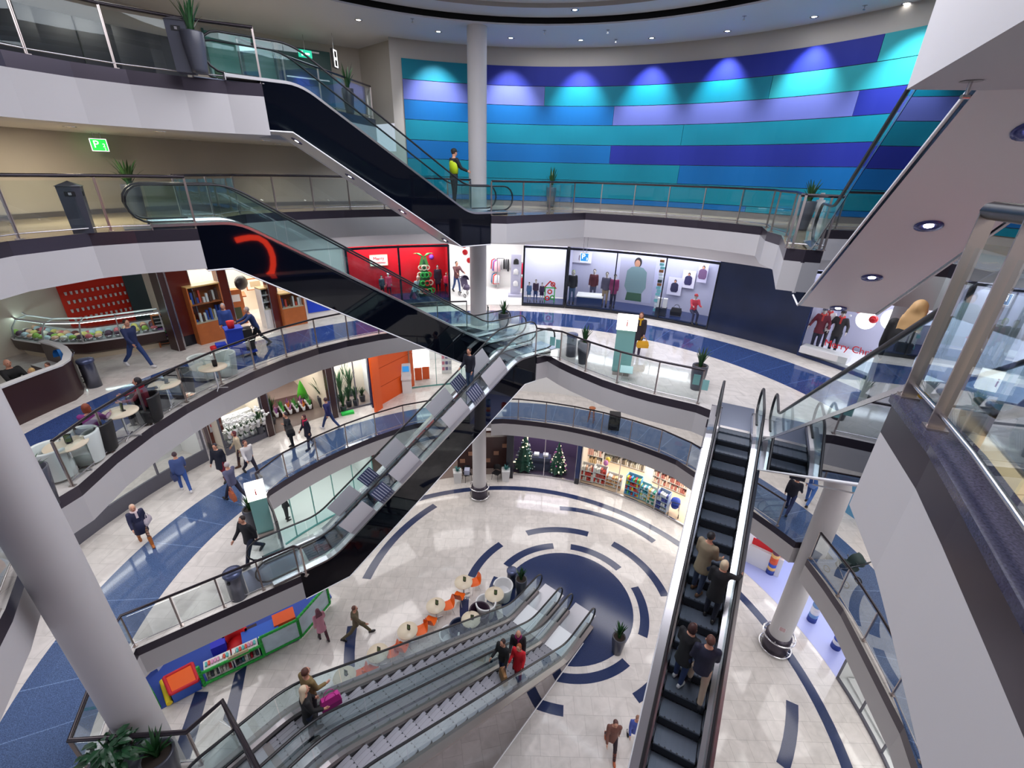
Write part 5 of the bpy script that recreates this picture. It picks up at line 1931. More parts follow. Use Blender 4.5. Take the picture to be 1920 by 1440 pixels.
def orchid(label, p, seed, col=(245, 245, 245), n=3, h=.75, grp='white orchids in the window'):
    r = empty('orchid_plant', p, seed * 1.7, label, 'orchid', grp)
    rn = random.Random(seed)
    MB().lathe([(0, 0), (.07, 0), (.09, .16), (0, .16)], 'white', n=10).build('pot', r)
    b_ = MB()
    blades(b_, (0, 0, .14), 7, .2, .18, 'leaf', .03, seed)
    b_.build('leaves', r)
    f = MB()
    st = MB()
    for k in range(n):
        a = rn.uniform(0, 6.28)
        pts = [Vector((math.cos(a) * t * t * .3, math.sin(a) * t * t * .3, .15 + h * (t - .25 * t * t))) for t in (0, .3, .6, .8, 1)]
        st.tube(pts, .006, 'leaf', 4)
        for j in range(6):
            q = pts[-1].lerp(pts[2], j / 6)
            f.ball(q + Vector((rn.uniform(-.05, .05), rn.uniform(-.05, .05), rn.uniform(-.03, .05))), (.05, .05, .035), cm(*col), 6, 4)
    st.build('stem', r)
    f.build('blossoms', r)
    return r
k = 0
for row, (y0, dz, hh) in enumerate(((832, .36, .75), (822, .75, .85), (815, 1.15, .9))):
    for j in range(7):
        px = 432 + j * 10.5
        py = y0 - j * 4.4
        p = at(px, py, Z1 + dz)
        orchid('potted white orchid on the stepped stand in the orchid window', p, k + 1, h=hh * .7)
        k += 1
r = empty('stepped_stand', at(460, 812, Z1 + .36), toward(at(460, 812, Z1), (CX, CY)), 'stepped stand under the white orchids', 'stand')
for k in range(2):
    MB().box((-.25 - .35 * k, 0, .2 + .2 * k), (.35, 1.9, .4 + .4 * k), 'shop_white').build('step', r)
potted_plant('bushy green plant in a white pot at the right of the orchid window', at(489, 812, Z1 + .3), .4, .12, .16, .8, 26, 5, .35)
potted_plant('tall palm like plant by the brown pillar inside the flower shop', at(606, 762, Z1), .6, .15, .22, .9, 26, 9, .75)
potted_plant('green bush just left inside the flower shop', at(512, 795, Z1), .3, .12, .16, 1.1, 30, 12, .45)
r = empty('small_conifer', at(571, 762, Z1), 0, 'bright green cone shaped conifer in a white pot', 'potted plant')
MB().lathe([(0, 0), (.11, 0), (.16, .5), (0, .5)], 'white', n=14).build('pot', r)
MB().lathe([(0, .45), (.26, .6), (.2, .9), (.1, 1.25), (0, 1.5)], cm(70, 170, 40, .8), n=14).build('foliage', r)
crate('flower_bench', 'dark brown bench carrying rows of white flower pots', 'bench', 542, 770, Z1, (1.0, 2.1, .55), 'dark_brown', IN(542, 770, Z1))
cflr = at(542, 770, Z1 + .56)
au = IN(542, 770, Z1)
for row in range(3):
    for j in range(7):
        d = Matrix.Rotation(au, 3, 'Z') @ Vector((.35 - .33 * row, -.9 + .3 * j, 0))
        q = empty('flower_pot', cflr + d, 0, 'white pot of flowers on the dark brown bench', 'flower pot', 'flower pots on the bench')
        MB().lathe([(0, 0), (.06, 0), (.09, .2), (0, .2)], 'white', n=8).build('pot', q)
        c = [(60, 150, 60), (150, 90, 160), (90, 180, 80), (190, 120, 170), (60, 140, 70), (220, 130, 40)][(row * 2 + j) % 6]
        b_ = MB()
        blades(b_, (0, 0, .17), 8, .38, .1, cm(*c), .03, row * 9 + j)
        b_.build('flowers', q)
for k, (px, py, h_, s_) in enumerate(((645, 772, .9, .3), (655, 762, 1.0, .32), (640, 752, 1.5, .35), (668, 760, .8, .3), (658, 742, 1.5, .35), (680, 752, .5, .18), (650, 735, 1.9, .35))):
    potted_plant('green pot plant in the window beside the orange front' , at(px, py, Z1), .35, .12, .16, h_ * .8, 24, 30 + k, s_, 'plants in the plant window', thing_name='window_plant')
crate('green_box', 'bright green box on the floor of the plant window', 'box', 652, 776, Z1, (.25, .6, .12), cm(40, 200, 80), IN(652, 776, Z1))
# orange front
og = at(708, 762, Z1)
oh = at(776, 722, Z1)
r = empty('orange_wall_unit', og, 0, 'orange panelled shop front with a pale machine before it', 'shop front')
a_, b_ = Vector((0, 0, 0)), oh - og
d_ = (b_ - a_).normalized()
n_ = Vector((-d_.y, d_.x, 0))
for k in range(3):
    MB().bar(a_ + Vector((0, 0, .5 + k * 1.03)), b_ + Vector((0, 0, .5 + k * 1.03)), .12, 1.0, 'orange_wall').build('panel', r)
c0 = a_ - d_ * .55 + n_ * (-.35)
MB().bar(a_ + Vector((0, 0, 1.55)) - n_ * 0.3, c0 + Vector((0, 0, 1.55)), .12, 3.1, 'orange_wall').build('side_panel', r)
MB().bar(a_ - d_ * .3 + Vector((0, 0, 3.07)), b_ + Vector((0, 0, 3.07)), .7, .08, 'pale_wood').build('canopy', r)
r = empty('ticket_machine', at(764, 735, Z1), toward(at(764, 735, Z1), (-2, 4)), 'white self service machine with a blue screen before the orange wall', 'machine')
MB().box((0, 0, .45), (.4, .5, .9), 'white').build('base', r)
MB().box((.05, 0, .93), (.5, .55, .08), 'white', R=Matrix.Rotation(.25, 3, 'Y')).build('desk', r)
MB().box((-.08, 0, 1.3), (.14, .52, .75), 'white', R=Matrix.Rotation(-.15, 3, 'Y')).build('head', r)
MB().box((.01, 0, 1.4), (.02, .34, .3), 'sign_blue', R=Matrix.Rotation(-.15, 3, 'Y')).build('screen', r)
r = empty('notice_stand', at(731, 738, Z1), toward(at(731, 738, Z1), (-2, 4)), 'white folding notice stand with lines of print by the orange wall', 'stand')
MB().box((.12, 0, .55), (.02, .55, 1.1), 'white', R=Matrix.Rotation(-.2, 3, 'Y')).build('front_board', r)
MB().box((-.12, 0, .55), (.02, .55, 1.1), 'white', R=Matrix.Rotation(.2, 3, 'Y')).build('rear_board', r)
q = MB()
for k in range(6):
    q.box((.135 + .2 * (.55 - (.95 - k * .13)), 0, .95 - k * .13), (.006, .38 - .05 * (k % 3), .03), cm(120, 120, 140), R=Matrix.Rotation(-.2, 3, 'Y'))
q.build('print', r)
shell('wall_glass_office', Z1, b1[9] + 1, b1[11], 14.6, 18.5, 'shop_white', 'shop_white', h=3.05, power=80)
shop_window('teal tinted glass office front right of the orange wall', Z1, b1[9] + .5, b1[11], 14.4, fm='teal_glass', sill=.05, divs=4, post=.03)
for px, py, l in ((785, 712, 'further one, white light box over an orange foot'), (799, 710, 'nearer one, white light box over an orange foot')):
    r = empty('light_box', at(px, py, Z1), IN(px, py, Z1), l, 'light box')
    MB().box((0, 0, .4), (.12, .4, .8), 'orange_wall').build('foot', r)
    MB().box((0, 0, 1.45), (.14, .5, 1.3), 'bright_panel').build('lit_panel', r)
r = empty('leaflet_rack', at(838, 700, Z1), IN(838, 700, Z1), 'pale rack of small pink and grey leaflets behind the office glass', 'rack')
MB().box((0, 0, 1.0), (.04, .6, 2.0), 'shop_white').build('board', r)
for k in range(15):
    MB().box((.03, -.2 + .2 * (k % 3), 1.85 - .38 * (k // 3)), (.02, .15, .2), cm(*[(210, 130, 150), (110, 100, 140), (180, 180, 190)][k % 3])).build('leaflet', r)
b = MB()
b.strip(arc(13.3, b1[11], -60, Z1, 40), arc(13.3, b1[11], -60, Z1 + 3.2, 40), 'shop_white')
struct(b, 'wall_right_one')
s = flat_sign('poster', 'bluish glass poster low behind the right column top', 'poster', 1590, 925, 13.2, 1.6, 1.6, cm(90, 150, 190))

# ---- ground floor
g0 = [aw(x, y, 12.1) for x, y in ((690, 930), (845, 900), (950, 893), (961, 893), (1077, 903), (1086, 905), (1330, 1010), (1385, 1050), (1567, 1285), (1700, 1500))]
b = MB()
b.strip(arc(12.1, 180, 152, 0, 8), arc(12.1, 180, 152, 3.9, 8), 'shop_white')
struct(b, 'wall_left_ground')
shell('wall_pale_green_shop', 0, 152, g0[0] - 2, 12.1, 16, cmn if False else 'shop_white', 'shop_white', 'pale_green_floor' if False else 'shop_white', h=3.0, power=45, color=(.80, 1, .90))
shop_window('glass shop front seen under the flower shop gallery, pale green floor within', 0, 152, g0[0] - 2, 12.1, 3.0, fm='teal_glass', sill=.05, divs=5, post=.03)
shell('wall_cafe', 0, g0[0] - 2, g0[2], 12.1, 16, 'shop_brown', 'shop_brown', 'grey_brown_floor', h=3.0, power=45, color=(1, .85, .7))
pillar('dark post between cafe and christmas tree window', 955, 894, .4, .3, 3.0, 'frame_black', z=0, edge=False)
shell('wall_tree_shop', 0, g0[3], g0[4], 12.1, 14.6, cm(90, 70, 105), cm(90, 70, 105), cm(60, 45, 70), h=3.0, power=60, color=(.95, .85, 1))
shop_window('shop window with two lit christmas trees', 0, g0[3], g0[4], 12.1, 3.0, fm='steel', sill=.12, divs=2, post=.04)
pillar('navy post between christmas tree window and bright shop', 1081, 905, .22, .3, 3.0, 'frame_navy', 'frame_black', z=0, edge=False)
shell('wall_bright_shop', 0, g0[5], g0[6] - 6, 12.1, 16, 'bright_panel', 'shop_cream', cm(235, 205, 175), h=3.0, power=190, color=(1, .90, .82))
shop_window('very bright shop window with toy shelves', 0, g0[5], g0[6] - 6, 12.1, 3.0, fm='steel', sill=.1, divs=4, post=.04)
shell('wall_pale_blue_shop', 0, g0[7], g0[8], 12.0, 17, 'shop_white', 'shop_white', 'pale_blue_floor', h=3.0, power=95, color=(.9, .92, 1))
shell('wall_glass_display', 0, g0[8], g0[8] - 45, 12.0, 14, 'shop_white', 'shop_white', 'shop_white', h=3.0, power=60)
shop_window('glass display front at the lower right with pink figures inside', 0, g0[8], g0[8] - 45, 12.0, 3.0, fm='slate', sill=.10, divs=8, post=.03)
def xmas_tree(label, p, h, seed, cols):
    r = empty('christmas_tree', p, 0, label, 'christmas tree')
    MB().lathe([(0, 0), (.05, 0), (.05, .25), (0, .25)], 'wood', n=8).build('trunk', r)
    t = MB()
    rn = random.Random(seed)
    n = 11
    for k in range(n):
        z0 = .18 + (h - .25) * k / n
        rr = .62 * (1 - k / n) * h / 2.4 + .05
        m_ = 16
        vs_ = [(0, 0, z0 + h / n * 1.5)] + [(math.cos(2 * PI * j / m_) * rr * (1 if j % 2 else .72), math.sin(2 * PI * j / m_) * rr * (1 if j % 2 else .72), z0 - (.06 if j % 2 else 0)) for j in range(m_)]
        t.add(vs_, [(0, j + 1, (j + 1) % m_ + 1) for j in range(m_)] + [tuple(range(m_, 0, -1))], cm(25, 75, 55, .8))
    t.build('foliage', r)
    o_ = MB()
    for k in range(90):
        f = rn.random() ** .7
        z0 = h - .15 - f * (h - .4)
        rr = .62 * f * h / 2.4 + .04
        a = rn.uniform(0, 6.28)
        o_.ball((math.cos(a) * rr, math.sin(a) * rr, z0), rn.uniform(.025, .05), cols[rn.randrange(len(cols))], 6, 4)
    q = o_.build('ornaments', r)
    q['kind'] = 'stuff'
    return r
WARM = mat('tree_light', (1, .9, .6), .5, emit=(1, .8, .45), estr=2.5)
xmas_tree('taller christmas tree with white and gold ornaments, left in its window', clamp_r(at(982, 887, 0), 12.8, 13.3), 2.5, 1, [cm(230, 235, 240), cm(150, 190, 190), 'tree_light', cm(235, 230, 200)])
xmas_tree('smaller christmas tree with pink and gold ornaments, right in its window', clamp_r(at(1044, 888, 0), 12.8, 13.3), 2.1, 2, [cm(215, 110, 180), 'tree_light', cm(200, 220, 220), cm(235, 230, 200)])
crate('drawer_chest', 'dark chest with white lids between the two christmas trees', 'cabinet', 1014, 878, 0, (.5, 1.1, .9), cm(60, 65, 90), IN(1014, 878, 0), [('lid', (.0, .25, 1.0), (.3, .3, .12), 'white'), ('lid', (.0, -.3, 1.0), (.3, .3, .12), 'white'), ('drawer_front', (.26, 0, .6), (.02, 1.0, .2), cm(30, 35, 60))])
for px, py, l in ((858, 903, 'left of the back column'), (948, 900, 'right of the back column')):
    r = empty('cube_planter', at(px, py, 0), IN(px, py, 0), 'white box planter with a grey green succulent, ' + l, 'planter')
    q = MB()
    q.add([(x * .19, y * .19, 0) for x, y in ((-1, -1), (1, -1), (1, 1), (-1, 1))] + [(x * .24, y * .24, .75) for x, y in ((-1, -1), (1, -1), (1, 1), (-1, 1))], [(3, 2, 1, 0), (4, 5, 6, 7)] + [(i, (i + 1) % 4, (i + 1) % 4 + 4, i + 4) for i in range(4)], 'white')
    q.build('box', r)
    q = MB()
    blades(q, (0, 0, .74), 24, .28, .24, cm(80, 140, 140), .05, px)
    q.build('leaves', r)
def cafe_chair(label, px, py, z, rz, seat='black', frame='black', grp=None):
    r = empty('cafe_chair', at(px, py, z), rz, label, 'chair', grp)
    MB().box((0, 0, .45), (.42, .42, .04), seat).build('seat', r)
    q = MB()
    P0, P1 = [], []
    for j in range(9):
        t = -PI / 2 + PI * j / 8 + PI
        P0.append((math.cos(t) * .2 - .02, math.sin(t) * .22, .55))
        P1.append((math.cos(t) * .23 - .05, math.sin(t) * .24, .86))
    q.strip(P0, P1, seat, True)
    q.build('backrest', r)
    for sx in (-1, 1):
        for sy in (-1, 1):
            MB().tube([(sx * .17, sy * .17, .44), (sx * .21, sy * .21, 0)], .014, frame, 6).build('leg', r)
    q = MB()
    for sy in (-1, 1):
        q.tube([(-.18, sy * .18, .45), (-.22, sy * .2, .6)], .012, frame, 5)
    q.build('back_support', r)
    return r
cafe_chair('black chair standing at the left cafe planter', 876, 900, 0, R_(-60))
cafe_chair('black chair standing at the right cafe planter', 931, 898, 0, R_(-120))
o = MB().box((0, 0, 0), (.3, .34, .3), cm(180, 185, 210)).build('folded_cloth')
o.location = at(876, 900, 0) + Vector((0, 0, .62))
tag(o, 'pale folded cloth bundle on the left black cafe chair', 'cloth')
crate('cafe_counter', 'dark shelving far back in the brown cafe', 'shelf', 905, 874, 0, (.5, 3.0, 2.2), 'dark_brown', IN(905, 868, 0), [('goods', (.27, k * .5 - 1.2, .6 + .5 * (k % 3)), (.05, .3, .25), cm(150, 110, 90)) for k in range(6)])
def toy_shelf(label, px, py, w_, h, seed, cols, z=0, dep=.4, tiers=4, m='shop_white'):
    p = at(px, py, z)
    r = empty('toy_shelf', p, toward(p, (CX, CY)), label, 'shelf')
    b_ = MB()
    for s in (-1, 1):
        b_.box((0, s * w_ / 2, h / 2), (dep, .03, h), m)
    b_.box((-dep / 2, 0, h / 2), (.02, w_, h), m)
    b_.build('body', r)
    rn = random.Random(seed)
    for t in range(tiers):
        zz = .08 + t * (h - .1) / tiers
        MB().box((0, 0, zz), (dep, w_, .025), m).build('shelf_board', r)
        g_ = MB()
        n = max(3, int(w_ / .11))
        for k in range(n):
            hh = rn.uniform(.4, .85) * (h - .1) / tiers
            g_.box((.04, -w_ / 2 + w_ * (k + .5) / n, zz + hh / 2 + .012), (.25, w_ / n * .8, hh), cm(*cols[rn.randrange(len(cols))]))
        o = g_.build('goods', r)
        o['kind'] = 'stuff'
    return r
TC = [(220, 60, 50), (240, 220, 120), (60, 140, 210), (240, 150, 170), (90, 190, 160), (250, 250, 245)]
toy_shelf('low shelf of red boxes at the left of the bright shop', 1100, 900, .7, 1.1, 1, [(215, 60, 45), (240, 235, 225), (240, 190, 160)], tiers=3)
toy_shelf('second low shelf of red boxes in the bright shop', 1124, 905, .7, 1.1, 2, [(215, 60, 45), (240, 235, 225), (200, 90, 80)], tiers=3)
toy_shelf('pale orange rack of small goods in the bright shop', 1150, 912, .9, .8, 3, [(245, 200, 150), (250, 240, 230), (230, 160, 110)], tiers=3)
toy_shelf('tall blue shelf of colourful toys in the bright shop', 1185, 928, .8, 1.3, 4, [(60, 150, 220), (240, 210, 60), (220, 70, 60), (90, 190, 120)], m=cm(120, 190, 230))
toy_shelf('teal striped shelf of boxes in the bright shop', 1204, 935, .7, 1.0, 5, [(60, 150, 170), (230, 230, 140), (240, 240, 240)], m=cm(150, 210, 220))
toy_shelf('green and white shelf of boxes in the bright shop', 1222, 945, .5, 1.0, 6, [(70, 170, 150), (240, 240, 235), (250, 200, 120)])
toy_shelf('grey shelf of blue and red boxes, furthest right in the bright shop', 1240, 955, .6, 1.2, 7, [(70, 80, 170), (210, 50, 60), (240, 240, 240)], m=cm(170, 190, 220))
toy_shelf('wall shelf of white plush toys at the back of the bright shop', 1170, 872, 2.6, 2.2, 8, [(230, 225, 215), (120, 110, 100), (190, 180, 160)], dep=.35)
toy_shelf('wall shelf of pale dolls at the back left of the bright shop', 1108, 868, 1.4, 2.4, 9, [(250, 240, 230), (230, 180, 170), (215, 190, 150)], dep=.35)
toy_shelf('wall shelf of peach goods at the right back of the bright shop', 1255, 915, 2.0, 1.8, 10, [(245, 200, 180), (240, 235, 225), (200, 120, 110)], dep=.35)
for px, py, c, l in ((1136, 868, (215, 130, 190), 'pink violet balloon in the bright shop'), (1140, 862, (230, 200, 80), 'yellow balloon above the pink violet one')):
    o = MB().ball((0, 0, 0), (.14, .14, .17), cm(*c), 12, 8).build('balloon')
    o.location = at(px, py, 1.6)
    tag(o, l, 'balloon')
def pushchair(label, p, rz, c1, c2=(30, 30, 35), hood=True):
    r = empty('pushchair', p, rz, label, 'pushchair')
    for sx in (-1, 1):
        for sy in (-1, 1):
            q = MB()
            q.tube([(sx * .32 + math.cos(t) * .10, sy * .26, .11 + math.sin(t) * .10) for t in [2 * PI * j / 14 for j in range(14)]], .02, 'rubber', 6, closed=True)
            q.tube([(sx * .32, sy * .26 - .02, .11), (sx * .32, sy * .26 + .02, .11)], .03, 'steel', 8)
            q.build('wheel', r)
    q = MB()
    for sy in (-1, 1):
        q.tube([(.32, sy * .26, .11), (-.15, sy * .24, .6), (-.42, sy * .22, 1.0)], .014, 'steel', 6)
        q.tube([(-.32, sy * .26, .11), (.05, sy * .24, .45), (.2, sy * .22, .7)], .014, 'steel', 6)
    q.tube([(-.42, -.22, 1.0), (-.46, 0, 1.02), (-.42, .22, 1.0)], .018, 'rubber', 6)
    q.build('frame', r)
    q = MB()
    c = cm(*c1)
    loft(q, [((.05, 0, .38), .2, .17), ((.0, 0, .5), .28, .2), ((-.08, 0, .6), .26, .21)], c)
    q.box((-.22, 0, .75), (.08, .38, .45), c, R=Matrix.Rotation(-.35, 3, 'Y'))
    q.build('seat', r)
    q = MB()
    q.lathe([(.30, 0), (.28, .12), (.18, .24), (0, .29)], c if hood else cm(*c2), n=14, a0=PI / 2 - .2, a1=3 * PI / 2 + .2, c=(-.12, 0, .85), sy=.8)
    q.build('hood', r)
    return r
pushchair('blue pushchair parked inside the right end of the bright shop', at(1262, 962, 0), 1.2, (50, 80, 190))
for k, (px, py) in enumerate(((1405, 1042), (1443, 1074), (1521, 1163), (1566, 1214))):
    r = empty('display_pillar', at(px, py, 0), 0, ['round colourful display pillar, furthest back on the pale blue floor', 'second round colourful display pillar from the escalator, red at its top', 'third round display pillar, just right of the white column', 'nearest round display pillar on the pale blue floor'][k], 'display pillar')
    MB().lathe([(0, 0), (.17, 0), (.17, .25), (0, .25)], cm(50, 70, 150), n=18).build('foot', r)
    rn = random.Random(40 + k)
    for j in range(8):
        c = [(235, 235, 240), (220, 90, 50), (60, 90, 190), (235, 190, 120), (110, 60, 80), (120, 160, 210)][rn.randrange(6)]
        MB().lathe([(.155, .25 + j * .18), (.165, .27 + j * .18), (.165, .41 + j * .18), (.155, .43 + j * .18)], cm(*c), n=18).build('band', r)
r = empty('red_banner', at(1437, 1025, 1.2), R_(50), 'red banner over the white stand, seen beside the escalator', 'banner')
MB().box((0, 0, 0), (.03, 1.6, .35), cm(215, 30, 40)).build('cloth', r)
MB().box((0, 0, -.7), (.3, 1.6, 1.0), 'white').build('stand', r)
for k, (px, py, c) in enumerate(((1613, 1330, (215, 90, 140)), (1632, 1365, (225, 60, 110)), (1645, 1400, (210, 130, 110)))):
    p = at(px + 4, py - 4, .15)
    p = Vector((CX, CY, 0)) + (p - Vector((CX, CY, p.z))).normalized() * 12.6 + Vector((0, 0, .1))
    person(('uppermost', 'middle', 'lowest')[k] + ' of three pink dressed figures behind the lower right glass', tuple(p), toward(p, (CX, CY)), 1.2, top=c, bottom=(230, 180, 180), skirt=c, vox=.036, cat='mannequin', name='mannequin', pose='stand', skin=cm(225, 190, 175))
o = MB().box((0, 0, .05), (.7, 3.2, .10), 'shop_white').build('display_plinth_block')
o.location = pol(12.6, math.degrees(math.atan2(at(1632, 1365, 0).y - CY, at(1632, 1365, 0).x - CX)), 0)
o.rotation_euler = (0, 0, math.atan2(o.location.y - CY, o.location.x - CX))
tag(o, 'low white plinth under the pink dressed figures', 'display block')

# ------------------------------------------------------------------ cafe furniture
def tub_chair(label, p, rz, m='white', grp=None, h=.78, r0=.27, r1=.33):
    r = empty('tub_chair', p, rz, label, 'armchair', grp)
    q = MB()
    a0, a1 = R_(48), R_(312)
    q.lathe([(r0, .07), (r0 + .03, .35), (r1, h - .03), (r1 - .01, h), (r1 - .05, h), (r1 - .06, h - .03), (r0 - .05, .40)], m, n=22, a0=a0, a1=a1)
    for a in (a0, a1):
        c_, s_ = math.cos(a), math.sin(a)
        q.add([(c_ * r0, s_ * r0, .07), (c_ * r1, s_ * r1, h - .03), (c_ * (r1 - .06), s_ * (r1 - .06), h - .03), (c_ * (r0 - .05), s_ * (r0 - .05), .40), (c_ * (r0 - .05), s_ * (r0 - .05), .07)], [(0, 1, 2, 3, 4)], m)
    q.build('shell', r)
    MB().lathe([(0, .07), (r0 + .0, .07), (r0 + .015, .38), (r0 - .03, .42), (0, .42)], m, n=22).build('seat', r)
    for k in range(4):
        t = PI / 4 + k * PI / 2
        MB().tube([(math.cos(t) * r0 * .7, math.sin(t) * r0 * .7, .08), (math.cos(t) * r0 * .75, math.sin(t) * r0 * .75, 0)], .018, 'steel', 6).build('leg', r)
    return r
def round_table(label, p, r=.36, h=.74, m='light_wood', grp=None):
    t = empty('cafe_table', p, 0, label, 'table', grp)
    MB().lathe([(0, h - .03), (r, h - .03), (r + .005, h - .015), (r, h), (0, h)], m, n=28).build('table_top', t)
    MB().tube([(0, 0, .03), (0, 0, h - .03)], .03, 'chrome', 10).build('pedestal', t)
    q = MB()
    for k in range(4):
        a = k * PI / 2 + .4
        q.tube([(0, 0, .05), (math.cos(a) * .26, math.sin(a) * .26, .02)], .018, 'chrome', 6)
    q.build('foot', t)
    return t
def menu(label, p, rz, grp='menu stands on the cafe tables'):
    r = empty('menu_stand', p, rz, label, 'menu stand', grp)
    MB().box((0, 0, .01), (.08, .10, .02), 'black').build('foot', r)
    MB().box((0, 0, .12), (.02, .13, .20), 'black', R=Matrix.Rotation(-.15, 3, 'Y')).build('frame', r)
    MB().box((.012, 0, .12), (.006, .10, .16), cm(90, 110, 70), R=Matrix.Rotation(-.15, 3, 'Y')).build('card', r)
# level two, along the railing
def set2(k, tp, chairs, mats, desc):
    p = at(*tp, Z2 + .74)
    p.z = Z2
    round_table('round pale cafe table ' + desc, p, .38)
    menu('small dark menu stand on the cafe table ' + desc, p + Vector((.05, .05, .742)), 2.2 + k, None)
    for j, ((cx_, cy_), m_) in enumerate(zip(chairs, mats)):
        q = at(cx_, cy_, Z2)
        tub_chair(('pale mint' if m_ == 'mint' else 'black') + ' tub chair ' + ('left' if j == 0 else 'right') + ' of the table ' + desc, q, toward(q, p), m_, None, .8, .29, .36)
    return p
mat('mint', (0.66, 0.72, 0.70), 0.4)
set2(0, (399, 688), ((386, 712), (428, 704)), ('mint', 'mint'), 'nearest the cleaning cart')
set2(1, (308, 720), ((300, 766), (346, 742)), ('black', 'black'), 'left of the one nearest the cart')
set2(2, (224, 772), ((196, 846), (284, 790)), ('black', 'black'), 'between the two seated women')
set2(3, (123, 833), ((116, 896), (170, 866)), ('mint', 'mint'), 'by the thick leaning column')
r = empty('corner_planter', at(86, 950, Z2), 0, 'dark round planter behind the railing by the thick column', 'planter')
MB().lathe([(0, 0), (.22, 0), (.3, .9), (.26, .9), (.25, .8), (0, .8)], 'grey_pot', n=24).build('pot', r)
q = MB()
blades(q, (0, 0, .75), 16, .4, .3, 'leaf', .03, 77)
q.build('leaves', r)
# booth with dark brown wall
bo = [at(x, y, Z2) for x, y in ((-60, 846), (-20, 825), (15, 808), (62, 786), (110, 764), (143, 750), (157, 738), (159, 724), (150, 712), (132, 703), (110, 697))]
for v_ in bo:
    v_.z = 0
r = empty('seating_booth', (bo[3].x, bo[3].y, Z2), 0, 'dark brown curved booth wall with a white top edge, people sitting inside', 'booth')
bl = [p - Vector((bo[3].x, bo[3].y, 0)) for p in bo]
h_ = 1.12
def upz(L_, z):
    return [p + Vector((0, 0, z)) for p in L_]
q = MB()
A, B = bl, offs(bl, .14)
q.strip(upz(A, 0), upz(A, h_), 'booth_brown' if 'booth_brown' in MATS else 'dark_brown', True)
q.strip(upz(B, 0), upz(B, h_), 'dark_brown', True)
q.build('wall', r)
q = MB()
A2, B2 = offs(bl, -.02), offs(bl, .17)
q.strip(upz(A2, h_), upz(B2, h_), 'white')
q.strip(upz(A2, h_ - .05), upz(A2, h_), 'white')
q.strip(upz(B2, h_ - .05), upz(B2, h_), 'white')
q.build('top_edge', r)
q = MB()
A3, B3 = offs(bl, .14), offs(bl, .58)
q.strip(upz(A3, .46), upz(B3, .46), 'white')
q.strip(upz(B3, 0), upz(B3, .46), 'dark_brown')
q.build('bench', r)
tp = at(58, 716, Z2 + .74)
tp.z = Z2
round_table('pale table inside the brown booth, papers on it', tp, .45, .74, 'white')
o = MB().box((0, 0, .003), (.22, .3, .004), 'paper').build('sheet_of_paper')
o.location = tp + Vector((.12, .1, .742))
tag(o, 'white sheet of paper on the booth table', 'paper')

# ground floor: orange chairs and tables
def orange_chair(label, p, rz, grp):
    r = empty('orange_chair', p, rz, label, 'chair', grp)
    q = MB()
    prof = [(.22, .44, .18), (.12, .45, .215), (-.05, .43, .225), (-.17, .46, .22), (-.22, .56, .21), (-.25, .70, .20), (-.27, .84, .15)]
    nn = 6
    vs_ = []
    for x, z, w_ in prof:
        for j in range(nn + 1):
            t = -1 + 2 * j / nn
            vs_.append((x + .03 * t * t * (1 if z > .5 else 0), t * w_, z + .03 * t * t * (0 if z > .5 else 1)))
    fs = [(i * (nn + 1) + j, i * (nn + 1) + j + 1, (i + 1) * (nn + 1) + j + 1, (i + 1) * (nn + 1) + j) for i in range(len(prof) - 1) for j in range(nn)]
    q.add(vs_[:(4) * (nn + 1)], [f for f in fs if max(f) < 4 * (nn + 1)], 'orange_shell', True)
    q.build('seat', r)
    q = MB()
    k0 = 3 * (nn + 1)
    q.add(vs_[k0:], [tuple(a - k0 for a in f) for f in fs if min(f) >= k0], 'orange_shell', True)
    q.build('backrest', r)
    for sx in (-1, 1):
        for sy in (-1, 1):
            MB().tube([(sx * .1, sy * .1, .43), (sx * .2, sy * .22, 0)], .011, 'chrome', 6).build('leg', r)
    return r
mat('orange_shell', (0.83, 0.13, 0.006), 0.35)
desc = ['nearest to the blue granite disc', 'second from the blue granite disc', 'third from the blue granite disc', 'fourth from the blue granite disc', 'nearest to the two riders']
for k, (tx, ty) in enumerate(((869, 1091), (817, 1135), (764, 1182), (708, 1224), (646, 1268))):
    p = at(tx, ty, .74)
    p.z = 0
    if True:
        round_table('round pale table with orange chairs, ' + desc[k], p, .37, .74, 'light_wood')
        menu('small menu stand on the table with orange chairs, ' + desc[k], p + Vector((.04, .05, .742)), -1.9, None)
    for j, (dx, dy) in enumerate(((16, 0), (-7, 21))):
        c = at(tx + dx, ty + dy, .55)
        c.z = 0
        c = p + (c - p).normalized() * max(.50, (c - p).length)
        orange_chair('orange shell chair ' + ('right of' if j == 0 else 'in front of') + ' the round table ' + desc[k], c, toward(c, p), None)
p = at(927, 1114, .74)
p.z = 0
round_table('round pale table between two white tub chairs', p, .38)
menu('small menu stand on the table between white tub chairs', p + Vector((.05, 0, .742)), -1.7, None)
tub_chair('white tub chair behind its table, beside the litter bin', p + Vector((.34, .42, 0)), toward((.34, .42), (0, 0)), 'white', None, .8, .32, .42)
tub_chair('white tub chair in front of its table, touching the escalator glass', p + Vector((-.32, -.42, 0)), toward((-.32, -.42), (0, 0)), 'white', None, .8, .32, .42)
p = at(883, 1161, .74)
p.z = 0
round_table('round pale table inside the dark tub chairs', p, .37)
menu('small reddish menu stand on the table by the dark tub chairs', p + Vector((.05, 0, .742)), -1.7, None)
mat('dark_plum', (0.03, 0.01, 0.03), 0.35)
mat('dark_blue_shell', (0.02, 0.03, 0.07), 0.35)
tub_chair('dark plum tub chair behind the round table', p + Vector((.30, .36, 0)), toward((.3, .36), (0, 0)), 'dark_plum', None, .8, .32, .42)
tub_chair('dark blue tub chair in front of the round table', p + Vector((-.38, -.36, 0)), toward((-.38, -.36), (0, 0)), 'dark_blue_shell', None, .8, .32, .42)
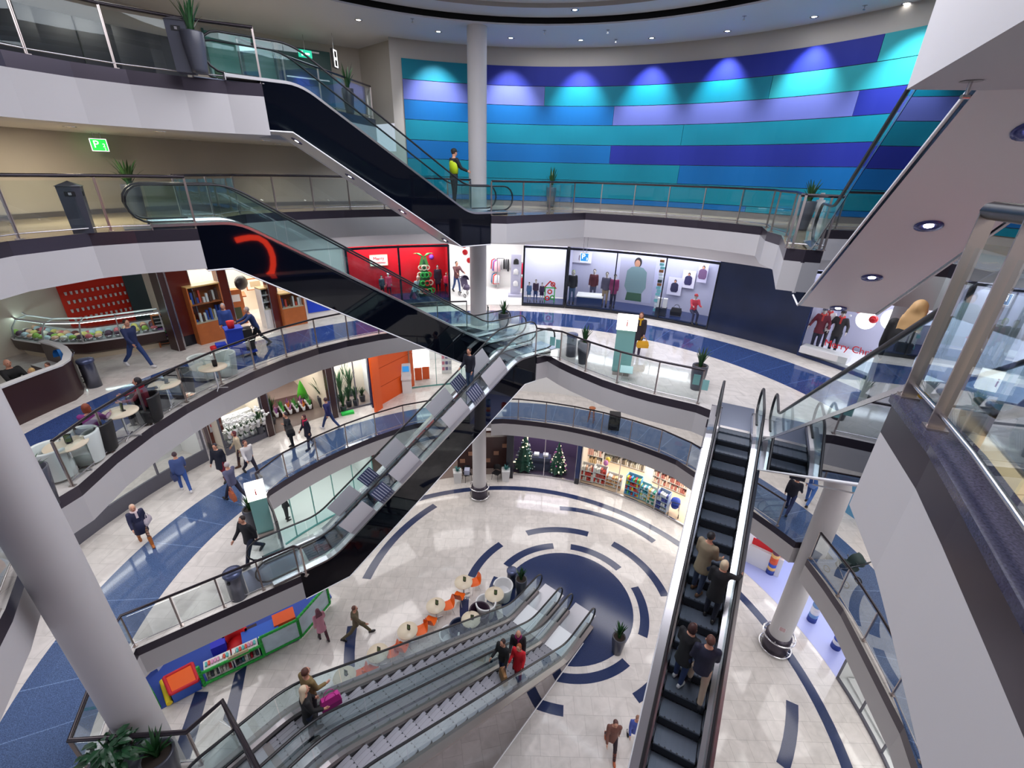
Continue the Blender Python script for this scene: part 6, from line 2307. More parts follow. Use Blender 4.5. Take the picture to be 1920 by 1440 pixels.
q_ = at(843, 1200, .4)
q_.z = 0
tub_chair('white tub chair half hidden by the escalator, below the dark ones', q_, 1.0, 'white', None, .78, .3, .38)

# ------------------------------------------------------------------ planters and litter bins
potted_plant('spiky plant in a dark pot on the topmost gallery, beside the litter bin', at(376, 138, Z4), .75, .15, .22, .6, 22, 1)
bin_square('square litter bin with pitched lid on the topmost gallery', at(352, 138, Z4), .4)
potted_plant('lone potted plant on the topmost gallery behind the escalator', at(657, 214, Z4), .8, .14, .2, .7, 16, 2, .3)
potted_plant('spiky plant beside the loop of the middle escalator handrail, before the beige wall', at(262, 408, Z3), .85, .17, .22, .6, 24, 3, .36)
bin_square('square litter bin with pitched lid before the yellowish wall', at(160, 436, Z3), .6)
potted_plant('spiky plant right of the white column, before the blue wall', at(932, 383, Z3), .8, .14, .19, .6, 18, 4)
potted_plant('tall spiky plant in a grey pot alone before the blue wall', at(1032, 389, Z3), .85, .14, .22, .75, 20, 5, .28)
potted_plant('spiky plant in the glass corner at the foot of the overhead escalator', at(1502, 432, Z3), .85, .15, .22, .6, 20, 6)
potted_plant('spiky plant in a dark pot between column and escalator handrails', at(944, 622, Z2), .85, .15, .24, .55, 22, 7)
potted_plant('spiky plant left of the information pillar, behind the railing', at(1092, 681, Z2), .85, .15, .24, .6, 20, 8)
potted_plant('spiky plant nearest to the big dark escalator, papers on the glass before it', at(1304, 729, Z2), .85, .17, .25, .65, 20, 9)
potted_plant('spiky plant by the information pillar on the flower shop floor', at(478, 990, Z1), .85, .17, .24, .55, 22, 10)
potted_plant('spiky plant in a dark pot by the short steel escalator newel', at(976, 1112, 0), .85, .17, .25, .6, 22, 13)
potted_plant('spiky plant in a dark pot at the right rim of the granite disc', at(1156, 1222, 0), .85, .17, .25, .65, 22, 14)
bin_round('round steel litter bin left of two planters, by the escalator landing', at(1070, 667, Z2))
bin_round('round steel litter bin at the end of the brown booth', at(178, 724, Z2))
bin_round('round litter bin behind the railing, near the walking man in black', at(449, 1118, Z1), 1.0, .22)
bin_round('dark round litter bin beside the white tub chairs', at(959, 1098, 0), .95, .2)
# leafy plant in the foreground corner
p = at(228, 1440, Z1 + .5)
p.z = Z1
r = empty('leafy_plant', p, 0, 'large leafy dark green plant in a round planter at the lower left', 'potted plant')
MB().lathe([(0, 0), (.34, 0), (.52, .72), (.46, .72), (.44, .62), (0, .62)], 'grey_pot', n=28).build('pot', r)
q = MB()
rn = random.Random(21)
for k in range(95):
    a = rn.uniform(0, 2 * PI)
    el = rn.uniform(.15, 1.35)
    R0 = rn.uniform(.25, .62)
    c = Vector((math.cos(a) * math.cos(el) * R0 * 1.1, math.sin(a) * math.cos(el) * R0 * 1.1, .8 + math.sin(el) * R0 * .9))
    d = Vector((math.cos(a), math.sin(a), rn.uniform(-.5, .25))).normalized()
    e = d.cross(Vector((0, 0, 1))).normalized()
    nrm = e.cross(d)
    L = rn.uniform(.16, .26)
    w_ = L * .27
    A = [c - d * L * .5, c - d * L * .2 + e * w_ + nrm * .02, c + d * L * .2 + e * w_ * .8 + nrm * .015, c + d * L * .5 - nrm * .03]
    B = [c - d * L * .5, c - d * L * .2 - e * w_ + nrm * .02, c + d * L * .2 - e * w_ * .8 + nrm * .015, c + d * L * .5 - nrm * .03]
    M_ = [c - d * L * .5, c - d * L * .2, c + d * L * .2, c + d * L * .5 - nrm * .03]
    q.strip(A, M_, 'leaf_big', True)
    q.strip(M_, B, 'leaf_big', True)
q.build('leaves', r)
q = MB()
for k in range(14):
    a = k * 2.4
    q.tube([(0, 0, .6), (math.cos(a) * .2, math.sin(a) * .2, .9), (math.cos(a) * .4, math.sin(a) * .4, 1.15)], .012, 'leaf', 5)
q.build('stems', r)
p = at(307, 1440, Z1 + .35)
p.z = Z1
potted_plant('spiky plant in a tall dark pot at the lower left, right of the leafy one', p, .85, .22, .30, .48, 26, 15, .32)

# ------------------------------------------------------------------ information pillars
def info_pillar(label, p, rz, h=2.05, top_h=.42, w_=.55, tone='mint'):
    r = empty('information_pillar', p, rz, label, 'information pillar')
    MB().box((0, 0, .06), (.22, w_ * .9, .12), 'brushed_steel').build('foot', r)
    MB().box((0, 0, .12 + (h - top_h - .12) / 2), (.10, w_, h - top_h - .12), 'pillar_glass').build('glass_body', r)
    q = MB()
    q.box((0, 0, h - top_h / 2), (.24, w_ * 1.08, top_h), 'lit_head')
    q.build('lit_head', r)
    t = text('i', .34, 'red_letter', r, (.124, 0, h - top_h / 2), (PI / 2, 0, PI / 2))
    t2 = text('i', .34, 'red_letter', r, (-.124, 0, h - top_h / 2), (PI / 2, 0, -PI / 2), name='lettering')
    return r
mat('pillar_glass', (0.22, 0.46, 0.44), 0.2)
mat('lit_head', (.9, .88, .84), .4, emit=(1.0, 0.93, 0.85), estr=1.6)
p = at(1163, 702, Z2)
info_pillar('information pillar with a glowing head and red i, before the lilac shop window', p, toward(p, (0, 0)), 2.15, .5, .62)
MB()
o = MB().box((0, 0, 0), (.3, .45, .015), cm(190, 225, 225)).build('paper_stack')
p2 = at(1176, 712, Z2 + .35)
o.location = p2
o.rotation_euler = (0, -.5, toward(p, (0, 0)))
r = empty('leaflet_holder', at(1172, 712, Z2), toward(p, (0, 0)), 'small leaflet holder at the foot of the information pillar', 'leaflet holder')
bpy.data.objects.remove(o)
q = MB()
q.tube([(0, -.12, 0), (0, -.12, .35)], .012, 'steel', 5)
q.tube([(0, .12, 0), (0, .12, .35)], .012, 'steel', 5)
q.build('leg', r)
MB().box((0, 0, .38), (.35, .42, .02), cm(190, 225, 225), R=Matrix.Rotation(.4, 3, 'Y')).build('tray', r)
p = at(500, 1000, Z1)
info_pillar('information pillar with a glowing head beside a plant, flower shop floor', p, toward(p, (-1, 0)), 2.1, .6, .5)

# papers taped to glass
def glass_paper(label, px, py, ry_, z, pts, w_=.3, h_=.4, n=2):
    pass

# ------------------------------------------------------------------ level one: loudspeaker and stool
r = empty('loudspeaker', at(1150, 803, Z1), R_(-100) , 'black loudspeaker box standing behind the railing', 'loudspeaker')
MB().box((0, 0, .42), (.42, .52, .84), 'black').build('cabinet', r)
for z_, rr in ((.26, .19), (.64, .12)):
    for s in (-1, 1):
        q = MB()
        q.lathe([(rr, 0), (rr * .9, -.02), (rr * .3, -.05), (0, -.04)], 'slate', n=20)
        o = q.build('cone', r)
        o.location = (.215 * s, 0, z_)
        o.rotation_euler = (0, s * PI / 2, 0)
r = empty('bar_stool', at(1108, 790, Z1), .4, 'tall wooden stool behind the railing, left of the loudspeaker', 'stool')
MB().lathe([(0, .74), (.16, .74), (.17, .76), (.16, .78), (0, .78)], 'wood', n=16).build('seat', r)
for k in range(4):
    a = k * PI / 2
    MB().tube([(math.cos(a) * .11, math.sin(a) * .11, .75), (math.cos(a) * .2, math.sin(a) * .2, 0)], .016, 'wood', 6).build('leg', r)
q = MB()
for z_, rr in ((.3, .165), (.5, .14)):
    for k in range(4):
        a, b_ = k * PI / 2, (k + 1) * PI / 2
        q.tube([(math.cos(a) * rr, math.sin(a) * rr, z_), (math.cos(b_) * rr, math.sin(b_) * rr, z_)], .01, 'wood', 5)
q.build('rung', r)

# ------------------------------------------------------------------ advert boards on the third escalator
a, bb, d, n, L, z0, z1 = esc_frame('E3')
for s in (-1, 1):
    for k, u0 in enumerate((1.95, 3.75, 5.8, 7.5)):
        zz = ZL['E3'](u0)
        sl = math.atan2(ZL['E3'](u0 + .5) - ZL['E3'](u0 - .5), 1.0)
        p = esc_point('E3', ZL['E3'], u0, .50 if s > 0 else -.54)
        r = empty('advert_board', p, math.atan2(d.y, d.x), 'blank pale advert board on the ' + ('far' if s > 0 else 'near') + ' glass, ' + ['lowest', 'second from below', 'third from below', 'topmost'][k] + ' of four', 'advert board')
        if k in (0, 2) or True:
            w_ = 1.0
            q = MB()
            R3 = Matrix.Rotation(-sl, 3, 'Y')
            q.box((0, 0, .50), (w_, .012, .62), 'paper', R=R3)
            q.build('board', r)
    for k, u0 in enumerate((2.85, 6.65)):
        sl = math.atan2(ZL['E3'](u0 + .5) - ZL['E3'](u0 - .5), 1.0)
        p = esc_point('E3', ZL['E3'], u0, .50 if s > 0 else -.54)
        r = empty('advert_print', p, math.atan2(d.y, d.x), 'dark striped advert print on the ' + ('far' if s > 0 else 'near') + ' glass, ' + ('lower' if k == 0 else 'upper') + ' one', 'advert board')
        R3 = Matrix.Rotation(-sl, 3, 'Y')
        MB().box((0, 0, .48), (.55, .012, .55), cm(70, 80, 120), R=R3).build('board', r)
        q = MB()
        for j in range(6):
            q.box(R3 @ Vector((-.22 + .09 * j, 0, 0)) + Vector((0, 0, .48)), (.03, .018, .5), cm(200, 205, 225), R=R3)
        q.build('print', r)

# ------------------------------------------------------------------ children's play corner on the ground floor
mc = [at(x, y, 0.0) for x, y in ((262, 1285), (283, 1262), (600, 1085), (622, 1120), (560, 1200), (385, 1283), (300, 1332))]
q = MB()
q.prism([(p.x, p.y) for p in mc], 0.006, .045, cm(45, 75, 165, .7))
o = q.build('play_mat')
tag(o, 'large blue play mat under the gallery at the lower left', 'mat')
GR, = (cm(25, 165, 60, .5),)
def frame_panel(label, p0, p1, h, face, sag=False):
    a, b_ = at(*p0, .045), at(*p1, .045)
    r = empty('play_fence', a, 0, label, 'play fence')
    v = b_ - a
    rings = MB()
    pts = [Vector((0, 0, .08)), Vector((0, 0, h)), v + Vector((0, 0, h)), v + Vector((0, 0, .08))]
    for i in range(4):
        c_, d_ = pts[i], pts[(i + 1) % 4]
        n_ = max(4, int((d_ - c_).length / .16))
        tt, rr = [], []
        for k in range(n_ + 1):
            for e, r_ in ((0, .055), (.8, .055), (.9, .042)):
                t = (k + e) / (n_ + 1)
                tt.append(c_.lerp(d_, t))
                rr.append(r_)
        m_ = MB()
        m_.tube(tt, rr, GR, 8)
        m_.build('padded_post' if i in (0, 2) else 'padded_rail', r)
    q = MB()
    q.add([pts[0], pts[1], pts[2], pts[3]], [(0, 1, 2, 3)], face)
    q.build('panel', r)
    return r
mat('sky_print', (0.52, 0.66, 0.80), 0.4, noise=0.35, nscale=2.5)
frame_panel('green padded fence with a pale sky print, nearest the woman in pink', (566, 1196), (619, 1133), 1.05, 'sky_print')
frame_panel('green padded fence with a pale sky print, middle one', (497, 1231), (566, 1196), 1.0, 'sky_print')
a0_, b0_ = at(384, 1285, .045), at(497, 1231, .045)
r = empty('play_fence', a0_, 0, 'long low green padded fence before the white toy shelves', 'play fence')
v = b0_ - a0_
for nm, c_, d_ in (('padded_rail', Vector((0, 0, .06)), v + Vector((0, 0, .06))), ('padded_rail', Vector((0, 0, .62)), v + Vector((0, 0, .62))), ('padded_post', Vector((0, 0, 0)), Vector((0, 0, 1.0)))):
    n_ = max(4, int((d_ - c_).length / .16))
    tt, rr = [], []
    for k in range(n_ + 1):
        for e, r_ in ((0, .055), (.8, .055), (.9, .042)):
            tt.append(c_.lerp(d_, (k + e) / (n_ + 1)))
            rr.append(r_)
    MB().tube(tt, rr, GR, 8).build(nm, r)
fd = v.normalized()
fn = Vector((-fd.y, fd.x, 0))
for k in range(3):
    c_ = a0_ + fd * (.5 + .85 * k) + fn * .28
    q = empty('toy_cupboard', (c_.x, c_.y, .046), math.atan2(fd.y, fd.x), ('left' if k == 0 else 'middle' if k == 1 else 'right') + ' one of the white open toy cupboards behind the low green fence', 'cupboard')
    m_ = MB()
    m_.box((0, 0, .02), (.8, .36, .03), 'white')
    m_.box((0, 0, .56), (.8, .36, .03), 'white')
    for s in (-1, 0, 1):
        m_.box((s * .385, 0, .29), (.03, .36, .54), 'white')
    m_.box((0, .17, .29), (.8, .02, .54), 'white')
    m_.build('body', q)
    rn = random.Random(50 + k)
    m_ = MB()
    for j in range(8):
        hh = rn.uniform(.08, .2)
        m_.box((-.32 + .09 * j, -.02, .035 + hh / 2), (.07, .2, hh), cm(*[(200, 40, 60), (90, 95, 110), (230, 225, 215), (60, 120, 130)][rn.randrange(4)]))
        m_.box((-.32 + .09 * j, 0, .575 + .03), (.06, .16, .05), cm(*[(220, 150, 190), (240, 240, 240), (90, 190, 190), (220, 80, 60)][rn.randrange(4)]))
    o = m_.build('toys', q)
    o['kind'] = 'stuff'
c_ = a0_ + fd * 1.15 - fn * .02
o = MB().box((0, 0, 0), (.62, .03, .42), cm(215, 200, 165)).build('picture_board')
o.location = (c_.x, c_.y, .72)
o.rotation_euler = (.35, 0, math.atan2(fd.y, fd.x))
tag(o, 'cream board with a pink edge hanging on the low green fence', 'board')
# trampoline like orange bed
oc = [at(x, y, .5) for x, y in ((310, 1271), (358, 1246), (369, 1275), (322, 1299))]
cen = sum(oc, Vector()) / 4
r = empty('orange_bed', (cen.x, cen.y, .045), 0, 'orange square jumping bed with a red rim and blue foot', 'jumping bed')
lo = [p - Vector((cen.x, cen.y, p.z)) for p in oc]
m_ = MB()
m_.prism([(p.x * 1.12, p.y * 1.12) for p in lo], 0, .40, cm(50, 90, 180))
m_.build('foot', r)
m_ = MB()
m_.prism([(p.x, p.y) for p in lo], .40, .46, cm(235, 95, 15))
m_.build('bed', r)
m_ = MB()
for i in range(4):
    m_.tube([lo[i] * 1.1 + Vector((0, 0, .45)), lo[(i + 1) % 4] * 1.1 + Vector((0, 0, .45))], .055, cm(200, 20, 45), 8)
m_.build('rim', r)
frame_panel('small green fence with a pale blue print at the left end of the play mat', (300, 1330), (276, 1290), .8, 'sky_print')
a_ = at(303, 1328, .045)
o = MB().tube([(0, 0, .1), at(290, 1285, .045) - a_ + Vector((0, 0, .1))], .09, cm(235, 205, 30), 10).build('padded_roll')
o.location = a_ + Vector((.22, .1, .0))
tag(o, 'yellow padded roll beside the orange jumping bed', 'padded roll')
def play_block(name, label, px, py, d, c, rz=.6):
    o = MB().box((0, 0, d[2] / 2), d, cm(*c)).build(name)
    o.location = at(px, py, .046)
    o.rotation_euler = (0, 0, rz)
    tag(o, label, 'play block')
play_block('play_block', 'long blue foam block before the middle green fence', 492, 1198, (1.2, .6, .45), (45, 95, 200), math.atan2(fd.y, fd.x))
play_block('play_block', 'orange foam block at the end of the long blue one', 536, 1172, (.75, .55, .50), (225, 85, 20), math.atan2(fd.y, fd.x))
play_block('play_block', 'deep blue upright foam block left of the red chair', 415, 1222, (.45, .5, .6), (35, 40, 190), math.atan2(fd.y, fd.x))
r = empty('red_toy_chair', at(447, 1212, .046), math.atan2(fd.y, fd.x), 'red round backed toy chair in the play corner', 'toy chair')
MB().lathe([(0, 0), (.36, 0), (.38, .25), (0, .25)], cm(205, 20, 30), n=18).build('seat', r)
MB().lathe([(.38, .25), (.42, .6), (.34, .6), (.3, .25)], cm(205, 20, 30), n=18, a0=.3, a1=PI - .3).build('backrest', r)
play_block('play_block', 'dark purple toy box behind the red toy chair', 472, 1195, (.5, .4, .4), (45, 25, 45), math.atan2(fd.y, fd.x))

# ------------------------------------------------------------------ people
def P(px, py, z):
    return tuple(at(px, py, z))
def H(ax, ay, bx, by, z):
    """heading from one place of a floor toward another"""
    return toward(at(ax, ay, z), at(bx, by, z))
def stander(key, u, y, dz=0.0):
    p = esc_point(key, ZL[key], u, y)
    k = int((u - .3) / .4)
    p.z = esc_frame(key)[5] + ZL[key](.3 + .4 * k + .2) + .02
    return tuple(p)
def eh(key, rev=False):
    d = esc_frame(key)[2]
    return math.atan2(d.y, d.x) + (PI if rev else 0)
# top: guard at the foot of the first escalator
person('person in a yellow hi-vis vest and dark cap at the foot of the topmost escalator', stander('E1', 1.1, .05), eh('E1', True), 1.8, top=(25, 28, 30), bottom=(20, 22, 28), vest=(190, 215, 30), cap=(25, 30, 28), pose='stairs', arms=((.1, .5), (.55, .7)))
# level two
person('person in a dark blue jacket and jeans striding past the ice cream counter', P(264, 688, Z2), H(264, 688, 330, 700, Z2) , 1.78, top=(30, 45, 90), bottom=(40, 65, 120), shoes=(220, 220, 225), hair=(60, 45, 35), pose='walk', ph=1.15)
hh = H(500, 652, 430, 665, Z2)
person('person in a blue waistcoat pushing the cleaning cart, nearer the display cabinet', P(488, 652, Z2), hh, 1.68, top=(40, 60, 110), bottom=(20, 20, 28), hair=(150, 145, 145), pose='walk', ph=.8, arms=((.9, .35), (.9, .35)), lean=.25)
person('grey haired person in a blue top standing behind the blue cleaning cart', P(436, 648, Z2), hh + 1.2, 1.66, top=(45, 70, 140), bottom=(25, 30, 50), hair=(160, 160, 165), pose='stand')
cp = at(446, 668, Z2)
r = empty('cleaning_cart', cp, hh, 'blue cleaning cart with red buckets on the granite floor', 'cleaning cart')
BL = cm(35, 70, 200)
MB().box((0, 0, .16), (1.25, .55, .06), BL).build('deck', r)
MB().box((-.05, 0, .62), (.5, .5, .85), BL).build('bin', r)
MB().box((-.05, 0, 1.07), (.56, .55, .06), BL).build('tray', r)
MB().box((-.45, 0, .62), (.3, .46, .75), 'black').build('waste_bag', r)
MB().box((.42, .0, .38), (.32, .4, .4), BL).build('bucket', r)
MB().lathe([(0, 0), (.10, 0), (.13, .26), (0, .26)], cm(215, 25, 35), n=14, c=(.0, .1, 1.1)).build('red_bucket', r)
MB().lathe([(0, 0), (.12, 0), (.15, .3), (0, .3)], cm(215, 25, 35), n=14, c=(.62, -.05, .2)).build('red_bucket', r)
MB().tube([(-.6, -.2, .95), (-.68, -.2, 1.0), (-.68, .2, 1.0), (-.6, .2, .95)], .02, 'steel', 6).build('push_bar', r)
for sx in (-1, 1):
    for sy in (-1, 1):
        MB().tube([(sx * .5, sy * .24 - .02, .07), (sx * .5, sy * .24 + .02, .07)], .07, 'rubber', 10).build('wheel', r)
person('bald person in black sitting in the brown booth', P(46, 752, Z2), toward(at(46, 752, Z2), tp), 1.75, top=(22, 22, 26), bottom=(25, 25, 30), hair=(110, 80, 60), style='bald', pose='sit')
person('fair haired child in a blue top sitting in the brown booth', P(90, 757, Z2), toward(at(90, 757, Z2), tp), 1.35, top=(40, 50, 150), bottom=(40, 45, 80), hair=(200, 165, 110), style='bob', pose='sit')
person('dark haired child leaning in the brown booth beside the pushchair', P(116, 742, Z2), toward(at(116, 742, Z2), tp), 1.25, top=(35, 40, 80), bottom=(30, 30, 50), hair=(80, 50, 40), pose='sit')
pushchair('pushchair with a bright blue hood behind the brown booth', P(124, 722, Z2), -2.0, (40, 120, 200))
person('person with dark hair and a red scarf sitting in a black tub chair', P(286, 788, Z2), toward(at(286, 788, Z2), at(224, 800, Z2)), 1.68, top=(120, 30, 50), bottom=(25, 25, 35), hair=(28, 20, 26), style='bob', pose='sit', collar=(200, 30, 60))
person('red haired person in a purple top sitting at the cafe table', P(194, 846, Z2), toward(at(194, 846, Z2), at(226, 800, Z2)), 1.68, top=(130, 40, 125), bottom=(35, 30, 45), hair=(130, 60, 35), style='bob', pose='sit')
r = person('person with a yellow scarf, a dark coat and a yellow bag by the information pillar', P(1192, 665, Z2), toward(at(1192, 665, Z2), (-1, 4)), 1.70, top=(35, 25, 35), bottom=(70, 55, 85), hair=(95, 50, 40), style='bob', pose='stand', coat=.3, collar=(200, 150, 20), boots=(60, 50, 75))
bag('mustard yellow handbag held by the person at the information pillar', r[1][0], (205, 150, 25), (.16, .42, .26), toward(at(1192, 665, Z2), (-1, 4)) + .4)
person('person in a brown jacket and jeans pushing a pushchair out of the entrance', P(857, 548, Z2), toward(at(857, 548, Z2), at(875, 556, Z2)), 1.76, top=(95, 55, 60), bottom=(55, 75, 125), hair=(60, 45, 40), pose='walk', ph=.5, arms=((.9, .4), (.9, .4)))
pushchair('dark pushchair in the bright entrance left of the white column', at(874, 555, Z2), toward(at(857, 548, Z2), at(875, 556, Z2)), (70, 60, 90))
person('person in a pale blue jacket bending, seen through glass before the red window', P(778, 572, Z2), toward(at(778, 572, Z2), at(800, 575, Z2)), 1.65, top=(150, 190, 200), bottom=(40, 50, 80), hair=(200, 190, 180), pose='walk', ph=1.0, lean=.45)
# third escalator
r = person('person in a dark jacket riding the escalator with advert boards', stander('E3', 6.9, .12), eh('E3', True) + .4, 1.72, top=(22, 24, 40), bottom=(60, 80, 110), hair=(50, 35, 30), pose='stairs')
# sixth escalator
r = person('fair haired person in black riding up behind the slanting handrail', stander('E6', 6.0, -.17), eh('E6') + 2.6, 1.70, top=(20, 20, 24), bottom=(25, 25, 30), hair=(205, 165, 115), style='long', pose='stairs', vox=.024)
# fifth escalator
person('person in a puffy khaki coat riding the dark escalator, topmost of the four', stander('E5', 5.35, .18), eh('E5') - .5, 1.72, top=(135, 122, 100), bottom=(50, 60, 85), shoes=(95, 65, 45), hair=(25, 22, 25), pose='stairs', coat=.28, vox=.026)
person('fair haired person in a black coat holding the dark escalator handrail', stander('E5', 5.0, -.18), eh('E5') - .2, 1.66, top=(18, 18, 24), bottom=(25, 28, 45), hair=(205, 185, 155), style='bob', pose='stairs', coat=.3, vox=.026, arms=((.1, .5), (.9, .35, .5)))
person('dark haired person in black on the dark escalator, left of the pair below', stander('E5', 3.8, .18), eh('E5') - .5, 1.70, top=(16, 16, 22), bottom=(35, 50, 90), shoes=(200, 200, 205), hair=(55, 25, 25), style='bob', pose='stairs', coat=.3, vox=.026)
person('person in a navy jacket and beige trousers, lowest on the dark escalator', stander('E5', 3.6, -.16), eh('E5') + .1, 1.80, top=(25, 27, 50), bottom=(180, 158, 140), shoes=(30, 28, 35), hair=(85, 50, 40), pose='stairs', vox=.026, legs=((.62, .5), (-.15, .05)))
# fourth pair: women coming, trio
r = person('person with long fair hair and a black coat at the head of the steel escalator', stander('E4', 8.95, .20), eh('E4') - .3 + PI, 1.68, top=(14, 14, 18), bottom=(30, 35, 60), hair=(215, 195, 165), style='long', pose='stairs', coat=.3, vox=.024)
bag('magenta patterned shopping bag carried on the steel escalator', r[1][0] + Vector((.22, .1, .05)), (190, 40, 140), (.16, .42, .34), 2.2)
person('brown haired person in a fur trimmed jacket beside the long fair hair', stander('E4', 8.70, -.24), eh('E4') + PI + .2, 1.70, top=(125, 105, 65), bottom=(35, 30, 40), hair=(85, 50, 40), pose='stairs', coat=.15, vox=.026)
r = person('person in black with a brown bag, left of the trio on the steel escalator', stander('E4b', 3.75, -.2), eh('E4b'), 1.74, top=(18, 20, 24), bottom=(40, 60, 105), shoes=(190, 195, 210), hair=(50, 30, 28), pose='stairs', vox=.026)
bag('tan brown bag carried by the person in black of the trio', r[1][0], (165, 120, 75), (.14, .40, .40), .4)
person('bald person in a dark jacket and purple shirt, topmost of the trio', stander('E4b', 3.1, -.12), eh('E4b') + .5, 1.80, top=(22, 20, 30), bottom=(40, 40, 60), style='bald', pose='stairs', collar=(130, 20, 90), vox=.026)
person('person in a bright red coat on the steel escalator', stander('E4b', 3.5, .22), eh('E4b') + .2, 1.64, top=(205, 25, 40), bottom=(170, 30, 50), hair=(150, 75, 30), style='bob', pose='stairs', coat=.38, vox=.026)
# level one
r = person('person in a dark coat and brown boots walking, white scarf and bag', P(276, 1020, Z1), H(276, 1020, 300, 1060, Z1), 1.66, top=(35, 38, 70), bottom=(90, 70, 60), hair=(200, 170, 150), style='bob', pose='walk', ph=.8, coat=.25, collar=(225, 205, 210), boots=(165, 95, 40), skirt=(35, 38, 70))
bag('pale grey shoulder bag of the walker with brown boots', r[1][0] + Vector((0, 0, .35)), (190, 180, 190), (.14, .34, .22), .3)
r = person('person in blue denim with a shoulder bag walking alone by the low white window', P(350, 920, Z1), H(350, 920, 330, 880, Z1), 1.74, top=(65, 85, 140), bottom=(50, 85, 160), shoes=(220, 220, 225), hair=(70, 50, 60), pose='walk', ph=.6)
bag('dark blue shoulder bag of the lone walker in denim', r[1][0] + Vector((0, 0, .25)), (50, 60, 100), (.14, .32, .24), .9)
person('person in a dark coat walking left of the grey jacket, granite floor', P(422, 900, Z1), H(422, 900, 400, 930, Z1), 1.70, top=(25, 28, 45), bottom=(120, 25, 45), hair=(35, 30, 45), pose='walk', ph=.4, coat=.35)
r = person('grey haired person in a grey jacket striding with an orange brown bag', P(445, 938, Z1), H(445, 938, 400, 925, Z1), 1.76, top=(95, 95, 125), bottom=(35, 35, 55), hair=(180, 170, 175), pose='walk', ph=1.1)
bag('orange brown bag carried on the granite floor near the planter', r[1][0], (180, 95, 60), (.12, .36, .34), .9)
person('person in a beige coat with dark red hair near the orchid window', P(456, 872, Z1), H(456, 872, 430, 880, Z1), 1.64, top=(195, 180, 155), bottom=(60, 40, 50), hair=(95, 35, 45), style='bob', pose='walk', ph=.5, coat=.4, boots=(90, 55, 40))
person('person in a white jacket and dark trousers near the orchid window', P(474, 890, Z1), H(474, 890, 490, 900, Z1), 1.68, top=(215, 212, 215), bottom=(40, 35, 50), hair=(90, 45, 45), pose='walk', ph=1.0)
r = person('person in black on the left of two strollers near the open flower shop', P(549, 838, Z1), H(549, 838, 520, 850, Z1), 1.74, top=(22, 24, 34), bottom=(22, 24, 34), hair=(40, 32, 40), pose='stand', coat=.3, arms=((.3, 2.1), (.05, .1)))
bag('big black bag carried between the two strollers', r[1][0] + Vector((.25, .05, 0)), (20, 20, 28), (.3, .62, .32), .6)
person('person with a crimson scarf walking past the open flower shop', P(582, 840, Z1), H(582, 840, 560, 850, Z1), 1.68, top=(28, 26, 45), bottom=(28, 26, 50), hair=(75, 35, 45), style='bob', pose='walk', ph=.4, coat=.3, collar=(200, 25, 80))
person('person in a deep blue jacket walking by the brown pillar of the flower shop', P(620, 804, Z1), H(620, 804, 600, 800, Z1), 1.72, top=(35, 38, 95), bottom=(40, 60, 110), shoes=(220, 220, 230), hair=(70, 50, 60), pose='walk', ph=1.0)
person('person in a long black coat leaving the escalator with advert boards', P(477, 1048, Z1), eh('E3', True) + .5, 1.80, top=(20, 22, 30), bottom=(32, 38, 60), hair=(45, 32, 32), pose='walk', ph=.9, coat=.2, vox=.026)
r = person('person in dark clothes walking on the granite right of the dark escalator', P(1474, 960, Z1), H(1474, 960, 1500, 930, Z1), 1.70, top=(25, 25, 40), bottom=(40, 50, 90), hair=(95, 60, 75), style='bob', pose='walk', ph=.8)
person('person in pale blue denim behind the right gallery railing', P(1512, 945, Z1), H(1512, 945, 1540, 920, Z1), 1.70, top=(110, 140, 200), bottom=(70, 110, 180), hair=(150, 140, 190), pose='walk', ph=.6)
pushchair('black pushchair with a small white wheel behind the right railing', at(1577, 1082, Z1), 1.9, (40, 60, 60))
person('person with auburn hair cut off by the left border, blue clothes', P(-20, 1475, Z1), .2, 1.72, top=(45, 85, 150), bottom=(40, 60, 110), hair=(130, 70, 40), style='bob', pose='walk', ph=.5)
# ground floor
person('person in khaki striding across the pale floor', P(672, 1194, 0), H(672, 1194, 720, 1185, 0), 1.78, top=(95, 85, 65), bottom=(90, 82, 60), shoes=(25, 22, 25), hair=(110, 75, 65), pose='walk', ph=1.25, vox=.026)
person('person in a pink coat walking beside the pale sky fence', P(607, 1198, 0), H(607, 1198, 590, 1170, 0), 1.60, top=(200, 140, 160), bottom=(90, 50, 60), hair=(115, 70, 85), style='long', pose='walk', ph=.4, coat=.4, boots=(35, 28, 35))
r = person('person in a brown coat and tan boots at the bottom beside the dark escalator', P(1143, 1408, 0), H(1143, 1408, 1146, 1440, 0), 1.66, top=(115, 75, 65), bottom=(45, 30, 40), hair=(90, 60, 55), pose='walk', ph=.9, coat=.2, boots=(170, 85, 45), vox=.026)
r = person('person in blue with a yellow print, half hidden by the dark escalator', P(1184, 1395, 0), H(1184, 1395, 1190, 1440, 0), 1.5, top=(70, 90, 170), bottom=(200, 195, 200), hair=(150, 110, 90), pose='walk', ph=.6)
person('person standing in the pale green glass shop behind the escalator', P(540, 975, 0), 1.0, 1.74, top=(18, 20, 28), bottom=(18, 20, 28), hair=(30, 25, 25), pose='stand')

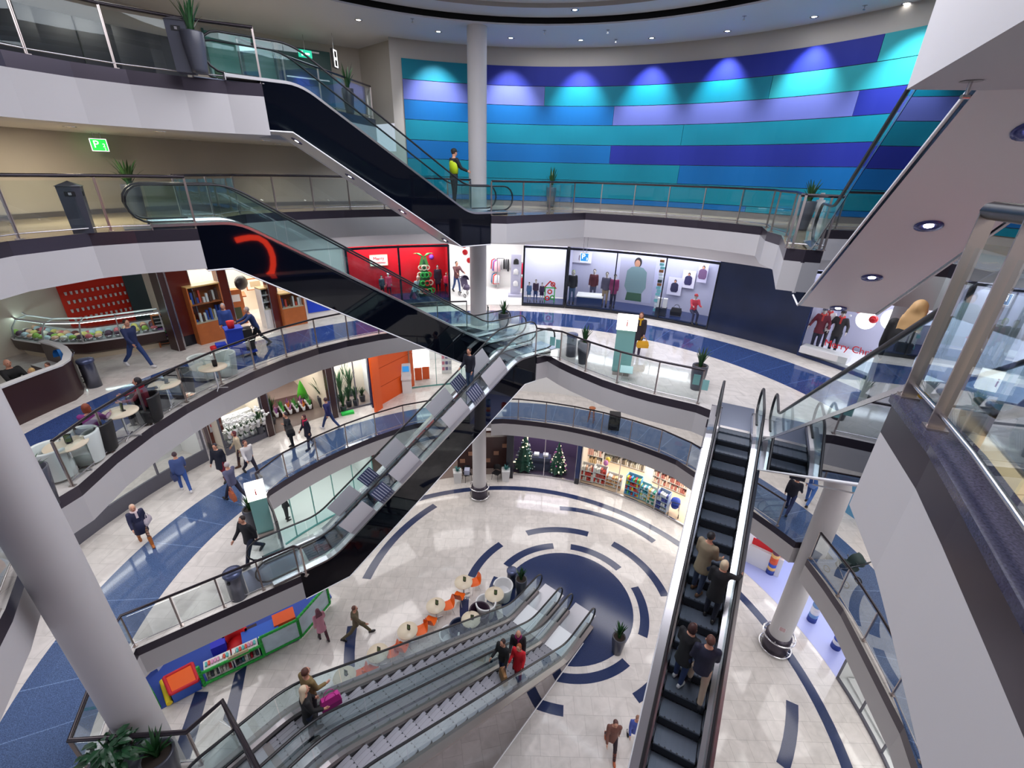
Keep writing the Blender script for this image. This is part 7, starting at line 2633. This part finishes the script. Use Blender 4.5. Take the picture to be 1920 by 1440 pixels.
# ------------------------------------------------------------------ top gallery: doors, signs
def arcwall(name, r, a0, a1, z0, z1, m):
    b = MB()
    b.strip(arc(r, a0, a1, z0, max(2, int(abs(a0 - a1) / 3))), arc(r, a0, a1, z1, max(2, int(abs(a0 - a1) / 3))), m)
    struct(b, name)
wq = []
for px, py in ((0, 130), (400, 150), (610, 150)):
    wq.append(at(px, py, Z4))
arcwall('wall_top_gallery', 15.6, 205, 116, Z4, ZC, 'beige_wall')
b = MB()
p0, p1 = pol(12.87, 112.5, Z4), pol(15.6, 117, Z4)
b.quad(p0, p1, p1 + Vector((0, 0, ZC - Z4)), p0 + Vector((0, 0, ZC - Z4)), 'beige_wall')
struct(b, 'wall_top_side')
def wall_box(name, label, cat, px, py, r, w_, h_, d_, m, parts=()):
    p, a = wall_item(px, py, r)
    q = empty(name, p, a, label, cat)
    MB().box((0, 0, 0), (d_, w_, h_), m).build('body', q)
    for nm, c, dd, mm in parts:
        MB().box(c, dd, mm).build(nm, q)
    return q
mat('door_teal', (0.02, 0.08, 0.08), 0.3)
wall_box('double_door', 'dark teal double door below the green exit sign', 'door', 578, 148, 15.5, 2.0, 2.1, .08, 'door_teal', [('door_leaf', (-.05, -.5, 0), (.03, .95, 2.05), 'door_teal'), ('door_leaf', (-.05, .5, 0), (.03, .95, 2.05), 'door_teal'), ('push_bar', (-.09, 0, 0), (.03, 1.7, .05), 'steel'), ('door_closer', (-.08, -.4, .95), (.05, .3, .06), 'steel')])
wall_box('glass_door', 'turquoise glass door behind the escalator top', 'door', 458, 128, 15.5, 2.4, 2.0, .06, 'teal_glass', [('door_frame', (-.04, s * 1.2, 0), (.05, .07, 2.1), 'door_teal') for s in (-1, 0, 1)] + [('leaf_shape', (-.06, .9, -.5), (.03, .35, .6), 'leaf')])
p, a_ = wall_item(572, 101, 14.6)
q = empty('exit_sign', p, a_, 'green lit exit sign above the dark teal door', 'sign')
MB().box((0, 0, 0), (.08, .5, .25), 'sign_teal').build('case', q)
MB().box((-.045, -.08, 0), (.01, .16, .06), 'sign_white').build('arrow_mark', q)
MB().box((-.045, .12, 0), (.01, .06, .15), 'sign_white').build('figure_mark', q)
MB().tube([(0, 0, .12), (0, 0, ZC - p.z)], .01, 'steel', 6).build('hanger', q)
p, a_ = wall_item(627, 110, 13.6)
q = empty('pictogram_sign', p, a_ + .9, 'black and white pictogram sign, upper right of the exit sign', 'sign')
MB().box((0, 0, 0), (.10, .34, .62), 'black').build('case', q)
m_ = MB()
for s in (-1, 1):
    m_.box((s * .053, 0, 0), (.004, .30, .58), 'sign_white')
    m_.box((s * .056, 0, .14), (.004, .16, .2), 'black')
    m_.box((s * .056, 0, -.15), (.004, .16, .2), 'black')
m_.build('lit_face', q)
MB().tube([(0, 0, .3), (0, 0, ZC - p.z)], .01, 'steel', 6).build('hanger', q)
a0_ = math.degrees(math.atan2(on_wall(334, 73, 15.5).y - CY, on_wall(334, 73, 15.5).x - CX))
zt_ = on_wall(334, 73, 15.4).z
p0 = pol(15.4, a0_ + 12, Z4)
r = empty('dark_shop_front', p0, 0, 'long black shop front behind the railing of the topmost gallery', 'shop front')
q = MB()
A = [p - Vector((p0.x, p0.y, 0)) for p in arc(15.4, a0_, 215, 0, 20)]
B = [p - Vector((p0.x, p0.y, 0)) for p in arc(15.5, a0_, 215, 0, 20)]
q.strip(A, upz(A, zt_ - Z4), 'frame_black')
q.strip(upz(A, zt_ - Z4), upz(B, zt_ - Z4), 'frame_black')
q.quad(A[0], B[0], B[0] + Vector((0, 0, zt_ - Z4)), A[0] + Vector((0, 0, zt_ - Z4)), 'frame_black')
q.build('panel', r)
q = MB()
for k in (3, 8, 13):
    q.bar(A[k] * .999 + Vector((0, 0, 0)), A[k] * .999 + Vector((0, 0, zt_ - Z4)), .04, .03, 'steel')
q.build('joint_trim', r)

# papers taped to the glass, and the red lit sign that the black escalator side mirrors
def glass_sheet(label, px, py, z, w_, h_, rz, c=(150, 205, 205)):
    o = MB().box((0, 0, 0), (.006, w_, h_), cm(*c)).build('taped_sheet')
    o.location = at(px, py, z)
    o.rotation_euler = (0, 0, rz)
    tag(o, label, 'paper')
for k, (px, py, z, l) in enumerate(((1036, 640, .62, 'left one of two pale teal sheets on the glass by the white advert escalator landing'), (1047, 645, .62, 'right one of two pale teal sheets on the glass by the escalator landing'),
                                    (1306, 712, .72, 'upper left pale teal sheet before the planter nearest the dark escalator'), (1322, 722, .66, 'right hand pale teal sheet beside the planter nearest the dark escalator'))):
    glass_sheet(l, px, py, Z2 + z, .2, .34, 1.2)
r = empty('paper_figure', at(1523, 432, Z3), R_(60), 'pale paper figure taped up in the glass corner below the overhead escalator', 'paper')
MB().box((0, 0, .98), (.006, .12, .22), 'paper').build('head_sheet', r)
MB().box((0, 0, .72), (.006, .24, .34), 'paper').build('body_sheet', r)
MB().box((0, 0, .30), (.006, .12, .52), 'paper').build('leg_sheet', r)
a, bb, d, n, L, z0, z1 = esc_frame('E2')
Q0 = a - n * .70
eye = Vector((0, 0, EYE))
def mirrored(px, py, rr):
    v = at(px, py, EYE - 1) - eye
    if v.y < 0:
        v = -v
    t = (Q0 - Vector((0, 0, 0))).dot(n) / v.dot(n)
    q = eye + v * t
    m_ = v - n * (2 * v.dot(n))
    # on to the round shop front wall on the near side
    ax, ay, bx, by = q.x - CX, q.y - CY, m_.x, m_.y
    A, B, C = bx * bx + by * by, 2 * (ax * bx + ay * by), ax * ax + ay * ay - rr * rr
    s_ = (-B + math.sqrt(B * B - 4 * A * C)) / (2 * A)
    return q + m_ * s_
mat('red_neon', (.9, .05, .02), .4, emit=(1, .05, .015), estr=9)
pts = [mirrored(x, y, 13.2) for x, y in ((424, 441), (436, 438), (450, 436), (464, 437), (476, 444), (485, 456), (490, 470), (491, 484), (489, 497), (480, 506))]
r = empty('lit_sign', pts[0], 0, 'red lit arch shaped sign, seen mirrored in the black escalator side', 'sign')
MB().tube([p - pts[0] for p in pts], .17, 'red_neon', 10).build('lit_tube', r)
b = MB()
b.strip(arc(13.4, -20, -140, Z2, 30), arc(13.4, -20, -140, Z3 - .95, 30), 'navy_wall')
struct(b, 'wall_near_two')
